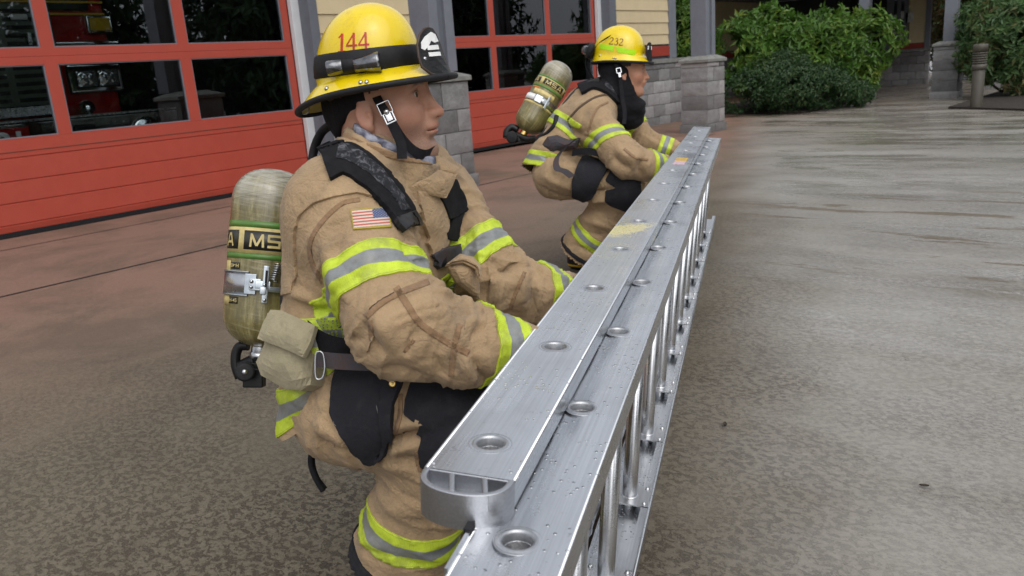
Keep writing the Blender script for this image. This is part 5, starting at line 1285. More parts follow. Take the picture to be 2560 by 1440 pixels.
# ------------------------------------------------------------------ nearer firefighter
def lookd(bvh, u, v, default):
    r = ray(u, v); h = bvh.ray_cast(Vector(CAM), Vector(r).normalized())
    return default if h[0] is None else float((np.array(h[0])-CAM)@fw)
def px_tube(mb, pts, r, n=10, **kw): mb.tube(curve([at(*p) for p in pts], 6*len(pts)), r, n, **kw); return mb
def block_word():
    V, Fc, Lf = [], [], []; i = 0
    for x0, L_ in ((0, ([(.02, 0), (.08, 1)], [(.08, .97), (.5, .10)], [(.5, .10), (.92, .97)], [(.92, 1), (.98, 0)])), (1.28, ([(.95, .91), (.05, .91)], [(.09, .99), (.09, .47)], [(.02, .52), (.95, .48)], [(.89, .53), (.89, .02)], [(.97, .09), (.02, .09)])), (2.5, ([(.05, 0), (.46, 1)], [(.40, .91), (.70, .91)], [(.64, 1), (.98, 0)], [(.25, .33), (.80, .33)]))):
        for a, b in L_:
            l, r = stroke([a, b], [.17 if abs(a[0]-b[0]) < .5 and abs(a[1]-b[1]) > .3 else .19]*2); q = [l[0], l[1], r[1], r[0]]; k = len(V); V += [(p[0]+x0, p[1]) for p in q]; Fc.append((k, k+1, k+2, k+3)); Lf += [.00006*i]*4; i += 1
    return np.array(V), Fc, np.array(Lf)
def px_text(s, quad, name, mat, parent, bvh, off, sub=3, ser=False, adv=None):
    """text laid into a traced quad (top-left, top-right, bottom-right, bottom-left px) on the surface found there"""
    q = np.array(quad, float)
    if ser:
        V, Fc = [], []; x = 0
        for i, ch in enumerate(s):
            v, f = glyph(ch); b = len(V); V += [(p[0]+x, p[1]) for p in v]; Fc += [tuple(b+k for k in t_) for t_ in f]; x += (adv or {}).get(ch, 1.1)
        V = np.array(V)
    else:
        V, Fc = txt(s, 1.0); V = V[:, :2]
    lo, hi = V.min(0), V.max(0); W = (V-lo)/(hi-lo)*np.array([1, 1.]) 
    sc = 4.
    def mp(x, y):
        x, y = x/sc, y/sc; t = q[0]*(1-x)+q[1]*x; b_ = q[3]*(1-x)+q[2]*x; p = b_*(1-y)+t*y; return tuple(CAM), tuple(nrm(ray(*p)))
    return on_surface(W*sc, Fc, mp, bvh, off, name, mat, parent, sub)
def ffA():
    root = empty('person', unl(1.37, -.72, 0), 'nearer firefighter squatting beside the ladder in tan turnout gear with a flag patch', 'person')
    # ---- coat
    w = nrm(ld*.97+ln*.22-Zv*.06); S = SDF()
    shR, elR, cuR = at(862, 530, 1.53), at(1000, 815, 1.385), at(1305, 872, 1.44)
    shL, elL, cuL = at(1100, 505, 1.83), at(1232, 705, 1.76), at(1415, 735, 1.83)
    S.cone(at(965, 455, 1.655), at(955, 530, 1.655), .085, .118, .05, w, 1.55).cone(at(955, 530, 1.655), at(930, 640, 1.66), .118, .124, .05, w, 1.5).cone(at(930, 640, 1.66), at(903, 790, 1.67), .124, .116, .05, w, 1.5)
    S.cone(at(903, 790, 1.67), at(880, 920, 1.69), .114, .104, .05, w, 1.5).cone(at(880, 920, 1.69), at(848, 1030, 1.71), .104, .098, .04, w, 1.5)
    S.cone(at(965, 420, 1.635), at(950, 470, 1.65), .078, .09, .05, w, 1.2)
    S.cone(shR, elR, .094, .086, .045).cone(elR, at(1160, 862, 1.40), .080, .071, .03).cone(at(1160, 862, 1.40), cuR, .071, .050, .02)
    S.cone(at(905, 455, 1.60), shR, .075, .09, .06)
    S.cone(at(1030, 440, 1.74), shL, .08, .082, .06).cone(shL, elL, .080, .078, .045).cone(elL, at(1335, 735, 1.78), .074, .066, .03).cone(at(1335, 735, 1.78), cuL, .066, .049, .02)
    hn = c2w(.56, -.81, .10); hc = at(848, 928, 1.66)
    # hem: cut along the slanting lower edge, hollowed so the cloth hangs free of the thighs
    f = lambda X, Y, Z: np.maximum((X-hc[0])*hn[0]+(Y-hc[1])*hn[1]+(Z-hc[2])*hn[2]-.046, .115-np.sqrt((X-hc[0])**2+(Y-hc[1])**2+(Z-hc[2])**2)*0-1)
    body_pt = at(905, 640, 1.66)
    def hemf(X, Y, Z):
        d = (X-hc[0])*hn[0]+(Y-hc[1])*hn[1]+(Z-hc[2])*hn[2]-.048
        # only the skirt is cut, never the sleeves
        px_ = (X-elR[0])*ln[0]+(Y-elR[1])*ln[1]; return np.minimum(d, .10-np.maximum(px_+.06, 0)*3)
    S.fun(lambda X, Y, Z: -hemf(X, Y, Z), hc-.5, hc+.5, .008, 's') if False else None
    V, Q = S.mesh(.0052, 3)
    # trim the skirt below the hem
    t = (V-hc)@hn; seg = lambda a, b: np.linalg.norm(V-(a+np.clip((V-a)@(b-a)/((b-a)@(b-a)), 0, 1)[:, None]*(b-a)), axis=1)
    arm = np.minimum(np.minimum(seg(shR, elR), seg(elR, cuR)), np.minimum(seg(shL, elL), seg(elL, cuL)))
    keep = (t < .050) | (arm < .098); q = Q[keep[Q].all(1)]; u, inv = np.unique(q, return_inverse=True); V, Q = V[u], inv.reshape(-1, 4)
    # snap the ragged cut onto the hem plane
    E_ = np.sort(np.concatenate([Q[:, [i, (i+1) % 4]] for i in range(4)]), 1); ue, ct = np.unique(E_, axis=0, return_counts=True); bd = np.unique(ue[ct == 1]); t = (V-hc)@hn; V[bd] -= np.clip(t[bd]-.046, -.012, .012)[:, None]*hn
    G = Garm(V, Q)
    aR, aL = G.near(shR, elR, .09, .16), G.near(shL, elL, .09, .16); fR, fL = G.near(elR, cuR, .085, .13), G.near(elL, cuL, .085, .13)
    G.wrinkle(at(935, 455, 1.655), at(820, 930, 1.69), .075, .19, .0105, 3.1, 1-np.maximum(aR, fR)*.7)
    G.wrinkle(shR, elR, .050, .16, .0095, 8.2, aR); G.wrinkle(elR, cuR, .042, .13, .0105, 5.4, fR); G.wrinkle(shL, elL, .050, .15, .0090, 2.4, aL); G.wrinkle(elL, cuL, .042, .12, .0105, 7.7, fL)
    G.strokes([
        # right sleeve
        ([(1052, 812), (1032, 850), (1014, 890)], .013, -.014), ([(1075, 800), (1060, 845), (1040, 895)], .015, .010), ([(905, 800), (932, 858), (968, 892)], .013, -.013), ([(930, 770), (962, 830), (995, 880)], .016, .009),
        ([(1216, 800), (1188, 832), (1176, 866)], .009, -.013), ([(1196, 790), (1168, 815), (1150, 850)], .012, .011), ([(1180, 896), (1200, 935), (1228, 966)], .010, -.013), ([(1155, 890), (1172, 925), (1190, 958)], .013, .009), ([(1215, 880), (1224, 915), (1236, 945)], .009, .006),
        ([(1105, 740), (1140, 770), (1180, 790)], .014, -.008), ([(1090, 700), (1125, 735), (1155, 745)], .017, .012), ([(1040, 730), (1090, 775), (1120, 815)], .018, .008), ([(880, 660), (860, 700), (868, 760)], .02, .007), ([(950, 590), (925, 640), (890, 690)], .025, .008),
        ([(1000, 590), (1045, 600), (1090, 590)], .02, -.009), ([(860, 560), (840, 620), (845, 690)], .018, -.008), ([(812, 600), (825, 670), (850, 730)], .016, .010), ([(795, 640), (802, 700), (820, 760)], .012, -.012), ([(930, 930), (1000, 925), (1080, 950)], .014, -.008), ([(1085, 880), (1100, 915), (1110, 945)], .012, -.007),
        # left sleeve
        ([(1244, 668), (1264, 678), (1300, 652)], .010, -.018), ([(1236, 680), (1211, 733), (1203, 790)], .014, -.014), ([(1262, 690), (1245, 740), (1240, 790)], .016, .012), ([(1320, 652), (1345, 672), (1352, 720)], .013, -.009), ([(1290, 665), (1305, 720), (1300, 780)], .016, .010), ([(1165, 540), (1190, 580), (1200, 620)], .018, .009), ([(1150, 500), (1160, 560), (1165, 610)], .014, -.010), ([(1330, 700), (1332, 740), (1326, 790)], .008, -.009), ([(1355, 660), (1348, 700), (1345, 760)], .009, .008),
        # chest and back
        ([(1050, 520), (1062, 580), (1080, 640)], .012, -.008), ([(1000, 600), (1035, 640), (1075, 665)], .014, -.012), ([(1110, 690), (1130, 730), (1140, 780)], .014, -.010), ([(1090, 660), (1150, 720), (1190, 760)], .015, .010), ([(740, 750), (790, 775), (850, 782)], .012, -.014), ([(720, 720), (770, 748), (820, 755)], .014, .010),
        ([(800, 830), (850, 855), (910, 850)], .015, -.012), ([(760, 850), (800, 880), (850, 890)], .012, .010), ([(930, 880), (860, 925), (800, 990)], .010, -.010), ([(900, 470), (860, 490), (820, 530)], .012, .005), ([(800, 1000), (790, 960), (815, 925)], .012, -.016), ([(765, 1020), (750, 985), (760, 955)], .014, .012)])
    G.wrinkle(shR, elR, .022, .05, .0032, 41.); G.wrinkle(elR, cuR, .02, .06, .0028, 47., fR)
    wear = np.clip(gnoise(G.V*14+3)*.9-.25+.35*np.clip(.02-G.fac*0, 0, 1)*0, 0, .5)
    C = G.make('coat', M['tan'], root, wear); bv = bvh_of(G.V, G.Q)
    for nm, (a, b, c_, hf, rd) in dict(r=(shR, elR, at(972, 706, 1.435), .037, .17), rc=(at(1160, 862, 1.40), cuR, at(1246, 872, 1.425), .036, .10), lc=(at(1335, 735, 1.78), cuL, at(1362, 735, 1.81), .036, .10), l=(shL, elL, at(1212, 628, 1.785), .037, .13)).items():
        axd = nrm(b-a)+(c2w(-.05, -.30, 0) if nm == 'r' else c2w(.28, -.1, .1) if nm == 'l' else 0)
        if nm == 'rc': axd = nrm(b-a)+c2w(.05, .02, .25)
        G.band(c_, axd, hf, rd, 'reflective_band', M['trim'], C, seed=hf*9+len(nm))
    dR = np.minimum(np.linalg.norm(G.V-(shR+np.clip((G.V-shR)@(elR-shR)/((elR-shR)@(elR-shR)), 0, 1)[:, None]*(elR-shR)), axis=1)-.105, np.linalg.norm(G.V-(elR+np.clip((G.V-elR)@(cuR-elR)/((cuR-elR)@(cuR-elR)), 0, 1)[:, None]*(cuR-elR)), axis=1)-.10)
    dL = np.minimum(np.linalg.norm(G.V-(shL+np.clip((G.V-shL)@(elL-shL)/((elL-shL)@(elL-shL)), 0, 1)[:, None]*(elL-shL)), axis=1)-.10, np.linalg.norm(G.V-(elL+np.clip((G.V-elL)@(cuL-elL)/((cuL-elL)@(cuL-elL)), 0, 1)[:, None]*(cuL-elL)), axis=1)-.09)
    ex = np.minimum(dR, dL)
    G.band(at(868, 800, 1.67), c2w(.10, -.98, .14), .037, .30, 'reflective_band', M['trim'], C, extra=ex, wob=.008, seed=3)
    G.band(hc-hn*.002, hn, .036, .30, 'reflective_band', M['trim'], C, extra=ex, wob=.007, seed=6)
    # yoke layer over the shoulder, storm flap, loops, patches, seams
    yk = [(978, 514), (947, 499), (891, 484), (836, 494), (787, 509), (753, 537), (740, 570), (738, 608), (742, 650), (745, 690), (727, 733), (690, 745), (680, 600), (700, 480), (780, 400), (900, 380), (1000, 460)]
    G.patch(yk, .0058, .0058, 'shoulder_yoke', M['tan'], C)
    G.patch([(1036, 478), (1119, 496), (1116, 552), (1113, 608), (1092, 655), (1074, 640), (1058, 563)], .008, .008, 'storm_flap', M['tan'], C)
    G.patch([(1012, 512), (1034, 500), (1046, 532), (1022, 548)], .007, .005, 'strap_loop', M['tan'], C); G.patch([(1120, 566), (1142, 560), (1144, 592), (1122, 598)], .008, .005, 'strap_loop', M['tan'], C)
    for ln_, wd, mt in (([(914, 792), (955, 757), (1000, 732), (1072, 704)], .013, 'tan_seam'), ([(990, 718), (1020, 765), (1050, 808), (1110, 850), (1172, 884)], .014, 'tan_seam'), ([(900, 499), (858, 508), (818, 541), (787, 581), (774, 619), (783, 665), (808, 708), (818, 770)], .010, 'tan_seam'), ([(1150, 810), (1135, 870), (1128, 940)], .012, 'tan_seam'), ([(1312, 680), (1283, 748), (1272, 800)], .010, 'tan_seam'), ([(1050, 830), (1010, 880)], .008, 'tan_seam'), ([(930, 850), (925, 800)], .010, 'tan_seam')):
        G.strip(ln_, wd*.8, .0012, .0012, 'felled_seam', M[mt], C)
    for ln_ in ([(905, 505), (862, 514), (824, 546), (793, 586), (780, 622), (789, 665), (814, 706)], [(1052, 500), (1068, 560), (1082, 620)], [(1108, 512), (1104, 560), (1101, 605)], [(985, 724), (1044, 812), (1104, 856), (1166, 890)], [(1066, 698), (1000, 726), (950, 752), (910, 786)], [(893, 488), (900, 520), (935, 580), (960, 640)], [(955, 612), (975, 700), (992, 735)]):
        G.strip(ln_, .0016, .0022, .001, 'stitch_line', M['thread'], C)
    fp = np.array([(876, 526), (970, 518), (979, 570), (884, 576)], float); U = G.U[:, :2]
    # bilinear patch coordinates for the flag
    e0, e1 = fp[1]-fp[0], fp[3]-fp[0]; Mi = np.linalg.inv(np.stack([e0, e1], 1)); uv = (U-fp[0])@Mi.T
    G.patch(fp, .003, .003, 'flag_patch', M['flag'], C, attrs={'fu': uv[:, 0], 'fv': uv[:, 1]})
    # throat tab, lapel, open lower flap (stiff cloth standing off the chest)
    D_ = lambda o: (lambda u, v: lookd(bv, u, v, 1.6)-o)
    cd_ = lookd(bv, 1050, 520, 1.55)
    plate([(1020, 474), (1026, 452), (1052, 428), (1095, 424), (1142, 437), (1132, 464), (1116, 495), (1060, 484)], [(1020, 474, cd_-.02), (1142, 437, cd_+.045), (1116, 495, cd_+.03)], .008, 'throat_tab', M['tan'], C, bulge=.012)
    plate([(1080, 384), (1112, 396), (1150, 420), (1143, 438), (1100, 427), (1088, 410)], [(1080, 384, cd_+.06), (1150, 420, cd_+.07), (1100, 427, cd_+.035)], .010, 'collar_lapel', M['tan'], C, bulge=.01)
    plate([(1020, 452), (1034, 428), (1054, 428), (1030, 456), (1026, 470)], [(1020, 452, cd_-.004), (1054, 428, cd_+.015), (1026, 470, cd_)], .004, 'hook_and_loop_tab', M['black_web'], C)
    d2 = 1.60
    plate([(1116, 660), (1150, 634), (1184, 642), (1206, 668), (1200, 697), (1189, 668), (1160, 654)], [(1116, 660, d2), (1206, 668, d2+.05), (1150, 634, d2+.05)], .007, 'pocket_flap', M['tan'], C, bulge=.02)
    plate([(1118, 664), (1186, 660), (1199, 700), (1201, 745), (1182, 738), (1142, 706)], [(1118, 664, d2+.012), (1201, 745, d2+.075), (1186, 660, d2+.06)], .008, 'pocket_flap', M['tan'], C, bulge=.018)
    # collar standing round the neck
    cc = at(958, 396, 1.615); cf = nrm(c2w(.90, -.36, -.30)); Bc = basis(cf, c2w(.26, .93, -.22)); g = SDF()
    def coll(r0, fl_, h0, h1, th, gap=False):
        def f_(X, Y, Z):
            x = (X-cc[0])*Bc[0, 0]+(Y-cc[1])*Bc[0, 1]+(Z-cc[2])*Bc[0, 2]; y = (X-cc[0])*Bc[1, 0]+(Y-cc[1])*Bc[1, 1]+(Z-cc[2])*Bc[1, 2]; z = (X-cc[0])*Bc[2, 0]+(Y-cc[1])*Bc[2, 1]+(Z-cc[2])*Bc[2, 2]
            x = x-.012; rr = np.sqrt((x/1.16)**2+y**2); an = np.arctan2(y, x)
            z = z+.010*np.cos(an); R = r0-fl_*(z-h0)+.004*np.sin(an*3+1)
            return np.maximum(np.abs(rr-R)-th, np.maximum(h0-z, z-h1))
        return f_
    g.fun(coll(.094, .16, -.052, .034, .006), cc-.16, cc+.16, .01); V2, Q2 = g.mesh(.0045, 3); Gc = Garm(V2, Q2); Gc.wrinkle(cc, cc+Bc[2], .05, .06, .004, 4.4); Gc.make('collar', M['tan'], C, np.clip(gnoise(Gc.V*30)*.8, 0, .5))
    Gc.strip([(856, 352), (910, 385), (990, 415), (1080, 424)], .0016, .0015, .001, 'stitch_line', M['thread'], C); Gc.strip([(858, 340), (915, 366), (990, 392), (1080, 405)], .012, .002, .002, 'felled_seam', M['tan_seam'], C)
    # grey fleece ring inside the collar
    g = SDF(); g.fun(coll(.073, .10, -.03, .045, .009), cc-.16, cc+.16, .01); V2, Q2 = g.mesh(.0045, 4); Gf = Garm(V2, Q2); Gf.wrinkle(cc, cc+Bc[2], .03, .05, .010, 6.4, ridge=False); mesh('neck_fleece', Gf.V, Gf.Q, M['tiedye'], root, smooth=True)
    # ---- trousers
    T = SDF(); w2 = ld
    hpR, knR, hmR = at(895, 1022, 1.60), at(1160, 1052, 1.52), at(1000, 1395, 1.665)
    hpL, knL, hmL = at(880, 985, 1.88), at(1275, 985, 1.84), at(1165, 1300, 2.02)
    T.ell(at(888, 985, 1.74), (.105, .185, .125), basis(ln, Zv), .04)
    T.cone(at(882, 1015, 1.62), hpR, .092, .100, .05).cone(hpR, at(1000, 1030, 1.56), .102, .104, .05).cone(at(1000, 1030, 1.56), knR, .106, .094, .04).cone(knR, at(1078, 1180, 1.57), .092, .088, .03).cone(at(1078, 1180, 1.57), hmR, .088, .104, .03)
    T.cone(hpL, knL, .11, .095, .05).cone(knL, hmL, .092, .105, .03)
    axR = nrm(hmR-at(1090, 1180, 1.57)); axL = nrm(hmL-knL)
    T.cone(hmR-axR*.03, hmR+axR*.14, .090, .096, .006, op='s'); T.cone(hmL-axL*.03, hmL+axL*.14, .09, .1, .006, op='s')
    V, Q = T.mesh(.0056, 3); tR = (V-hmR)@axR; nR = np.linalg.norm(V-hmR-tR[:, None]*axR, axis=1); tL = (V-hmL)@axL; nL = np.linalg.norm(V-hmL-tL[:, None]*axL, axis=1)
    keep = ~(((tR > .004) & (nR < .17)) | ((tL > .004) & (nL < .15) & ((V-hmR)@ld > .1))); q = Q[keep[Q].all(1)]; u, inv = np.unique(q, return_inverse=True); G2 = Garm(V[u], inv.reshape(-1, 4))
    sh = G2.near(knR, hmR, .11, .16); th_ = G2.near(hpR, knR, .11, .16)
    G2.wrinkle(hpR, knR, .06, .17, .012, 1.7, th_*(1-sh*.6)); G2.wrinkle(knR, hmR, .055, .17, .0115, 4.9, sh); G2.wrinkle(hpL, knL, .07, .16, .009, 3.3, 1-np.maximum(sh, th_))
    G2.strokes([([(935, 1148), (975, 1112), (1022, 1090), (1080, 1080)], .012, -.030), ([(962, 1130), (1010, 1115), (1062, 1108)], .012, .014), ([(975, 1075), (1030, 1062), (1085, 1062)], .014, .012), ([(985, 1145), (1030, 1150), (1062, 1165)], .010, -.012), ([(952, 1160), (1000, 1165), (1050, 1180)], .014, .010),
        ([(1070, 1100), (1120, 1075), (1180, 1040)], .012, -.012), ([(1085, 1120), (1130, 1110), (1175, 1090)], .014, .010), ([(780, 1085), (830, 1120), (900, 1135)], .014, -.012), ([(790, 1060), (840, 1090), (880, 1120)], .016, .012), ([(960, 1200), (1000, 1240), (1080, 1260)], .02, -.008), ([(930, 1230), (980, 1262), (1060, 1285)], .018, .008), ([(905, 1370), (980, 1385), (1050, 1410)], .014, -.010), ([(890, 1340), (960, 1375), (1020, 1395)], .014, .008), ([(1110, 1250), (1080, 1290), (1090, 1350)], .014, -.008),
        ([(1010, 980), (985, 1040), (970, 1100)], .014, -.010), ([(830, 960), (815, 1010), (820, 1060)], .014, .008)])
    G2.wrinkle(knR, hmR, .024, .06, .0035, 51.)
    P = G2.make('trousers', M['tan'], root, np.clip(gnoise(G2.V*12+9)*.8-.2, 0, .45)); bt = bvh_of(G2.V, G2.Q)
    G2.band(at(1022, 1276, 1.64), axR+c2w(.16, 0, .0), .032, .2, 'reflective_band', M['trim'], P, wob=.006, seed=2); G2.band(hmL-axL*.09, axL, .036, .19, 'reflective_band', M['trim'], P, wob=.006, seed=4, extra=(G2.V-hmR)@ld-.12)
    G2.band(hmR-axR*.010, axR, .014, .2, 'leather_cuff', M['black_patch'], P, off=.004, th=.004)
    pk = [(848, 936), (905, 917), (968, 912), (975, 960), (962, 1030), (968, 1095), (952, 1152), (915, 1146), (862, 1088), (833, 1032), (838, 978)]
    G2.patch(pk, .016, .016, 'thigh_pocket', M['black_patch'], P)
    G2.patch([(958, 905), (1012, 925), (1008, 960), (985, 1015), (982, 1080), (966, 1140), (952, 1148), (956, 1090), (950, 1030), (962, 965)], .021, .021, 'pocket_flap', M['black_patch'], P)
    G2.patch([(1046, 934), (1120, 940), (1240, 965), (1260, 1100), (1170, 1160), (1058, 1166), (1046, 1122), (1060, 1084), (1012, 1036), (1014, 1000), (1026, 962)], .007, .007, 'knee_patch', M['black_patch'], P)
    for l_ in ([(846, 978), (841, 1030), (868, 1082), (918, 1138)], [(852, 944), (905, 925), (952, 919)], [(1022, 1000), (1020, 1034), (1068, 1080)], [(954, 925), (950, 1030), (958, 1090), (950, 1140)]): G2.strip(l_, .0016, .023, .0012, 'stitch_line', M['pale_thread'], P)
    for l_ in ([(1002, 985), (1000, 1040), (985, 1090)], [(1040, 1128), (1046, 1160), (1052, 1178)], [(1140, 1306), (1138, 1310)]): G2.strip(l_, .008, .002, .002, 'felled_seam', M['tan_seam'], P)
    sn = at(981, 959, lookd(bt, 981, 959, 1.45)-.024); mb = MB().lathe([(0, .003), (.0018, .004), (.003, .002), (.0045, .0035), (.0062, .002), (.0065, 0)], sn, nrm(CAM-sn), 20); mb.build('snap_button', M['brass'], P)
    cl = MB(); px_tube(cl, [(788, 1105, 1.60), (776, 1150, 1.60), (786, 1190, 1.60), (808, 1228, 1.60)], .0055); px_tube(cl, [(792, 1105, 1.61), (783, 1150, 1.61), (792, 1190, 1.61), (814, 1222, 1.61)], .004); cl.build('draw_cord', M['black_web'], P)
    # ---- boots and gloves
    boot(at(1000, 1432, 1.68), unl(1.335, -.50, 0), unl(1.40, -.76, 0), hmR-axR*.05, .072, root); boot(hmL, unl(1.69, -.46, 0), unl(1.73, -.72, 0), hmL-axL*.05, .07, root)
    glove(1.36, root, (1.345, -.430, .572)); glove(1.765, root, (1.755, -.425, .575))
    # ---- head
    ho = at(946, 281, 1.62); hf = c2w(.975, .125, -.20); Bh = basis(hf, c2w(-.21, .94, -.26)); make_head(ho, Bh, 1.05, root, 'skin', h=.0024, stub=.9)
    # ---- helmet: a thing of its own
    he0 = at(921, 190, 1.62); Bq = basis(c2w(math.cos(.48)*.985, .085, -math.sin(.48)), c2w(-.21, .95, -.205))
    HE = empty('fire_helmet', he0, 'yellow helmet with red numerals 144, flashlight band and black leather front shield', 'helmet')
    Vl, Fc, m, K1, R, bs, rp = helmet_shell((.108, .103, .097, .133), (.176, .160, .128), 0., (-.008, -.018), -.028, 1.25, shear=.17)
    Vw = put(Vl, Bq, he0); so = mesh('shell', Vw, Fc, M['helmet'], HE, smooth=True); sm_ = so.modifiers.new('t', 'SOLIDIFY'); sm_.thickness = .003; sm_.offset = -1
    Qs = np.array([f_ for f_ in Fc if len(f_) == 4]); bh = bvh_of(Vw, Qs)
    loc = lambda x, y, z: put(np.array([[x, y, z]]), Bq, he0)[0]
    ed = MB(); ring = [loc(*rp(2*math.pi*k/72)) for k in range(73)]; ed.tube(ring, .0062, 10, cap=False); ed.build('brim_edging', M['black_rubber'], HE)
    def rr_at(z, hd=.133): q = math.acos(min(1, (max(z, 0)/hd)**(1/.86))); return math.sin(q)**.92
    bd_ = MB(); V = []; zs_ = [.001, .004, .022, .040, .044]; of = [.0005, .0034, .0038, .0034, .0005]
    for z, o_ in zip(zs_, of):
        for k in range(96):
            x, y = bs(2*math.pi*k/96); r_ = rr_at(z); l_ = math.hypot(x, y); s_ = (l_*r_+o_)/l_; zz = z-.10*x; r_ = rr_at(max(zz, .0005)); s_ = (l_*r_+o_)/l_; V.append(loc(x*s_+.17*max(zz, 0), y*s_, zz+.004))
    bd_.add(V, [(i*96+k, i*96+(k+1) % 96, (i+1)*96+(k+1) % 96, (i+1)*96+k) for i in range(4) for k in range(96)], 0, True).build('rubber_band', M['black_rubber'], HE)
    px_text('144', [(847, 84), (922, 80), (924, 124), (845, 130)], 'number', M['number_red'], HE, bh, .0012, ser=True, adv={'1': .92, '4': 1.12})
    hp = lambda u, v: at(u, v, lookd(bh, u, v, 1.52)); fd = nrm(c2w(.983, .165, .0))
    fl1 = MB(); c = hp(925, 158)+nrm(CAM-hp(925, 158))*.010; fl1.lathe([(.0, -.030), (.0125, -.029), (.0135, -.010), (.0145, -.008), (.0185, .014), (.0188, .019), (.0165, .0195), (.012, .014), (0, .010)], c, fd, 28); fo = fl1.build('flashlight', M['black_chrome'], HE)
    MB().lathe([(0, .0165), (.0155, .0165), (.0158, .0150)], c, fd, 24).build('lens', M['chrome'], fo)
    c2_ = hp(842, 168)+nrm(CAM-hp(842, 168))*.004; MB().lathe([(0, -.020), (.013, -.019), (.0145, -.015), (.0145, .010), (.0135, .014), (.0125, .020), (0, .021)], c2_, fd, 28).build('flashlight_tail', M['black_chrome'], HE)
    lb_ = MB(); c3 = (c+c2_)/2; lb_.lathe([(.0, -.022), (.0135, -.02), (.0145, .0), (.0135, .018), (0, .02)], c3-nrm(CAM-c3)*.004, fd, 24); lb_.build('band_pocket', M['black_rubber'], HE)
    for u, v in ((817, 222), (902, 207), (917, 206)): q_ = hp(u, v); n_ = nrm(CAM-q_); MB().lathe([(0, .0052), (.003, .0045), (.0046, .002), (.0048, -.001)], q_, n_, 14).build('rivet', M['steel'], HE)
    dr = MB(); q_ = at(762, 273, 1.63); dr.tube([q_+c2w(math.cos(a)*.0085, math.sin(a)*.009-.001, 0) for a in np.linspace(0, 2*math.pi, 20)], .0013, 8, cap=False); dr.build('hanging_ring', M['steel'], HE)
    # front shield, curved round the front of the dome
    half = [(0, .067), (.014, .065), (.028, .054), (.038, .036), (.043, .012), (.044, -.008), (.034, -.024), (.018, -.031), (0, -.033)]
    ol = half+[(-y, z) for y, z in half[-2:0:-1]]
    def shp(y, z, o_=0.): return loc(.166-8.5*y*y-.16*(z-.02)+o_, y*1.05, z*.93-.005)
    def sheet_(sc, o0, o1):
        bm = bmesh.new(); bm.faces.new([bm.verts.new((y*sc, .015+(z-.015)*sc, 0)) for y, z in ol]); bmesh.ops.triangulate(bm, faces=bm.faces[:]); bmesh.ops.subdivide_edges(bm, edges=bm.edges[:], cuts=3, use_grid_fill=True); bmesh.ops.triangulate(bm, faces=bm.faces[:]); bm.verts.index_update()
        Y = [(v.co.x, v.co.y) for v in bm.verts]; T_ = np.array([[v.index for v in f_.verts] for f_ in bm.faces]); bm.free()
        Va = np.array([shp(y, z, o1) for y, z in Y]); n_ = np.tile(Bq[0], (len(Y), 1)); t0 = T_[0]; 
        if np.cross(Va[t0[1]]-Va[t0[0]], Va[t0[2]]-Va[t0[0]])@Bq[0] < 0: T_ = T_[:, ::-1]
        return Va, T_, shell(Va, T_, n_, 0, o1-o0)
    Va, T_, (VV, FF) = sheet_(1., -.003, .0015); fs = mesh('front_shield', VV, FF, M['leather'], HE)
    rim_ = MB(); rim_.tube([shp(y, z, 0) for y, z in ol+ol[:1]], .0027, 8, cap=False); rim_.build('rolled_rim', M['leather_edge'], fs)
    bvs = bvh_of(Va, T_)
    def flat_px(poly, name, mat, off):
        p = np.array(poly, float); lo = p.min(0); sc = 4/np.ptp(p, 0).max(); W2 = (p-lo)*sc
        return on_surface(W2, [tuple(range(len(p)))], lambda x, y: (tuple(CAM), tuple(nrm(ray(lo[0]+x/sc, lo[1]+y/sc)))), bvs, off, name, mat, fs, 2)
    flat_px([(1053, 122), (1052, 106), (1061, 92), (1076, 80), (1087, 86), (1095, 104), (1085, 107), (1077, 102), (1070, 116), (1062, 126)], 'white_emblem', M['white_label'], .0014)
    flat_px([(1066, 115), (1093, 113), (1096, 124), (1069, 126)], 'name_label', M['white_label'], .002); flat_px([(1070, 132), (1098, 130), (1101, 140), (1073, 142)], 'name_label', M['white_label'], .002)
    q_ = at(1062, 147, lookd(bvs, 1062, 147, 1.5)); MB().lathe([(0, .003), (.0035, .002), (.004, -.001)], q_, nrm(CAM-q_), 14).build('screw_head', M['steel'], fs)
    # ear flap of the liner behind the head, inner suspension
    er = MB(); V = []; nA, nB = 40, 8
    for j in range(nB+1):
        t = j/nB
        for i in range(nA+1):
            th = math.radians(66+228*i/nA); back = min(1., 1.5*(.5-.5*math.cos((i/nA)*2*math.pi))); z = -.016-t*(.047+.046*back); r_ = .097+.010*math.sin(t*math.pi)-.012*t+.0012*math.sin(i*1.1+t*4); V.append(loc(math.cos(th)*r_*1.06-.004, math.sin(th)*r_*.93, z))
    er.add(V, [(j*(nA+1)+i, j*(nA+1)+i+1, (j+1)*(nA+1)+i+1, (j+1)*(nA+1)+i) for j in range(nB) for i in range(nA)], 0, True); eo = er.build('ear_flap', M['hood_black'], HE); md = eo.modifiers.new('t', 'SOLIDIFY'); md.thickness = .006
    ins = MB(); V = []; 
    for j in range(9):
        q__ = j/8*math.pi/2
        for k in range(48): a_ = 2*math.pi*k/48; V.append(loc(math.cos(a_)*.100*math.sin(q__), math.sin(a_)*.091*math.sin(q__), -.022+.138*math.cos(q__)))
    V = [p for p in V]; ins.add(V, [(j*48+k, j*48+(k+1) % 48, (j+1)*48+(k+1) % 48, (j+1)*48+k) for j in range(8) for k in range(48)], 0, True).build('suspension_liner', M['black_web'], HE)
    # chin strap with a quick-release buckle
    st = MB(); ax_ = c2w(.94, .30, .1); nn = nrm(CAM-ho)
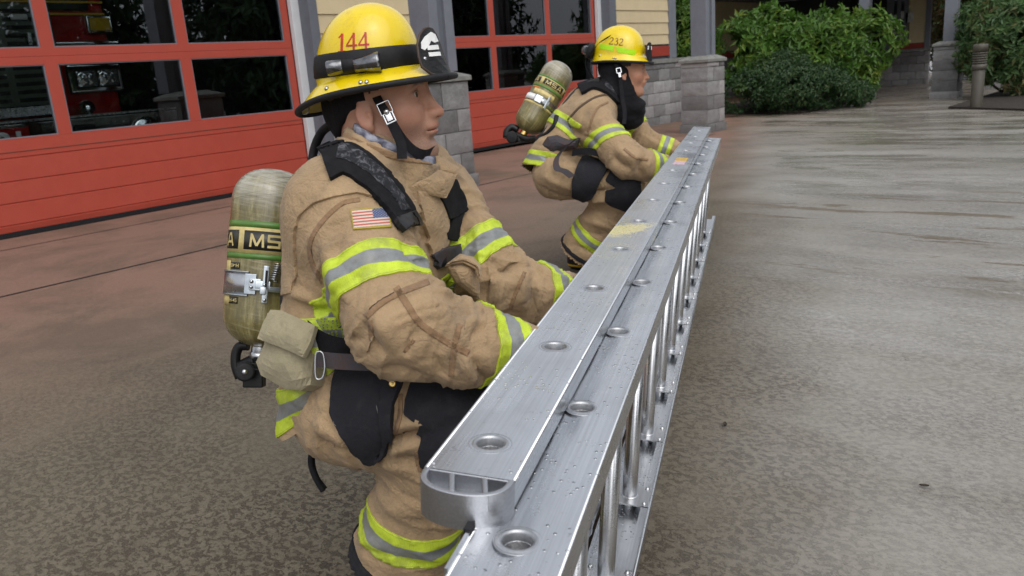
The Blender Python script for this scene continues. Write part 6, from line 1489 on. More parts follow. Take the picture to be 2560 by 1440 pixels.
    P1 = curve([at(938, 236, 1.545), at(952, 262, 1.528), at(972, 292, 1.530)], 8); st.ribbon(P1, c2w(.9, .42, 0), nn, .017, .0022)
    P2 = curve([at(976, 300, 1.520), at(990, 330, 1.515), at(1003, 362, 1.510), at(1005, 397, 1.500)], 10); st.ribbon(P2, [c2w(.95, .3-.028*i, 0) for i in range(len(P2))], nn, .0195, .0024)
    P3 = curve([at(988, 318, 1.535), at(1010, 352, 1.530), at(1036, 378, 1.535), at(1062, 386, 1.56), at(1086, 374, 1.62)], 12); st.ribbon(P3, c2w(.35, .93, 0), c2w(.45, -.2, -.9), .019, .0024); st.build('chin_strap', M['black_web'], HE)
    bk = MB(); o_ = at(962, 270, 1.520); X_, Y_ = c2w(.905, .42, 0), c2w(-.42, .905, 0)
    def bx(x0, x1, y0, y1, z0, z1): bk.add([o_+X_*x+Y_*y+nn*z for z in (z0, z1) for y in (y0, y1) for x in (x0, x1)], [(0, 2, 3, 1), (4, 5, 7, 6), (0, 1, 5, 4), (2, 6, 7, 3), (0, 4, 6, 2), (1, 3, 7, 5)])
    for a in ((-.0125, .0125, .010, .0125, 0, .003), (-.0125, -.0105, -.010, .0125, 0, .003), (.0105, .0125, -.010, .0125, 0, .003), (-.0125, .0125, -.012, -.0095, 0, .003), (-.0055, .0055, -.026, -.006, .002, .005), (-.0105, -.0075, -.030, -.010, 0, .004), (.0075, .0105, -.030, -.010, 0, .004), (-.0105, .0105, -.031, -.028, 0, .0035)): bx(*a)
    bk.lathe([(0, .008), (.0035, .007), (.0055, .004), (.0058, 0)], o_-Y_*.008+nn*.002, nn, 16); bk.build('buckle', M['steel'], HE, bevel=.0006, seg=1)
    # ---- breathing apparatus: cylinder, harness, pouch
    def tank(ptop, pbot, d, r, label, anchors):
        tb, tt = at(*pbot, d), at(*ptop, d); ax = nrm(tt-tb); L = np.linalg.norm(tt-tb); mid = (tb+tt)/2
        root_ = empty('breathing_apparatus', tb, label, 'air tank'); e = nrm((CAM-mid)-ax*((CAM-mid)@ax)); g_ = np.cross(ax, e); g_ = g_ if g_@rt > 0 else -g_
        prof = []; n1 = 12
        for i in range(n1+1): a = i/n1*math.pi/2; prof.append((r*math.sin(a)**.85*1.0+.0*a, r*.82*(1-math.cos(a))))
        prof[0] = (.021, 0.)
        prof = [p if p[0] > .021 else (.021, p[1]) for p in prof]
        body_ = [(r, L*x) for x in np.linspace(.24, .74, 12)]
        topd = [(r*math.cos(a)**.8, L-r*.86+r*.86*math.sin(a)) for a in np.linspace(.08, math.pi/2-.04, 12)]+[(.012, L), (.0, L-.003)]
        pf = prof+[p for p in body_ if p[1] > prof[-1][1]+.004 and p[1] < L-r*.87]+topd
        n = 72; V = []; hh = []; aa = []
        for (q, h_) in pf:
            for k in range(n+1):
                t_ = 2*math.pi*k/n-math.pi; V.append(tb+ax*h_+q*(math.cos(t_)*e+math.sin(t_)*g_)); hh.append(h_/L); aa.append(k/n)
        Fc = [(i*(n+1)+k, i*(n+1)+k+1, (i+1)*(n+1)+k+1, (i+1)*(n+1)+k) for i in range(len(pf)-1) for k in range(n)]
        c_ = mesh('cylinder', V, Fc, M['tank'], root_, smooth=True, attrs={'tankh': hh, 'tanka': aa})
        pos = lambda th, h_, o_=0.: tb+ax*h_*L+(r+o_)*(math.cos(th)*e+math.sin(th)*g_)
        def ringband(name, h0, h1, o_, mat, t0=-math.pi, t1=math.pi, par=None):
            mb = MB(); k_ = 64; V = [];
            for (oo, h_) in ((-.002, h0), (o_, h0), (o_, h1), (-.002, h1)):
                for i in range(k_+1): V.append(pos(t0+(t1-t0)*i/k_, h_, oo))
            mb.add(V, [(j*(k_+1)+i, j*(k_+1)+i+1, (j+1)*(k_+1)+i+1, (j+1)*(k_+1)+i) for j in range(3) for i in range(k_)], 0, True); return mb.build(name, mat if not isinstance(mat, str) else M[mat], par or c_)
        def word(s, t0, t1, h0, h1, mat, o_, flip=False, name='lettering', bold=.006):
            if s == 'MSA': V, Fc, lift = block_word()
            else: V, Fc = txt(s, 1., bold=bold); V = V[:, :2]; lift = None
            lo, hi = V.min(0), V.max(0)
            T_ = np.array([(f_[0], f_[i], f_[i+1]) for f_ in Fc for i in range(1, len(f_)-1)]); P2 = (V-lo)/(hi-lo)
            P2 = np.column_stack([P2, np.zeros(len(P2)) if lift is None else lift])
            for _ in range(3): P2, T_ = quarter(P2, T_, .08)
            if flip: P2[:, :2] = 1-P2[:, :2]
            P_ = np.array([pos(t0+(t1-t0)*x_, h0+(h1-h0)*y_, o_+z_) for x_, y_, z_ in P2]); T_ = T_.tolist()
            return mesh(name, P_, T_, M[mat], c_)
        for kw in anchors['rings']: ringband(*kw)
        for kw in anchors['words']: word(*kw)
        return root_, c_, pos, ringband, ax, e, g_, tb, tt, L
    rings = [('green_stripe', .655, .690, .0006, 'tank_green'), ('cream_label', .515, .655, .0008, 'tank_cream'), ('green_stripe', .485, .515, .0006, 'tank_green')]
    words = []
    for t0 in (-2.30, -.63, 1.04):
        rings.append(('black_box', .535, .638, .0013, 'tank_black', t0, t0+1.50)); words.append(('MSA', t0+.16, t0+1.34, .548, .624, 'tank_cream', .002))
    rings += [('black_tag', .425, .462, .001, 'tank_black', -1.05, -.70), ('cream_label', .40, .47, .0006, 'tank_cream', -1.35, -1.06), ('black_tag', .238, .275, .001, 'tank_black', -1.0, -.68), ('cream_label', .23, .285, .0006, 'tank_cream', -1.35, -1.01)]
    words += [('H-45', -1.02, -.73, .434, .455, 'tank_cream', .0018, True), ('H-45', -.97, -.71, .246, .267, 'tank_cream', .0018)]
    BA, cy, pos, rb_, ax, e, g_, tb, tt, L = tank((686, 424), (652, 866), 1.80, .0845, 'worn yellow-brown air tank with cream MSA label on the nearer firefighter'.replace(' MSA', ''), dict(rings=rings, words=words))
    bd2 = rb_('steel_band', .285, .415, .0028, 'steel', -math.pi, -.42, BA); rb_('band_lip', .283, .290, .0042, 'zinc', -math.pi, -.42, bd2); rb_('band_lip', .410, .417, .0042, 'zinc', -math.pi, -.42, bd2)
    lt = MB()
    def pl(t0, t1, h0, h1, o0, o1, mat='zinc', name='latch_plate', bev=.0015):
        mb = MB(); V = [pos(t, h, o_) for o_ in (o0, o1) for h in (h0, h1) for t in (t0, t1)]; mb.add(V, [(0, 2, 3, 1), (4, 5, 7, 6), (0, 1, 5, 4), (2, 6, 7, 3), (0, 4, 6, 2), (1, 3, 7, 5)]); return mb.build(name, M[mat], bd2, bevel=bev, seg=1)
    pl(-.50, -.22, .295, .405, .003, .006); pl(-.36, -.10, .318, .382, .006, .012); pl(-.22, .10, .330, .372, .010, .014); pl(-.06, .06, .255, .455, .014, .018, name='latch_lever'); pl(-.02, .03, .33, .43, .0181, .0186, 'black_rubber', 'lever_slot', 0); pl(.06, .34, .315, .345, .008, .014); pl(-.10, .02, .30, .34, .0185, .023)
    for t_, h_ in ((-.30, .335), (-.30, .365), (0., .27), (-.02, .352)): c_ = pos(t_, h_, .018 if t_ > -.2 else .0125); MB().lathe([(0, .003), (.003, .0025), (.0042, 0), (.0042, -.002)], c_, nrm(pos(t_, h_, 1.)-pos(t_, h_, 0)), 12).build('latch_pin', M['steel'], bd2)
    sp = MB(); c0, c1 = pos(.16, .375, .012), pos(.24, .47, .010); a_ = nrm(c1-c0); x_ = nrm(np.cross(a_, e)); y_ = np.cross(a_, x_); sp.tube([c0+(c1-c0)*i/80+.0075*(math.cos(i*.62)*x_+math.sin(i*.62)*y_) for i in range(81)], .0012, 6); sp.build('latch_spring', M['steel'], bd2)
    # valve block under the cylinder
    vb = MB(); vb.lathe([(.020, .01), (.020, -.012), (.023, -.014), (.023, -.026), (.019, -.028), (.019, -.05)], tb, ax, 28); vo = vb.build('valve_neck', M['steel'], BA)
    px_ = lambda u, v, d=1.80: at(u, v, d)
    v2 = MB(); v2.tube([px_(640, 905), px_(628, 950)], [.024, .022], 20); v2.tube([px_(640, 905), px_(600, 920)], [.020, .016], 16); vk = v2.build('valve_body', M['black_plastic'], BA, bevel=.002)
    gd = MB(); gd.tube(curve([px_(622, 864), px_(600, 866), px_(590, 885), px_(590, 915), px_(600, 945)], 16), [.011]*17, 14); gd.build('valve_guard', M['black_plastic'], BA)
    kn = MB(); kc = px_(612, 930, 1.76); kd = nrm(CAM-kc); n = 40; kn.lathe([(0, .020), (.017, .019), (.0205, .016), (.0205, 0), (.014, -.012)], kc, kd, 20); ko = kn.build('valve_knob', M['black_rubber'], BA, bevel=.001, seg=1); MB().lathe([(0, .024), (.004, .0235), (.0065, .021), (.0065, .018)], kc, kd, 18).build('knob_screw', M['steel'], ko)
    MB().box(-.022, .022, -.015, .015, -.02, .022, fr=lambda x, y, z: px_(636, 945, 1.79)+rt*x+fw*y+u2*z).build('gauge_block', M['black_plastic'], vk, bevel=.003)
    # backplate and hoses
    bp_ = MB(); pp = [q_+ld*.10 for q_ in curve([at(812, 398, 1.60), at(768, 440, 1.62), at(738, 505, 1.63), at(720, 600, 1.63), at(713, 700, 1.62), at(712, 800, 1.60), at(722, 872, 1.58)], 24)]; tn = [nrm(pp[min(i+1, 24)]-pp[max(i-1, 0)]) for i in range(25)]
    bp_.ribbon(pp, np.tile(ld, (25, 1)), np.array([nrm(np.cross(t_, ld)) for t_ in tn]), -.0+.20, .026); bp_.build('backplate', M['black_plastic'], BA, bevel=.004)
    hs_ = MB(); px_tube(hs_, [(835, 308, 1.70), (805, 330, 1.73), (785, 375, 1.75), (780, 430, 1.75), (784, 480, 1.74)], .0095, 14); px_tube(hs_, [(866, 385, 1.64), (830, 392, 1.66), (805, 420, 1.69), (795, 460, 1.72)], .008, 12); hs_.build('air_hose', M['black_rubber'], BA)
    # shoulder straps follow the coat
    sl = [(815, 418), (862, 404), (916, 438), (970, 494), (1014, 562)]
    G.strip(sl, (.058, .036), .015, .012, 'shoulder_strap', M['black_web'], BA); G.strip([(848, 390), (880, 402), (930, 440), (975, 490), (1000, 535)], (.028, .012), .0165, .0016, 'worn_strap_face', M['strap_worn'], BA, attrs={'worn': np.ones(len(G.V))})
    G.strip([(1000, 545), (1020, 572)], .036, .018, .010, 'strap_adjuster', M['black_plastic'], BA); G.strip([(1106, 462), (1128, 505), (1140, 540)], .045, .012, .01, 'shoulder_strap', M['black_web'], BA); G.strip([(1140, 535), (1130, 570), (1122, 600)], .022, .010, .008, 'strap_tail', M['black_web'], BA)
    G.strip([(1080, 652), (1112, 636), (1150, 628)], .030, .012, .008, 'chest_strap', M['web_grey'], BA)
    bc = lookd(bv, 1100, 652, 1.55)-.022; plate([(1084, 640), (1096, 632), (1116, 634), (1118, 662), (1100, 672), (1086, 664)], [(1084, 640, bc), (1118, 662, bc+.015), (1100, 672, bc+.004)], .014, 'chest_buckle', M['black_plastic'], BA, bulge=.004)
    # waist belt pad, webbing tail, carabiner, canvas pouch
    wb = MB(); pw = curve([at(770, 830, 1.50), at(810, 862, 1.49), at(860, 878, 1.49), at(915, 872, 1.50)], 12); wb.ribbon(pw, c2w(-.1, .98, 0), nrm(CAM-at(850, 870, 1.49)), .050, .010); wb.build('waist_pad', M['black_web'], BA, bevel=.003)
    tw = MB(); pw = curve([at(790, 898, 1.455), at(840, 903, 1.445), at(900, 906, 1.430), at(970, 906, 1.405), at(1030, 896, 1.385)], 20); tw.ribbon(pw, [c2w(.02, .99, .06*math.sin(i*.5)) for i in range(21)], nrm(CAM-at(900, 900, 1.43)), .029, .0035); tw.build('waist_belt', M['web_grey'], BA)
    t2 = MB(); pw = curve([at(790, 815, 1.52), at(850, 803, 1.50), at(905, 795, 1.49), at(930, 850, 1.48)], 12); t2.ribbon(pw, c2w(.2, .95, 0), nrm(CAM-at(850, 820, 1.5)), .028, .003); t2.build('side_strap', M['web_grey'], BA)
    cb = MB(); lp = [(800, 878), (808, 886), (812, 915), (808, 940), (800, 948), (790, 944), (788, 915), (790, 884)]; px_tube(cb, [(u, v, 1.440) for u, v in lp+lp[:1]], .0017, 8); cb.build('carabiner', M['steel'], BA)
    po = [(668, 782), (700, 778), (786, 815), (788, 860), (776, 962), (752, 976), (716, 974), (652, 938), (640, 905), (660, 862)]
    plate(po, [(668, 782, 1.545), (786, 815, 1.500), (716, 974, 1.50)], .045, 'canvas_pouch', M['khaki'], BA, bulge=.030)
    plate([(676, 774), (704, 776), (788, 814), (774, 860), (756, 893), (718, 875), (643, 846), (658, 805)], [(676, 774, 1.525), (788, 814, 1.468), (718, 875, 1.472)], .010, 'pouch_flap', M['khaki'], BA, bulge=.016)
    plate([(779, 818), (790, 815), (786, 860), (770, 905), (764, 898), (776, 858)], [(779, 818, 1.49), (790, 815, 1.50), (770, 905, 1.485)], .012, 'pouch_edge', M['tan_seam'], BA)
    return tank
TANKF = ffA()
# ------------------------------------------------------------------ farther firefighter
def ffB():
    root = empty('person', unl(4.2, -.75, 0), 'farther firefighter squatting beyond the ladder in tan turnout gear and a black hood', 'person')
    w = nrm(ld*.97+ln*.15); S = SDF()
    shR, elR, cuR = at(1478, 305, 4.05), at(1568, 402, 3.92), at(1668, 418, 3.99)
    shL, elL, cuL = at(1560, 290, 4.42), at(1605, 352, 4.38), at(1692, 380, 4.36)
    S.cone(at(1520, 245, 4.24), at(1480, 275, 4.22), .09, .125, .05, w, 1.45).cone(at(1480, 275, 4.22), at(1440, 325, 4.20), .128, .130, .05, w, 1.5).cone(at(1440, 325, 4.20), at(1398, 385, 4.20), .126, .125, .05, w, 1.45).cone(at(1398, 385, 4.20), at(1366, 425, 4.21), .12, .118, .05, w, 1.4)
    S.cone(at(1490, 285, 4.12), shR, .10, .10, .06).cone(shR, elR, .098, .086, .05).cone(elR, at(1610, 412, 3.95), .082, .074, .03).cone(at(1610, 412, 3.95), cuR, .074, .056, .02)
    S.cone(at(1530, 275, 4.36), shL, .09, .088, .06).cone(shL, elL, .088, .078, .05).cone(elL, cuL, .072, .054, .02)
    V, Q = S.mesh(.010, 2); hn = c2w(-.30, -.95, .0); hc = at(1385, 405, 4.2); t = (V-hc)@hn
    seg = lambda a, b: np.linalg.norm(V-(a+np.clip((V-a)@(b-a)/((b-a)@(b-a)), 0, 1)[:, None]*(b-a)), axis=1)
    arm = np.minimum(np.minimum(seg(shR, elR), seg(elR, cuR)), np.minimum(seg(shL, elL), seg(elL, cuL))); keep = (t < .075) | (arm < .11); q = Q[keep[Q].all(1)]; u, inv = np.unique(q, return_inverse=True); V, Q = V[u], inv.reshape(-1, 4)
    G = Garm(V, Q); aR = G.near(shR, elR, .10, .16); fR = G.near(elR, cuR, .09, .14); fL = G.near(elL, cuL, .09, .14)
    G.wrinkle(at(1520, 245, 4.24), at(1366, 425, 4.21), .09, .2, .011, 13.1, 1-np.maximum(aR, fR)*.7); G.wrinkle(shR, elR, .07, .17, .010, 18.2, aR); G.wrinkle(elR, cuR, .055, .14, .011, 15.4, fR); G.wrinkle(elL, cuL, .055, .14, .010, 11.4, fL)
    G.strokes([([(1530, 385), (1550, 410), (1580, 425)], .02, -.022), ([(1545, 370), (1570, 392), (1600, 398)], .022, .016), ([(1610, 395), (1600, 415), (1604, 445)], .016, -.018), ([(1620, 392), (1618, 415), (1622, 445)], .016, .014), ([(1400, 300), (1440, 330), (1490, 320)], .022, -.016), ([(1420, 335), (1470, 345), (1500, 370)], .022, -.018), ([(1460, 290), (1450, 320), (1470, 350)], .025, .012), ([(1345, 385), (1380, 400), (1420, 395)], .018, -.016), ([(1625, 330), (1650, 350), (1660, 370)], .016, -.012), ([(1500, 250), (1470, 262), (1440, 290)], .02, .010)])
    C = G.make('coat', M['tan'], root, np.clip(gnoise(G.V*10+3)*.9-.3, 0, .45)); bv = bvh_of(G.V, G.Q)
    dR = np.minimum(seg2(G.V, shR, elR)-.115, seg2(G.V, elR, cuR)-.11); dL = np.minimum(seg2(G.V, shL, elL)-.105, seg2(G.V, elL, cuL)-.09); ex = np.minimum(dR, dL)
    G.band(at(1527, 350, 3.98), nrm(elR-shR)+c2w(-.25, -.25, 0), .037, .17, 'reflective_band', M['trim'], C, seed=1); G.band(at(1637, 420, 3.97), nrm(cuR-elR)+c2w(.25, .12, .1), .036, .12, 'reflective_band', M['trim'], C, seed=2)
    G.band(at(1586, 315, 4.40), nrm(elL-shL)+c2w(.25, .1, 0), .036, .12, 'reflective_band', M['trim'], C, seed=3); G.band(at(1660, 374, 4.365), nrm(cuL-elL), .035, .11, 'reflective_band', M['trim'], C, seed=4)
    G.band(at(1425, 330, 4.2), c2w(-.62, -.78, .1), .037, .33, 'reflective_band', M['trim'], C, extra=ex, seed=5, wob=.008); G.band(hc+hn*.03, hn, .037, .33, 'reflective_band', M['trim'], C, extra=ex, seed=6, wob=.010)
    for ln_, wd, mt in (([(1420, 300), (1450, 268), (1490, 243), (1525, 238), (1550, 250)], .009, 'thread'), ([(1470, 330), (1490, 275), (1520, 255)], .010, 'tan_seam'), ([(1420, 300), (1428, 320), (1450, 330)], .008, 'thread'), ([(1560, 372), (1590, 395), (1620, 400)], .012, 'tan_seam')): G.strip(ln_, wd, .003, .003, 'felled_seam', M[mt], C)
    # trousers
    T = SDF(); hpR, knR, hmR = at(1400, 440, 4.10), at(1558, 468, 4.05), at(1458, 632, 4.33); hpL, knL, hmL = at(1415, 430, 4.36), at(1592, 455, 4.36), at(1520, 580, 4.62)
    T.ell(at(1394, 430, 4.22), (.106, .18, .138), basis(ln, Zv), .04); T.cone(at(1384, 440, 4.12), hpR, .098, .104, .05).cone(hpR, knR, .108, .094, .05).cone(knR, at(1512, 545, 4.20), .094, .104, .04).cone(at(1512, 545, 4.20), hmR, .106, .138, .03); T.cone(hpL, knL, .115, .096, .05).cone(knL, hmL, .094, .115, .03)
    axR = nrm(hmR-at(1512, 545, 4.20)); axL = nrm(hmL-knL); T.cone(hmR-axR*.03, hmR+axR*.2, .118, .124, .006, op='s'); T.cone(hmL-axL*.03, hmL+axL*.2, .10, .105, .006, op='s')
    V, Q = T.mesh(.010, 2); tR = (V-hmR)@axR; nR = np.linalg.norm(V-hmR-tR[:, None]*axR, axis=1); tL = (V-hmL)@axL; nL = np.linalg.norm(V-hmL-tL[:, None]*axL, axis=1)
    keep = ~(((tR > .004) & (nR < .18) & ((V-hmR)@ld < .17)) | ((tL > .004) & (nL < .16) & ((V-hmR)@ld > .12))); q = Q[keep[Q].all(1)]; u, inv = np.unique(q, return_inverse=True); G2 = Garm(V[u], inv.reshape(-1, 4)); sh = G2.near(knR, hmR, .12, .17)
    G2.wrinkle(hpR, knR, .08, .18, .012, 21.7, 1-sh); G2.wrinkle(knR, hmR, .07, .18, .012, 24.9, sh)
    G2.strokes([([(1468, 490), (1500, 480), (1535, 475)], .018, -.024), ([(1470, 505), (1505, 500), (1530, 500)], .018, .016), ([(1460, 520), (1490, 525), (1520, 540)], .018, -.016), ([(1340, 460), (1390, 490), (1450, 500)], .022, -.014), ([(1360, 440), (1400, 460), (1430, 470)], .02, .014), ([(1420, 560), (1460, 580), (1510, 590)], .02, -.014), ([(1440, 535), (1480, 555), (1530, 565)], .022, .012), ([(1420, 610), (1460, 622), (1510, 640)], .018, -.014)])
    P = G2.make('trousers', M['tan'], root, np.clip(gnoise(G2.V*10+9)*.8-.25, 0, .4))
    G2.band(at(1478, 585, 4.25), axR+c2w(-.08, 0, 0), .038, .22, 'reflective_band', M['trim'], P, wob=.008, seed=2); G2.band(hmL-axL*.13, axL, .038, .2, 'reflective_band', M['trim'], P, wob=.008, seed=4, extra=(G2.V-hmR)@ld-.13); G2.band(hmR-axR*.014, axR, .020, .2, 'leather_cuff', M['black_patch'], P, off=.006, th=.006)
    G2.patch([(1452, 400), (1480, 395), (1512, 408), (1522, 420), (1500, 455), (1482, 494), (1462, 498), (1430, 486), (1430, 450), (1440, 420)], .022, .022, 'thigh_pocket', M['black_patch'], P); G2.patch([(1528, 424), (1570, 432), (1600, 450), (1600, 500), (1580, 535), (1512, 505), (1516, 476), (1540, 470), (1512, 452)], .010, .010, 'knee_patch', M['black_patch'], P)
    boot(unl(4.215, -.875, .1), unl(4.19, -.60, 0), unl(4.225, -.92, 0), hmR-axR*.06, .105, root, 'yellow_stripe', .007); boot(unl(4.47, -.80, .1), unl(4.46, -.53, 0), unl(4.49, -.82, 0), hmL-axL*.06, .08, root, 'yellow_stripe', .007)
    glove(4.09, root, (4.085, -.435, .572)); glove(4.52, root, (4.50, -.435, .575))
    # head, black hood
    ho = at(1560, 187, 4.18); hf = c2w(.99, .0, -.14); Bh = basis(hf, c2w(-.02, .95, -.26)); make_head(ho, Bh, 1.03, root, 'skin2', h=.0036, stub=.15, lips=1.15, jaw=.96)
    g = SDF(); k0 = at(1538, 215, 4.19)
    g.cone(put([(-.035, 0, .01)], Bh, ho)[0], put([(-.03, 0, -.10)], Bh, ho)[0], .088, .092, .03, Bh[1], 1.0); g.cone(put([(-.02, 0, -.10)], Bh, ho)[0], put([(.028, 0, -.205)], Bh, ho)[0], .088, .074, .03); g.cone(put([(-.04, 0, -.10)], Bh, ho)[0], at(1515, 262, 4.2), .10, .12, .04); g.ell(put([(.075, 0, -.165)], Bh, ho)[0], (.040, .075, .040), Bh, .04)
    g.ell(put([(.085, 0, -.005)], Bh, ho)[0], (.098, .066, .118), Bh, .012, 's')
    V, Q = g.mesh(.007, 2); Gh = Garm(V, Q); Gh.wrinkle(ho, put([(.03, 0, -.2)], Bh, ho)[0], .05, .12, .012, 33., ridge=False); Gh.make('knit_hood', M['hood_black'], root)
    # helmet
    he0 = at(1549, 145, 4.18); Bq = basis(c2w(.90, -.115, -.42), c2w(.03, .95, -.27)); HE = empty('fire_helmet', he0, 'yellow helmet with numerals 232, lime reflective panels and goggles strapped behind', 'helmet')
    loc = lambda x, y, z: put(np.array([[x, y, z]]), Bq, he0)[0]
    Vl, Fc, m, K1, R_, bs, rp = helmet_shell((.128, .134, .108, .148), (.172, .142, .124), .012, (-.006, -.010), -.018, 1.2, sq=2.3); Vw = put(Vl, Bq, he0); so = mesh('shell', Vw, Fc, M['helmet'], HE, smooth=True); md = so.modifiers.new('t', 'SOLIDIFY'); md.thickness = .003; md.offset = -1
    bh = bvh_of(Vw, np.array([f_ for f_ in Fc if len(f_) == 4])); ed = MB(); ed.tube([loc(*rp(2*math.pi*k/72)) for k in range(73)], .0066, 10, cap=False); ed.build('brim_edging', M['black_rubber'], HE)
    px_text('232', [(1526, 93), (1560, 97), (1557, 115), (1522, 111)], 'number', M['number_dark'], HE, bh, .0014, ser=True, adv={'2': 1.12, '3': 1.05})
    def lay(poly, name, mat, off):
        p = np.array(poly, float); lo = p.min(0); sc = 4/np.ptp(p, 0).max(); return on_surface((p-lo)*sc, [tuple(range(len(p)))], lambda x, y: (tuple(CAM), tuple(nrm(ray(lo[0]+x/sc, lo[1]+y/sc)))), bh, off, name, mat, HE, 3)
    lay([(1500, 110), (1536, 114), (1533, 128), (1499, 122)], 'reflective_panel', M['lime_reflector'], .0012); lay([(1539, 116), (1592, 127), (1585, 139), (1545, 131)], 'reflective_panel', M['lime_reflector'], .0012)
    for u, v in ((1500, 139), (1534, 145), (1539, 146)):
        q_ = at(u, v, lookd(bh, u, v, 4.05)); MB().lathe([(0, .004), (.005, .003), (.006, -.001)], q_, nrm(CAM-q_), 12).build('rivet', M['steel'], HE)
    half = [(0, .066), (.018, .062), (.032, .048), (.036, .02), (.034, -.004), (.022, -.022), (0, -.026)]; ol = half+[(-y, z) for y, z in half[-2:0:-1]]
    shp = lambda y, z, o_=0.: loc(.163-6*y*y-.10*z+o_, y*1.15, z+.008)
    V = [shp(y, z, .002) for y, z in ol]+[shp(y, z, -.004) for y, z in ol]+[shp(0, .02, .003), shp(0, .02, -.004)]; n = len(ol)
    fs = MB().add(V, [(2*n, i, (i+1) % n) for i in range(n)]+[(2*n+1, n+(i+1) % n, n+i) for i in range(n)]+[(i, (i+1) % n, n+(i+1) % n, n+i) for i in range(n)]).build('front_shield', M['leather'], HE)
    rm = MB(); rm.tube([shp(y, z) for y, z in ol+ol[:1]], .0032, 8, cap=False); rm.build('rolled_rim', M['black_rubber'], fs)
    wl = [(-.026, .050), (.026, .050), (.030, .032), (-.030, .032)]; MB().add([shp(y, z, .0045) for y, z in wl]+[shp(y, z, .002) for y, z in wl], [(0, 1, 2, 3), (4, 7, 6, 5), (0, 4, 5, 1), (1, 5, 6, 2), (2, 6, 7, 3), (3, 7, 4, 0)]).build('white_name_plate', M['white_label'], fs)
    # goggles pushed to the back of the helmet with their strap hanging
    g = SDF(); A = loc(-.128, -.088, .034); B_ = loc(-.162, 0, .034); C_ = loc(-.128, .088, .034)
    g.cone(A, B_, .020, .022, .012, Bq[2]*.94+Bq[0]*.34, 1.9).cone(B_, C_, .022, .020, .012, Bq[2]*.94+Bq[0]*.34, 1.9); V, Q = g.mesh(.006, 2); gg = mesh('goggles', V, Q, M['black_rubber'], HE, smooth=True)
    MB().tube([loc(-.152, -.070, .040), loc(-.174, -.035, .040), loc(-.182, 0, .040), loc(-.174, .035, .040), loc(-.152, .070, .040)], [.020, .024, .024, .024, .020], 14).build('goggle_lens', MT('smoked_lens', (.05, .055, .06), .08, 0., .8).m, gg, bevel=.004)
    sp = MB(); sp.ribbon(curve([loc(-.12, -.100, .020), loc(-.075, -.112, .07), loc(-.02, -.10, .105)], 10), Bq[2]*.7+Bq[0]*.7, -Bq[1], .020, .004); sp.ribbon(curve([loc(-.165, -.03, .01), loc(-.165, -.04, -.04), loc(-.13, -.045, -.095), loc(-.10, -.04, -.12)], 10), Bq[1], Bq[0], .026, .005); sp.build('goggle_strap', M['black_web'], gg)
    ins = MB(); V = []
    for j in range(9):
        q__ = j/8*math.pi/2
        for k in range(40): a_ = 2*math.pi*k/40; V.append(loc(math.cos(a_)*.122*math.sin(q__), math.sin(a_)*.101*math.sin(q__), -.014+.148*math.cos(q__)))
    ins.add(V, [(j*40+k, j*40+(k+1) % 40, (j+1)*40+(k+1) % 40, (j+1)*40+k) for j in range(8) for k in range(40)], 0, True).build('suspension_liner', M['black_web'], HE)
    er = MB(); V = []
    for j in range(7):
        for i in range(33): th = math.radians(70+220*i/32); bk = .5-.5*math.cos(i/32*2*math.pi); tt_ = j/6; r_ = .100-.006*tt_+.006*math.sin(tt_*3.1); V.append(loc(math.cos(th)*r_*1.1, math.sin(th)*r_*.95, -.012-tt_*(.030+.045*bk)))
    er.add(V, [(j*33+i, j*33+i+1, (j+1)*33+i+1, (j+1)*33+i) for j in range(6) for i in range(32)], 0, True); eo = er.build('ear_flap', M['hood_black'], HE); eo.modifiers.new('t', 'SOLIDIFY').thickness = .005
    nn = nrm(CAM-ho); cs = MB(); cs.ribbon(curve([at(1540, 160, 4.08), at(1548, 178, 4.075), at(1552, 205, 4.08), at(1556, 245, 4.06), at(1562, 280, 4.00), at(1560, 310, 3.97)], 16), c2w(.98, .1, 0), nn, .020, .003); cs.build('chin_strap', M['black_web'], HE)
    bk = MB(); o_ = at(1547, 176, 4.070); X_, Y_ = c2w(.97, .2, 0), c2w(-.2, .97, 0)
    for (x0, x1, y0, y1) in ((-.013, .013, .010, .0135), (-.013, -.0095, -.012, .0135), (.0095, .013, -.012, .0135), (-.013, .013, -.014, -.010), (-.006, .006, -.034, -.010)): bk.add([o_+X_*x+Y_*y+nn*z for z in (0, .004) for y in (y0, y1) for x in (x0, x1)], [(0, 2, 3, 1), (4, 5, 7, 6), (0, 1, 5, 4), (2, 6, 7, 3), (0, 4, 6, 2), (1, 3, 7, 5)])
    bk.build('buckle', M['steel'], HE)
    # breathing apparatus
    rings = [('green_stripe', .70, .725, .0006, 'tank_green'), ('cream_label', .60, .70, .0008, 'tank_cream'), ('green_stripe', .565, .60, .0006, 'tank_green'), ('cream_label', .33, .36, .0008, 'tank_cream'), ('orange_label', .535, .555, .001, 'orange_label', -1.2, -.55), ('cream_label', .47, .535, .0008, 'tank_cream', -.9, .6)]
    words = []
    for t0 in (-2.25, -.55, 1.15): rings.append(('black_box', .615, .688, .0013, 'tank_black', t0, t0+1.45)); words.append(('MSA', t0+.16, t0+1.30, .622, .680, 'tank_cream', .002))
    BA, cy, pos, rb_, ax, e, g_, tb, tt, L = TANKF((1408, 160), (1312, 330), 4.28, .0845, 'air tank with a white and steel band leaning on the farther firefighter', dict(rings=rings, words=words))
    bd2 = rb_('steel_band', .365, .455, .0028, 'steel', -math.pi, math.pi, BA); rb_('white_label_wrap', .375, .45, .0036, 'white_label', -1.5, -.55, bd2)
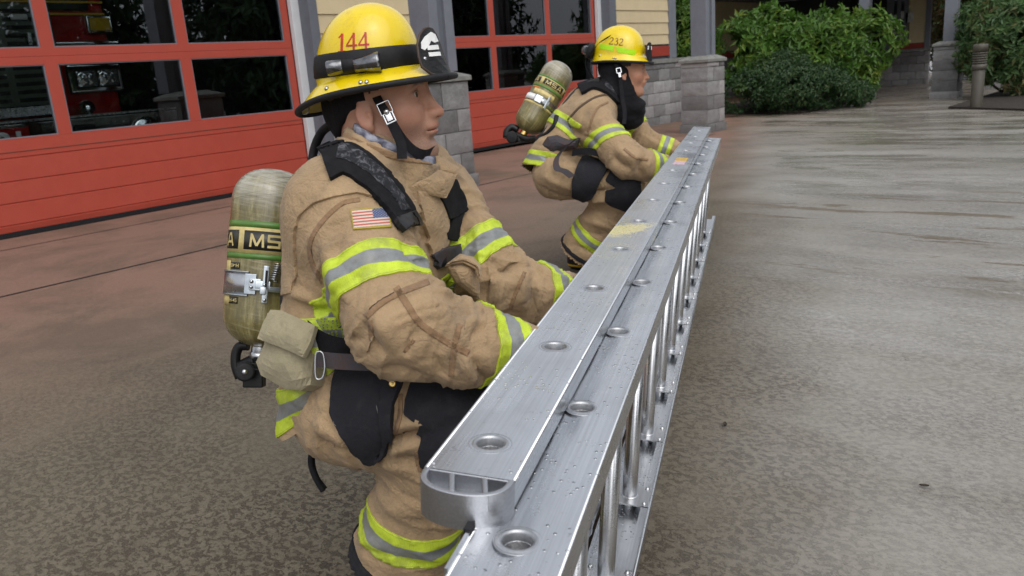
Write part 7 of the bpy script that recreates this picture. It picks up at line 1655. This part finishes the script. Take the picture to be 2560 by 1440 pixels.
    for (t0, t1, h0, h1, o0, o1) in ((-.45, -.05, .365, .455, .003, .012), (.05, .40, .38, .44, .003, .016), (.20, .32, .33, .50, .016, .020)):
        V = [pos(t_, h, o_) for o_ in (o0, o1) for h in (h0, h1) for t_ in (t0, t1)]; MB().add(V, [(0, 2, 3, 1), (4, 5, 7, 6), (0, 1, 5, 4), (2, 6, 7, 3), (0, 4, 6, 2), (1, 3, 7, 5)]).build('latch_plate', M['zinc'], bd2, bevel=.0015, seg=1)
    for (h0, h1, t0, t1) in ((.395, .43, -1.35, -1.05), (.395, .43, -.98, -.72)): pass
    vb = MB(); vb.lathe([(.020, .01), (.022, -.014), (.022, -.03), (.018, -.05)], tb, ax, 20); vb.build('valve_neck', M['brass'], BA)
    c_ = tb-ax*.06; v2 = MB(); v2.tube([c_, at(1290, 338, 4.28)], [.022, .026], 16); v2.tube([at(1290, 338, 4.28), at(1318, 348, 4.26), at(1338, 346, 4.24)], [.02, .018, .016], 14); v2.build('valve_body', M['black_plastic'], BA, bevel=.003)
    kn = MB(); kc = at(1280, 343, 4.25); kn.lathe([(0, .02), (.026, .018), (.031, .012), (.031, -.012), (.02, -.02)], kc, nrm(CAM-kc), 18); kn.build('valve_knob', M['black_rubber'], BA, bevel=.002, seg=1)
    gd = MB(); gd.tube(curve([at(1296, 326, 4.28), at(1280, 318, 4.28), at(1268, 328, 4.28), at(1266, 345, 4.28)], 10), .019, 12); gd.build('valve_guard', M['black_plastic'], BA)
    bp_ = MB(); pp = [q_+ld*.09 for q_ in curve([at(1500, 200, 4.12), at(1452, 222, 4.12), at(1415, 262, 4.12), at(1385, 305, 4.12), at(1362, 335, 4.12), at(1340, 352, 4.13)], 20)]; tn = [nrm(pp[min(i+1, 20)]-pp[max(i-1, 0)]) for i in range(21)]; bp_.ribbon(pp, np.tile(ld, (21, 1)), np.array([nrm(np.cross(t_, ld)) for t_ in tn]), .2, .035); bp_.build('backplate', M['black_plastic'], BA, bevel=.004)
    hs = MB(); px_tube(hs, [(1330, 350, 4.22), (1360, 340, 4.10), (1385, 315, 4.05), (1392, 290, 4.06)], .013, 12); hs.build('air_hose', M['black_rubber'], BA)
    G.strip([(1448, 222), (1482, 208), (1520, 222), (1548, 248), (1562, 268)], (.075, .05), .02, .016, 'shoulder_strap', M['black_web'], BA); G.strip([(1512, 214), (1540, 236), (1556, 258)], .038, .022, .003, 'worn_strap_face', M['strap_worn'], BA, attrs={'worn': np.ones(len(G.V))})
    dd = 4.00; plate([(1368, 342), (1392, 338), (1420, 350), (1448, 345), (1440, 372), (1396, 380), (1378, 392), (1352, 366)], [(1368, 342, 4.03), (1448, 345, 3.98), (1378, 392, 4.05)], .03, 'waist_pad', M['web_grey'], BA, bulge=.03)
    tw = MB(); tw.ribbon(curve([at(1442, 346, 3.93), at(1412, 370, 3.95), at(1392, 395, 3.96), at(1392, 420, 3.94), at(1412, 428, 3.93), at(1430, 442, 3.93)], 18), c2w(.8, .45, 0), nrm(CAM-at(1400, 390, 3.9)), .036, .004); tw.build('belt_tail', M['web_grey'], BA)
    t2 = MB(); t2.ribbon(curve([at(1430, 382, 3.98), at(1465, 378, 3.95), at(1500, 385, 3.96), at(1522, 400, 3.98)], 12), c2w(.1, .98, 0), nrm(CAM-at(1480, 385, 3.95)), .034, .004); t2.build('waist_belt', M['black_web'], BA)
def seg2(V, a, b): return np.linalg.norm(V-(a+np.clip((V-a)@(b-a)/((b-a)@(b-a)), 0, 1)[:, None]*(b-a)), axis=1)
ffB()
EXPO = 0.45
# ------------------------------------------------------------------ light, sky, camera
W_ = bpy.data.worlds.new('World'); SC.world = W_; W_.use_nodes = True; nt = W_.node_tree; bg = nt.nodes['Background']
sk = nt.nodes.new('ShaderNodeTexSky'); sk.sky_type = 'NISHITA'; sk.sun_disc = False
SUN_EL = math.radians(52); SUN_AZ = math.radians(190)     # overcast: high soft light from behind the left shoulder
sk.sun_elevation = SUN_EL; sk.air_density = 1.0; sk.dust_density = 6.0; sk.ozone_density = 1.0
sdir = np.array([-.35, -.55, 0]); sdir = sdir/np.linalg.norm(sdir)*math.cos(SUN_EL); sdir[2] = math.sin(SUN_EL)
sk.sun_rotation = math.atan2(sdir[0], sdir[1])
hs = nt.nodes.new('ShaderNodeHueSaturation'); hs.inputs['Saturation'].default_value = .22
nt.links.new(sk.outputs[0], hs.inputs['Color'])
mxw = nt.nodes.new('ShaderNodeMix'); mxw.data_type = 'RGBA'; mxw.inputs[0].default_value = .65; mxw.inputs[7].default_value = (4.6, 4.8, 5.2, 1)   # even cloud deck under the clear-sky gradient
nt.links.new(hs.outputs[0], mxw.inputs[6]); nt.links.new(mxw.outputs[2], bg.inputs[0]); bg.inputs[1].default_value = .13
L_ = bpy.data.lights.new('overcast_sun', 'SUN'); L_.energy = .9; L_.angle = math.radians(75); L_.color = (1, .97, .93)
lo = bpy.data.objects.new('overcast_sun', L_); COL.objects.link(lo); lo.rotation_euler = Vector(-sdir).to_track_quat('-Z', 'Y').to_euler()
cd = bpy.data.cameras.new('camera'); co = bpy.data.objects.new('camera', cd); COL.objects.link(co); SC.camera = co
cd.sensor_width = 36; cd.lens = FPX/2560*36; cd.dof.use_dof = True; cd.dof.focus_distance = 1.9; cd.dof.aperture_fstop = 9.0; cd.clip_start = .05; cd.clip_end = 1000
co.matrix_world = Matrix(((rt[0], u2[0], -fw[0], CAM[0]), (rt[1], u2[1], -fw[1], CAM[1]), (rt[2], u2[2], -fw[2], CAM[2]), (0, 0, 0, 1)))
SC.render.resolution_x = 1024; SC.render.resolution_y = 576
SC.view_settings.view_transform = 'Standard'; SC.view_settings.look = 'None'; SC.view_settings.exposure = EXPO; SC.view_settings.gamma = 1
SC.render.engine = 'CYCLES'; SC.cycles.use_denoising = True; SC.cycles.max_bounces = 7; SC.cycles.transparent_max_bounces = 12
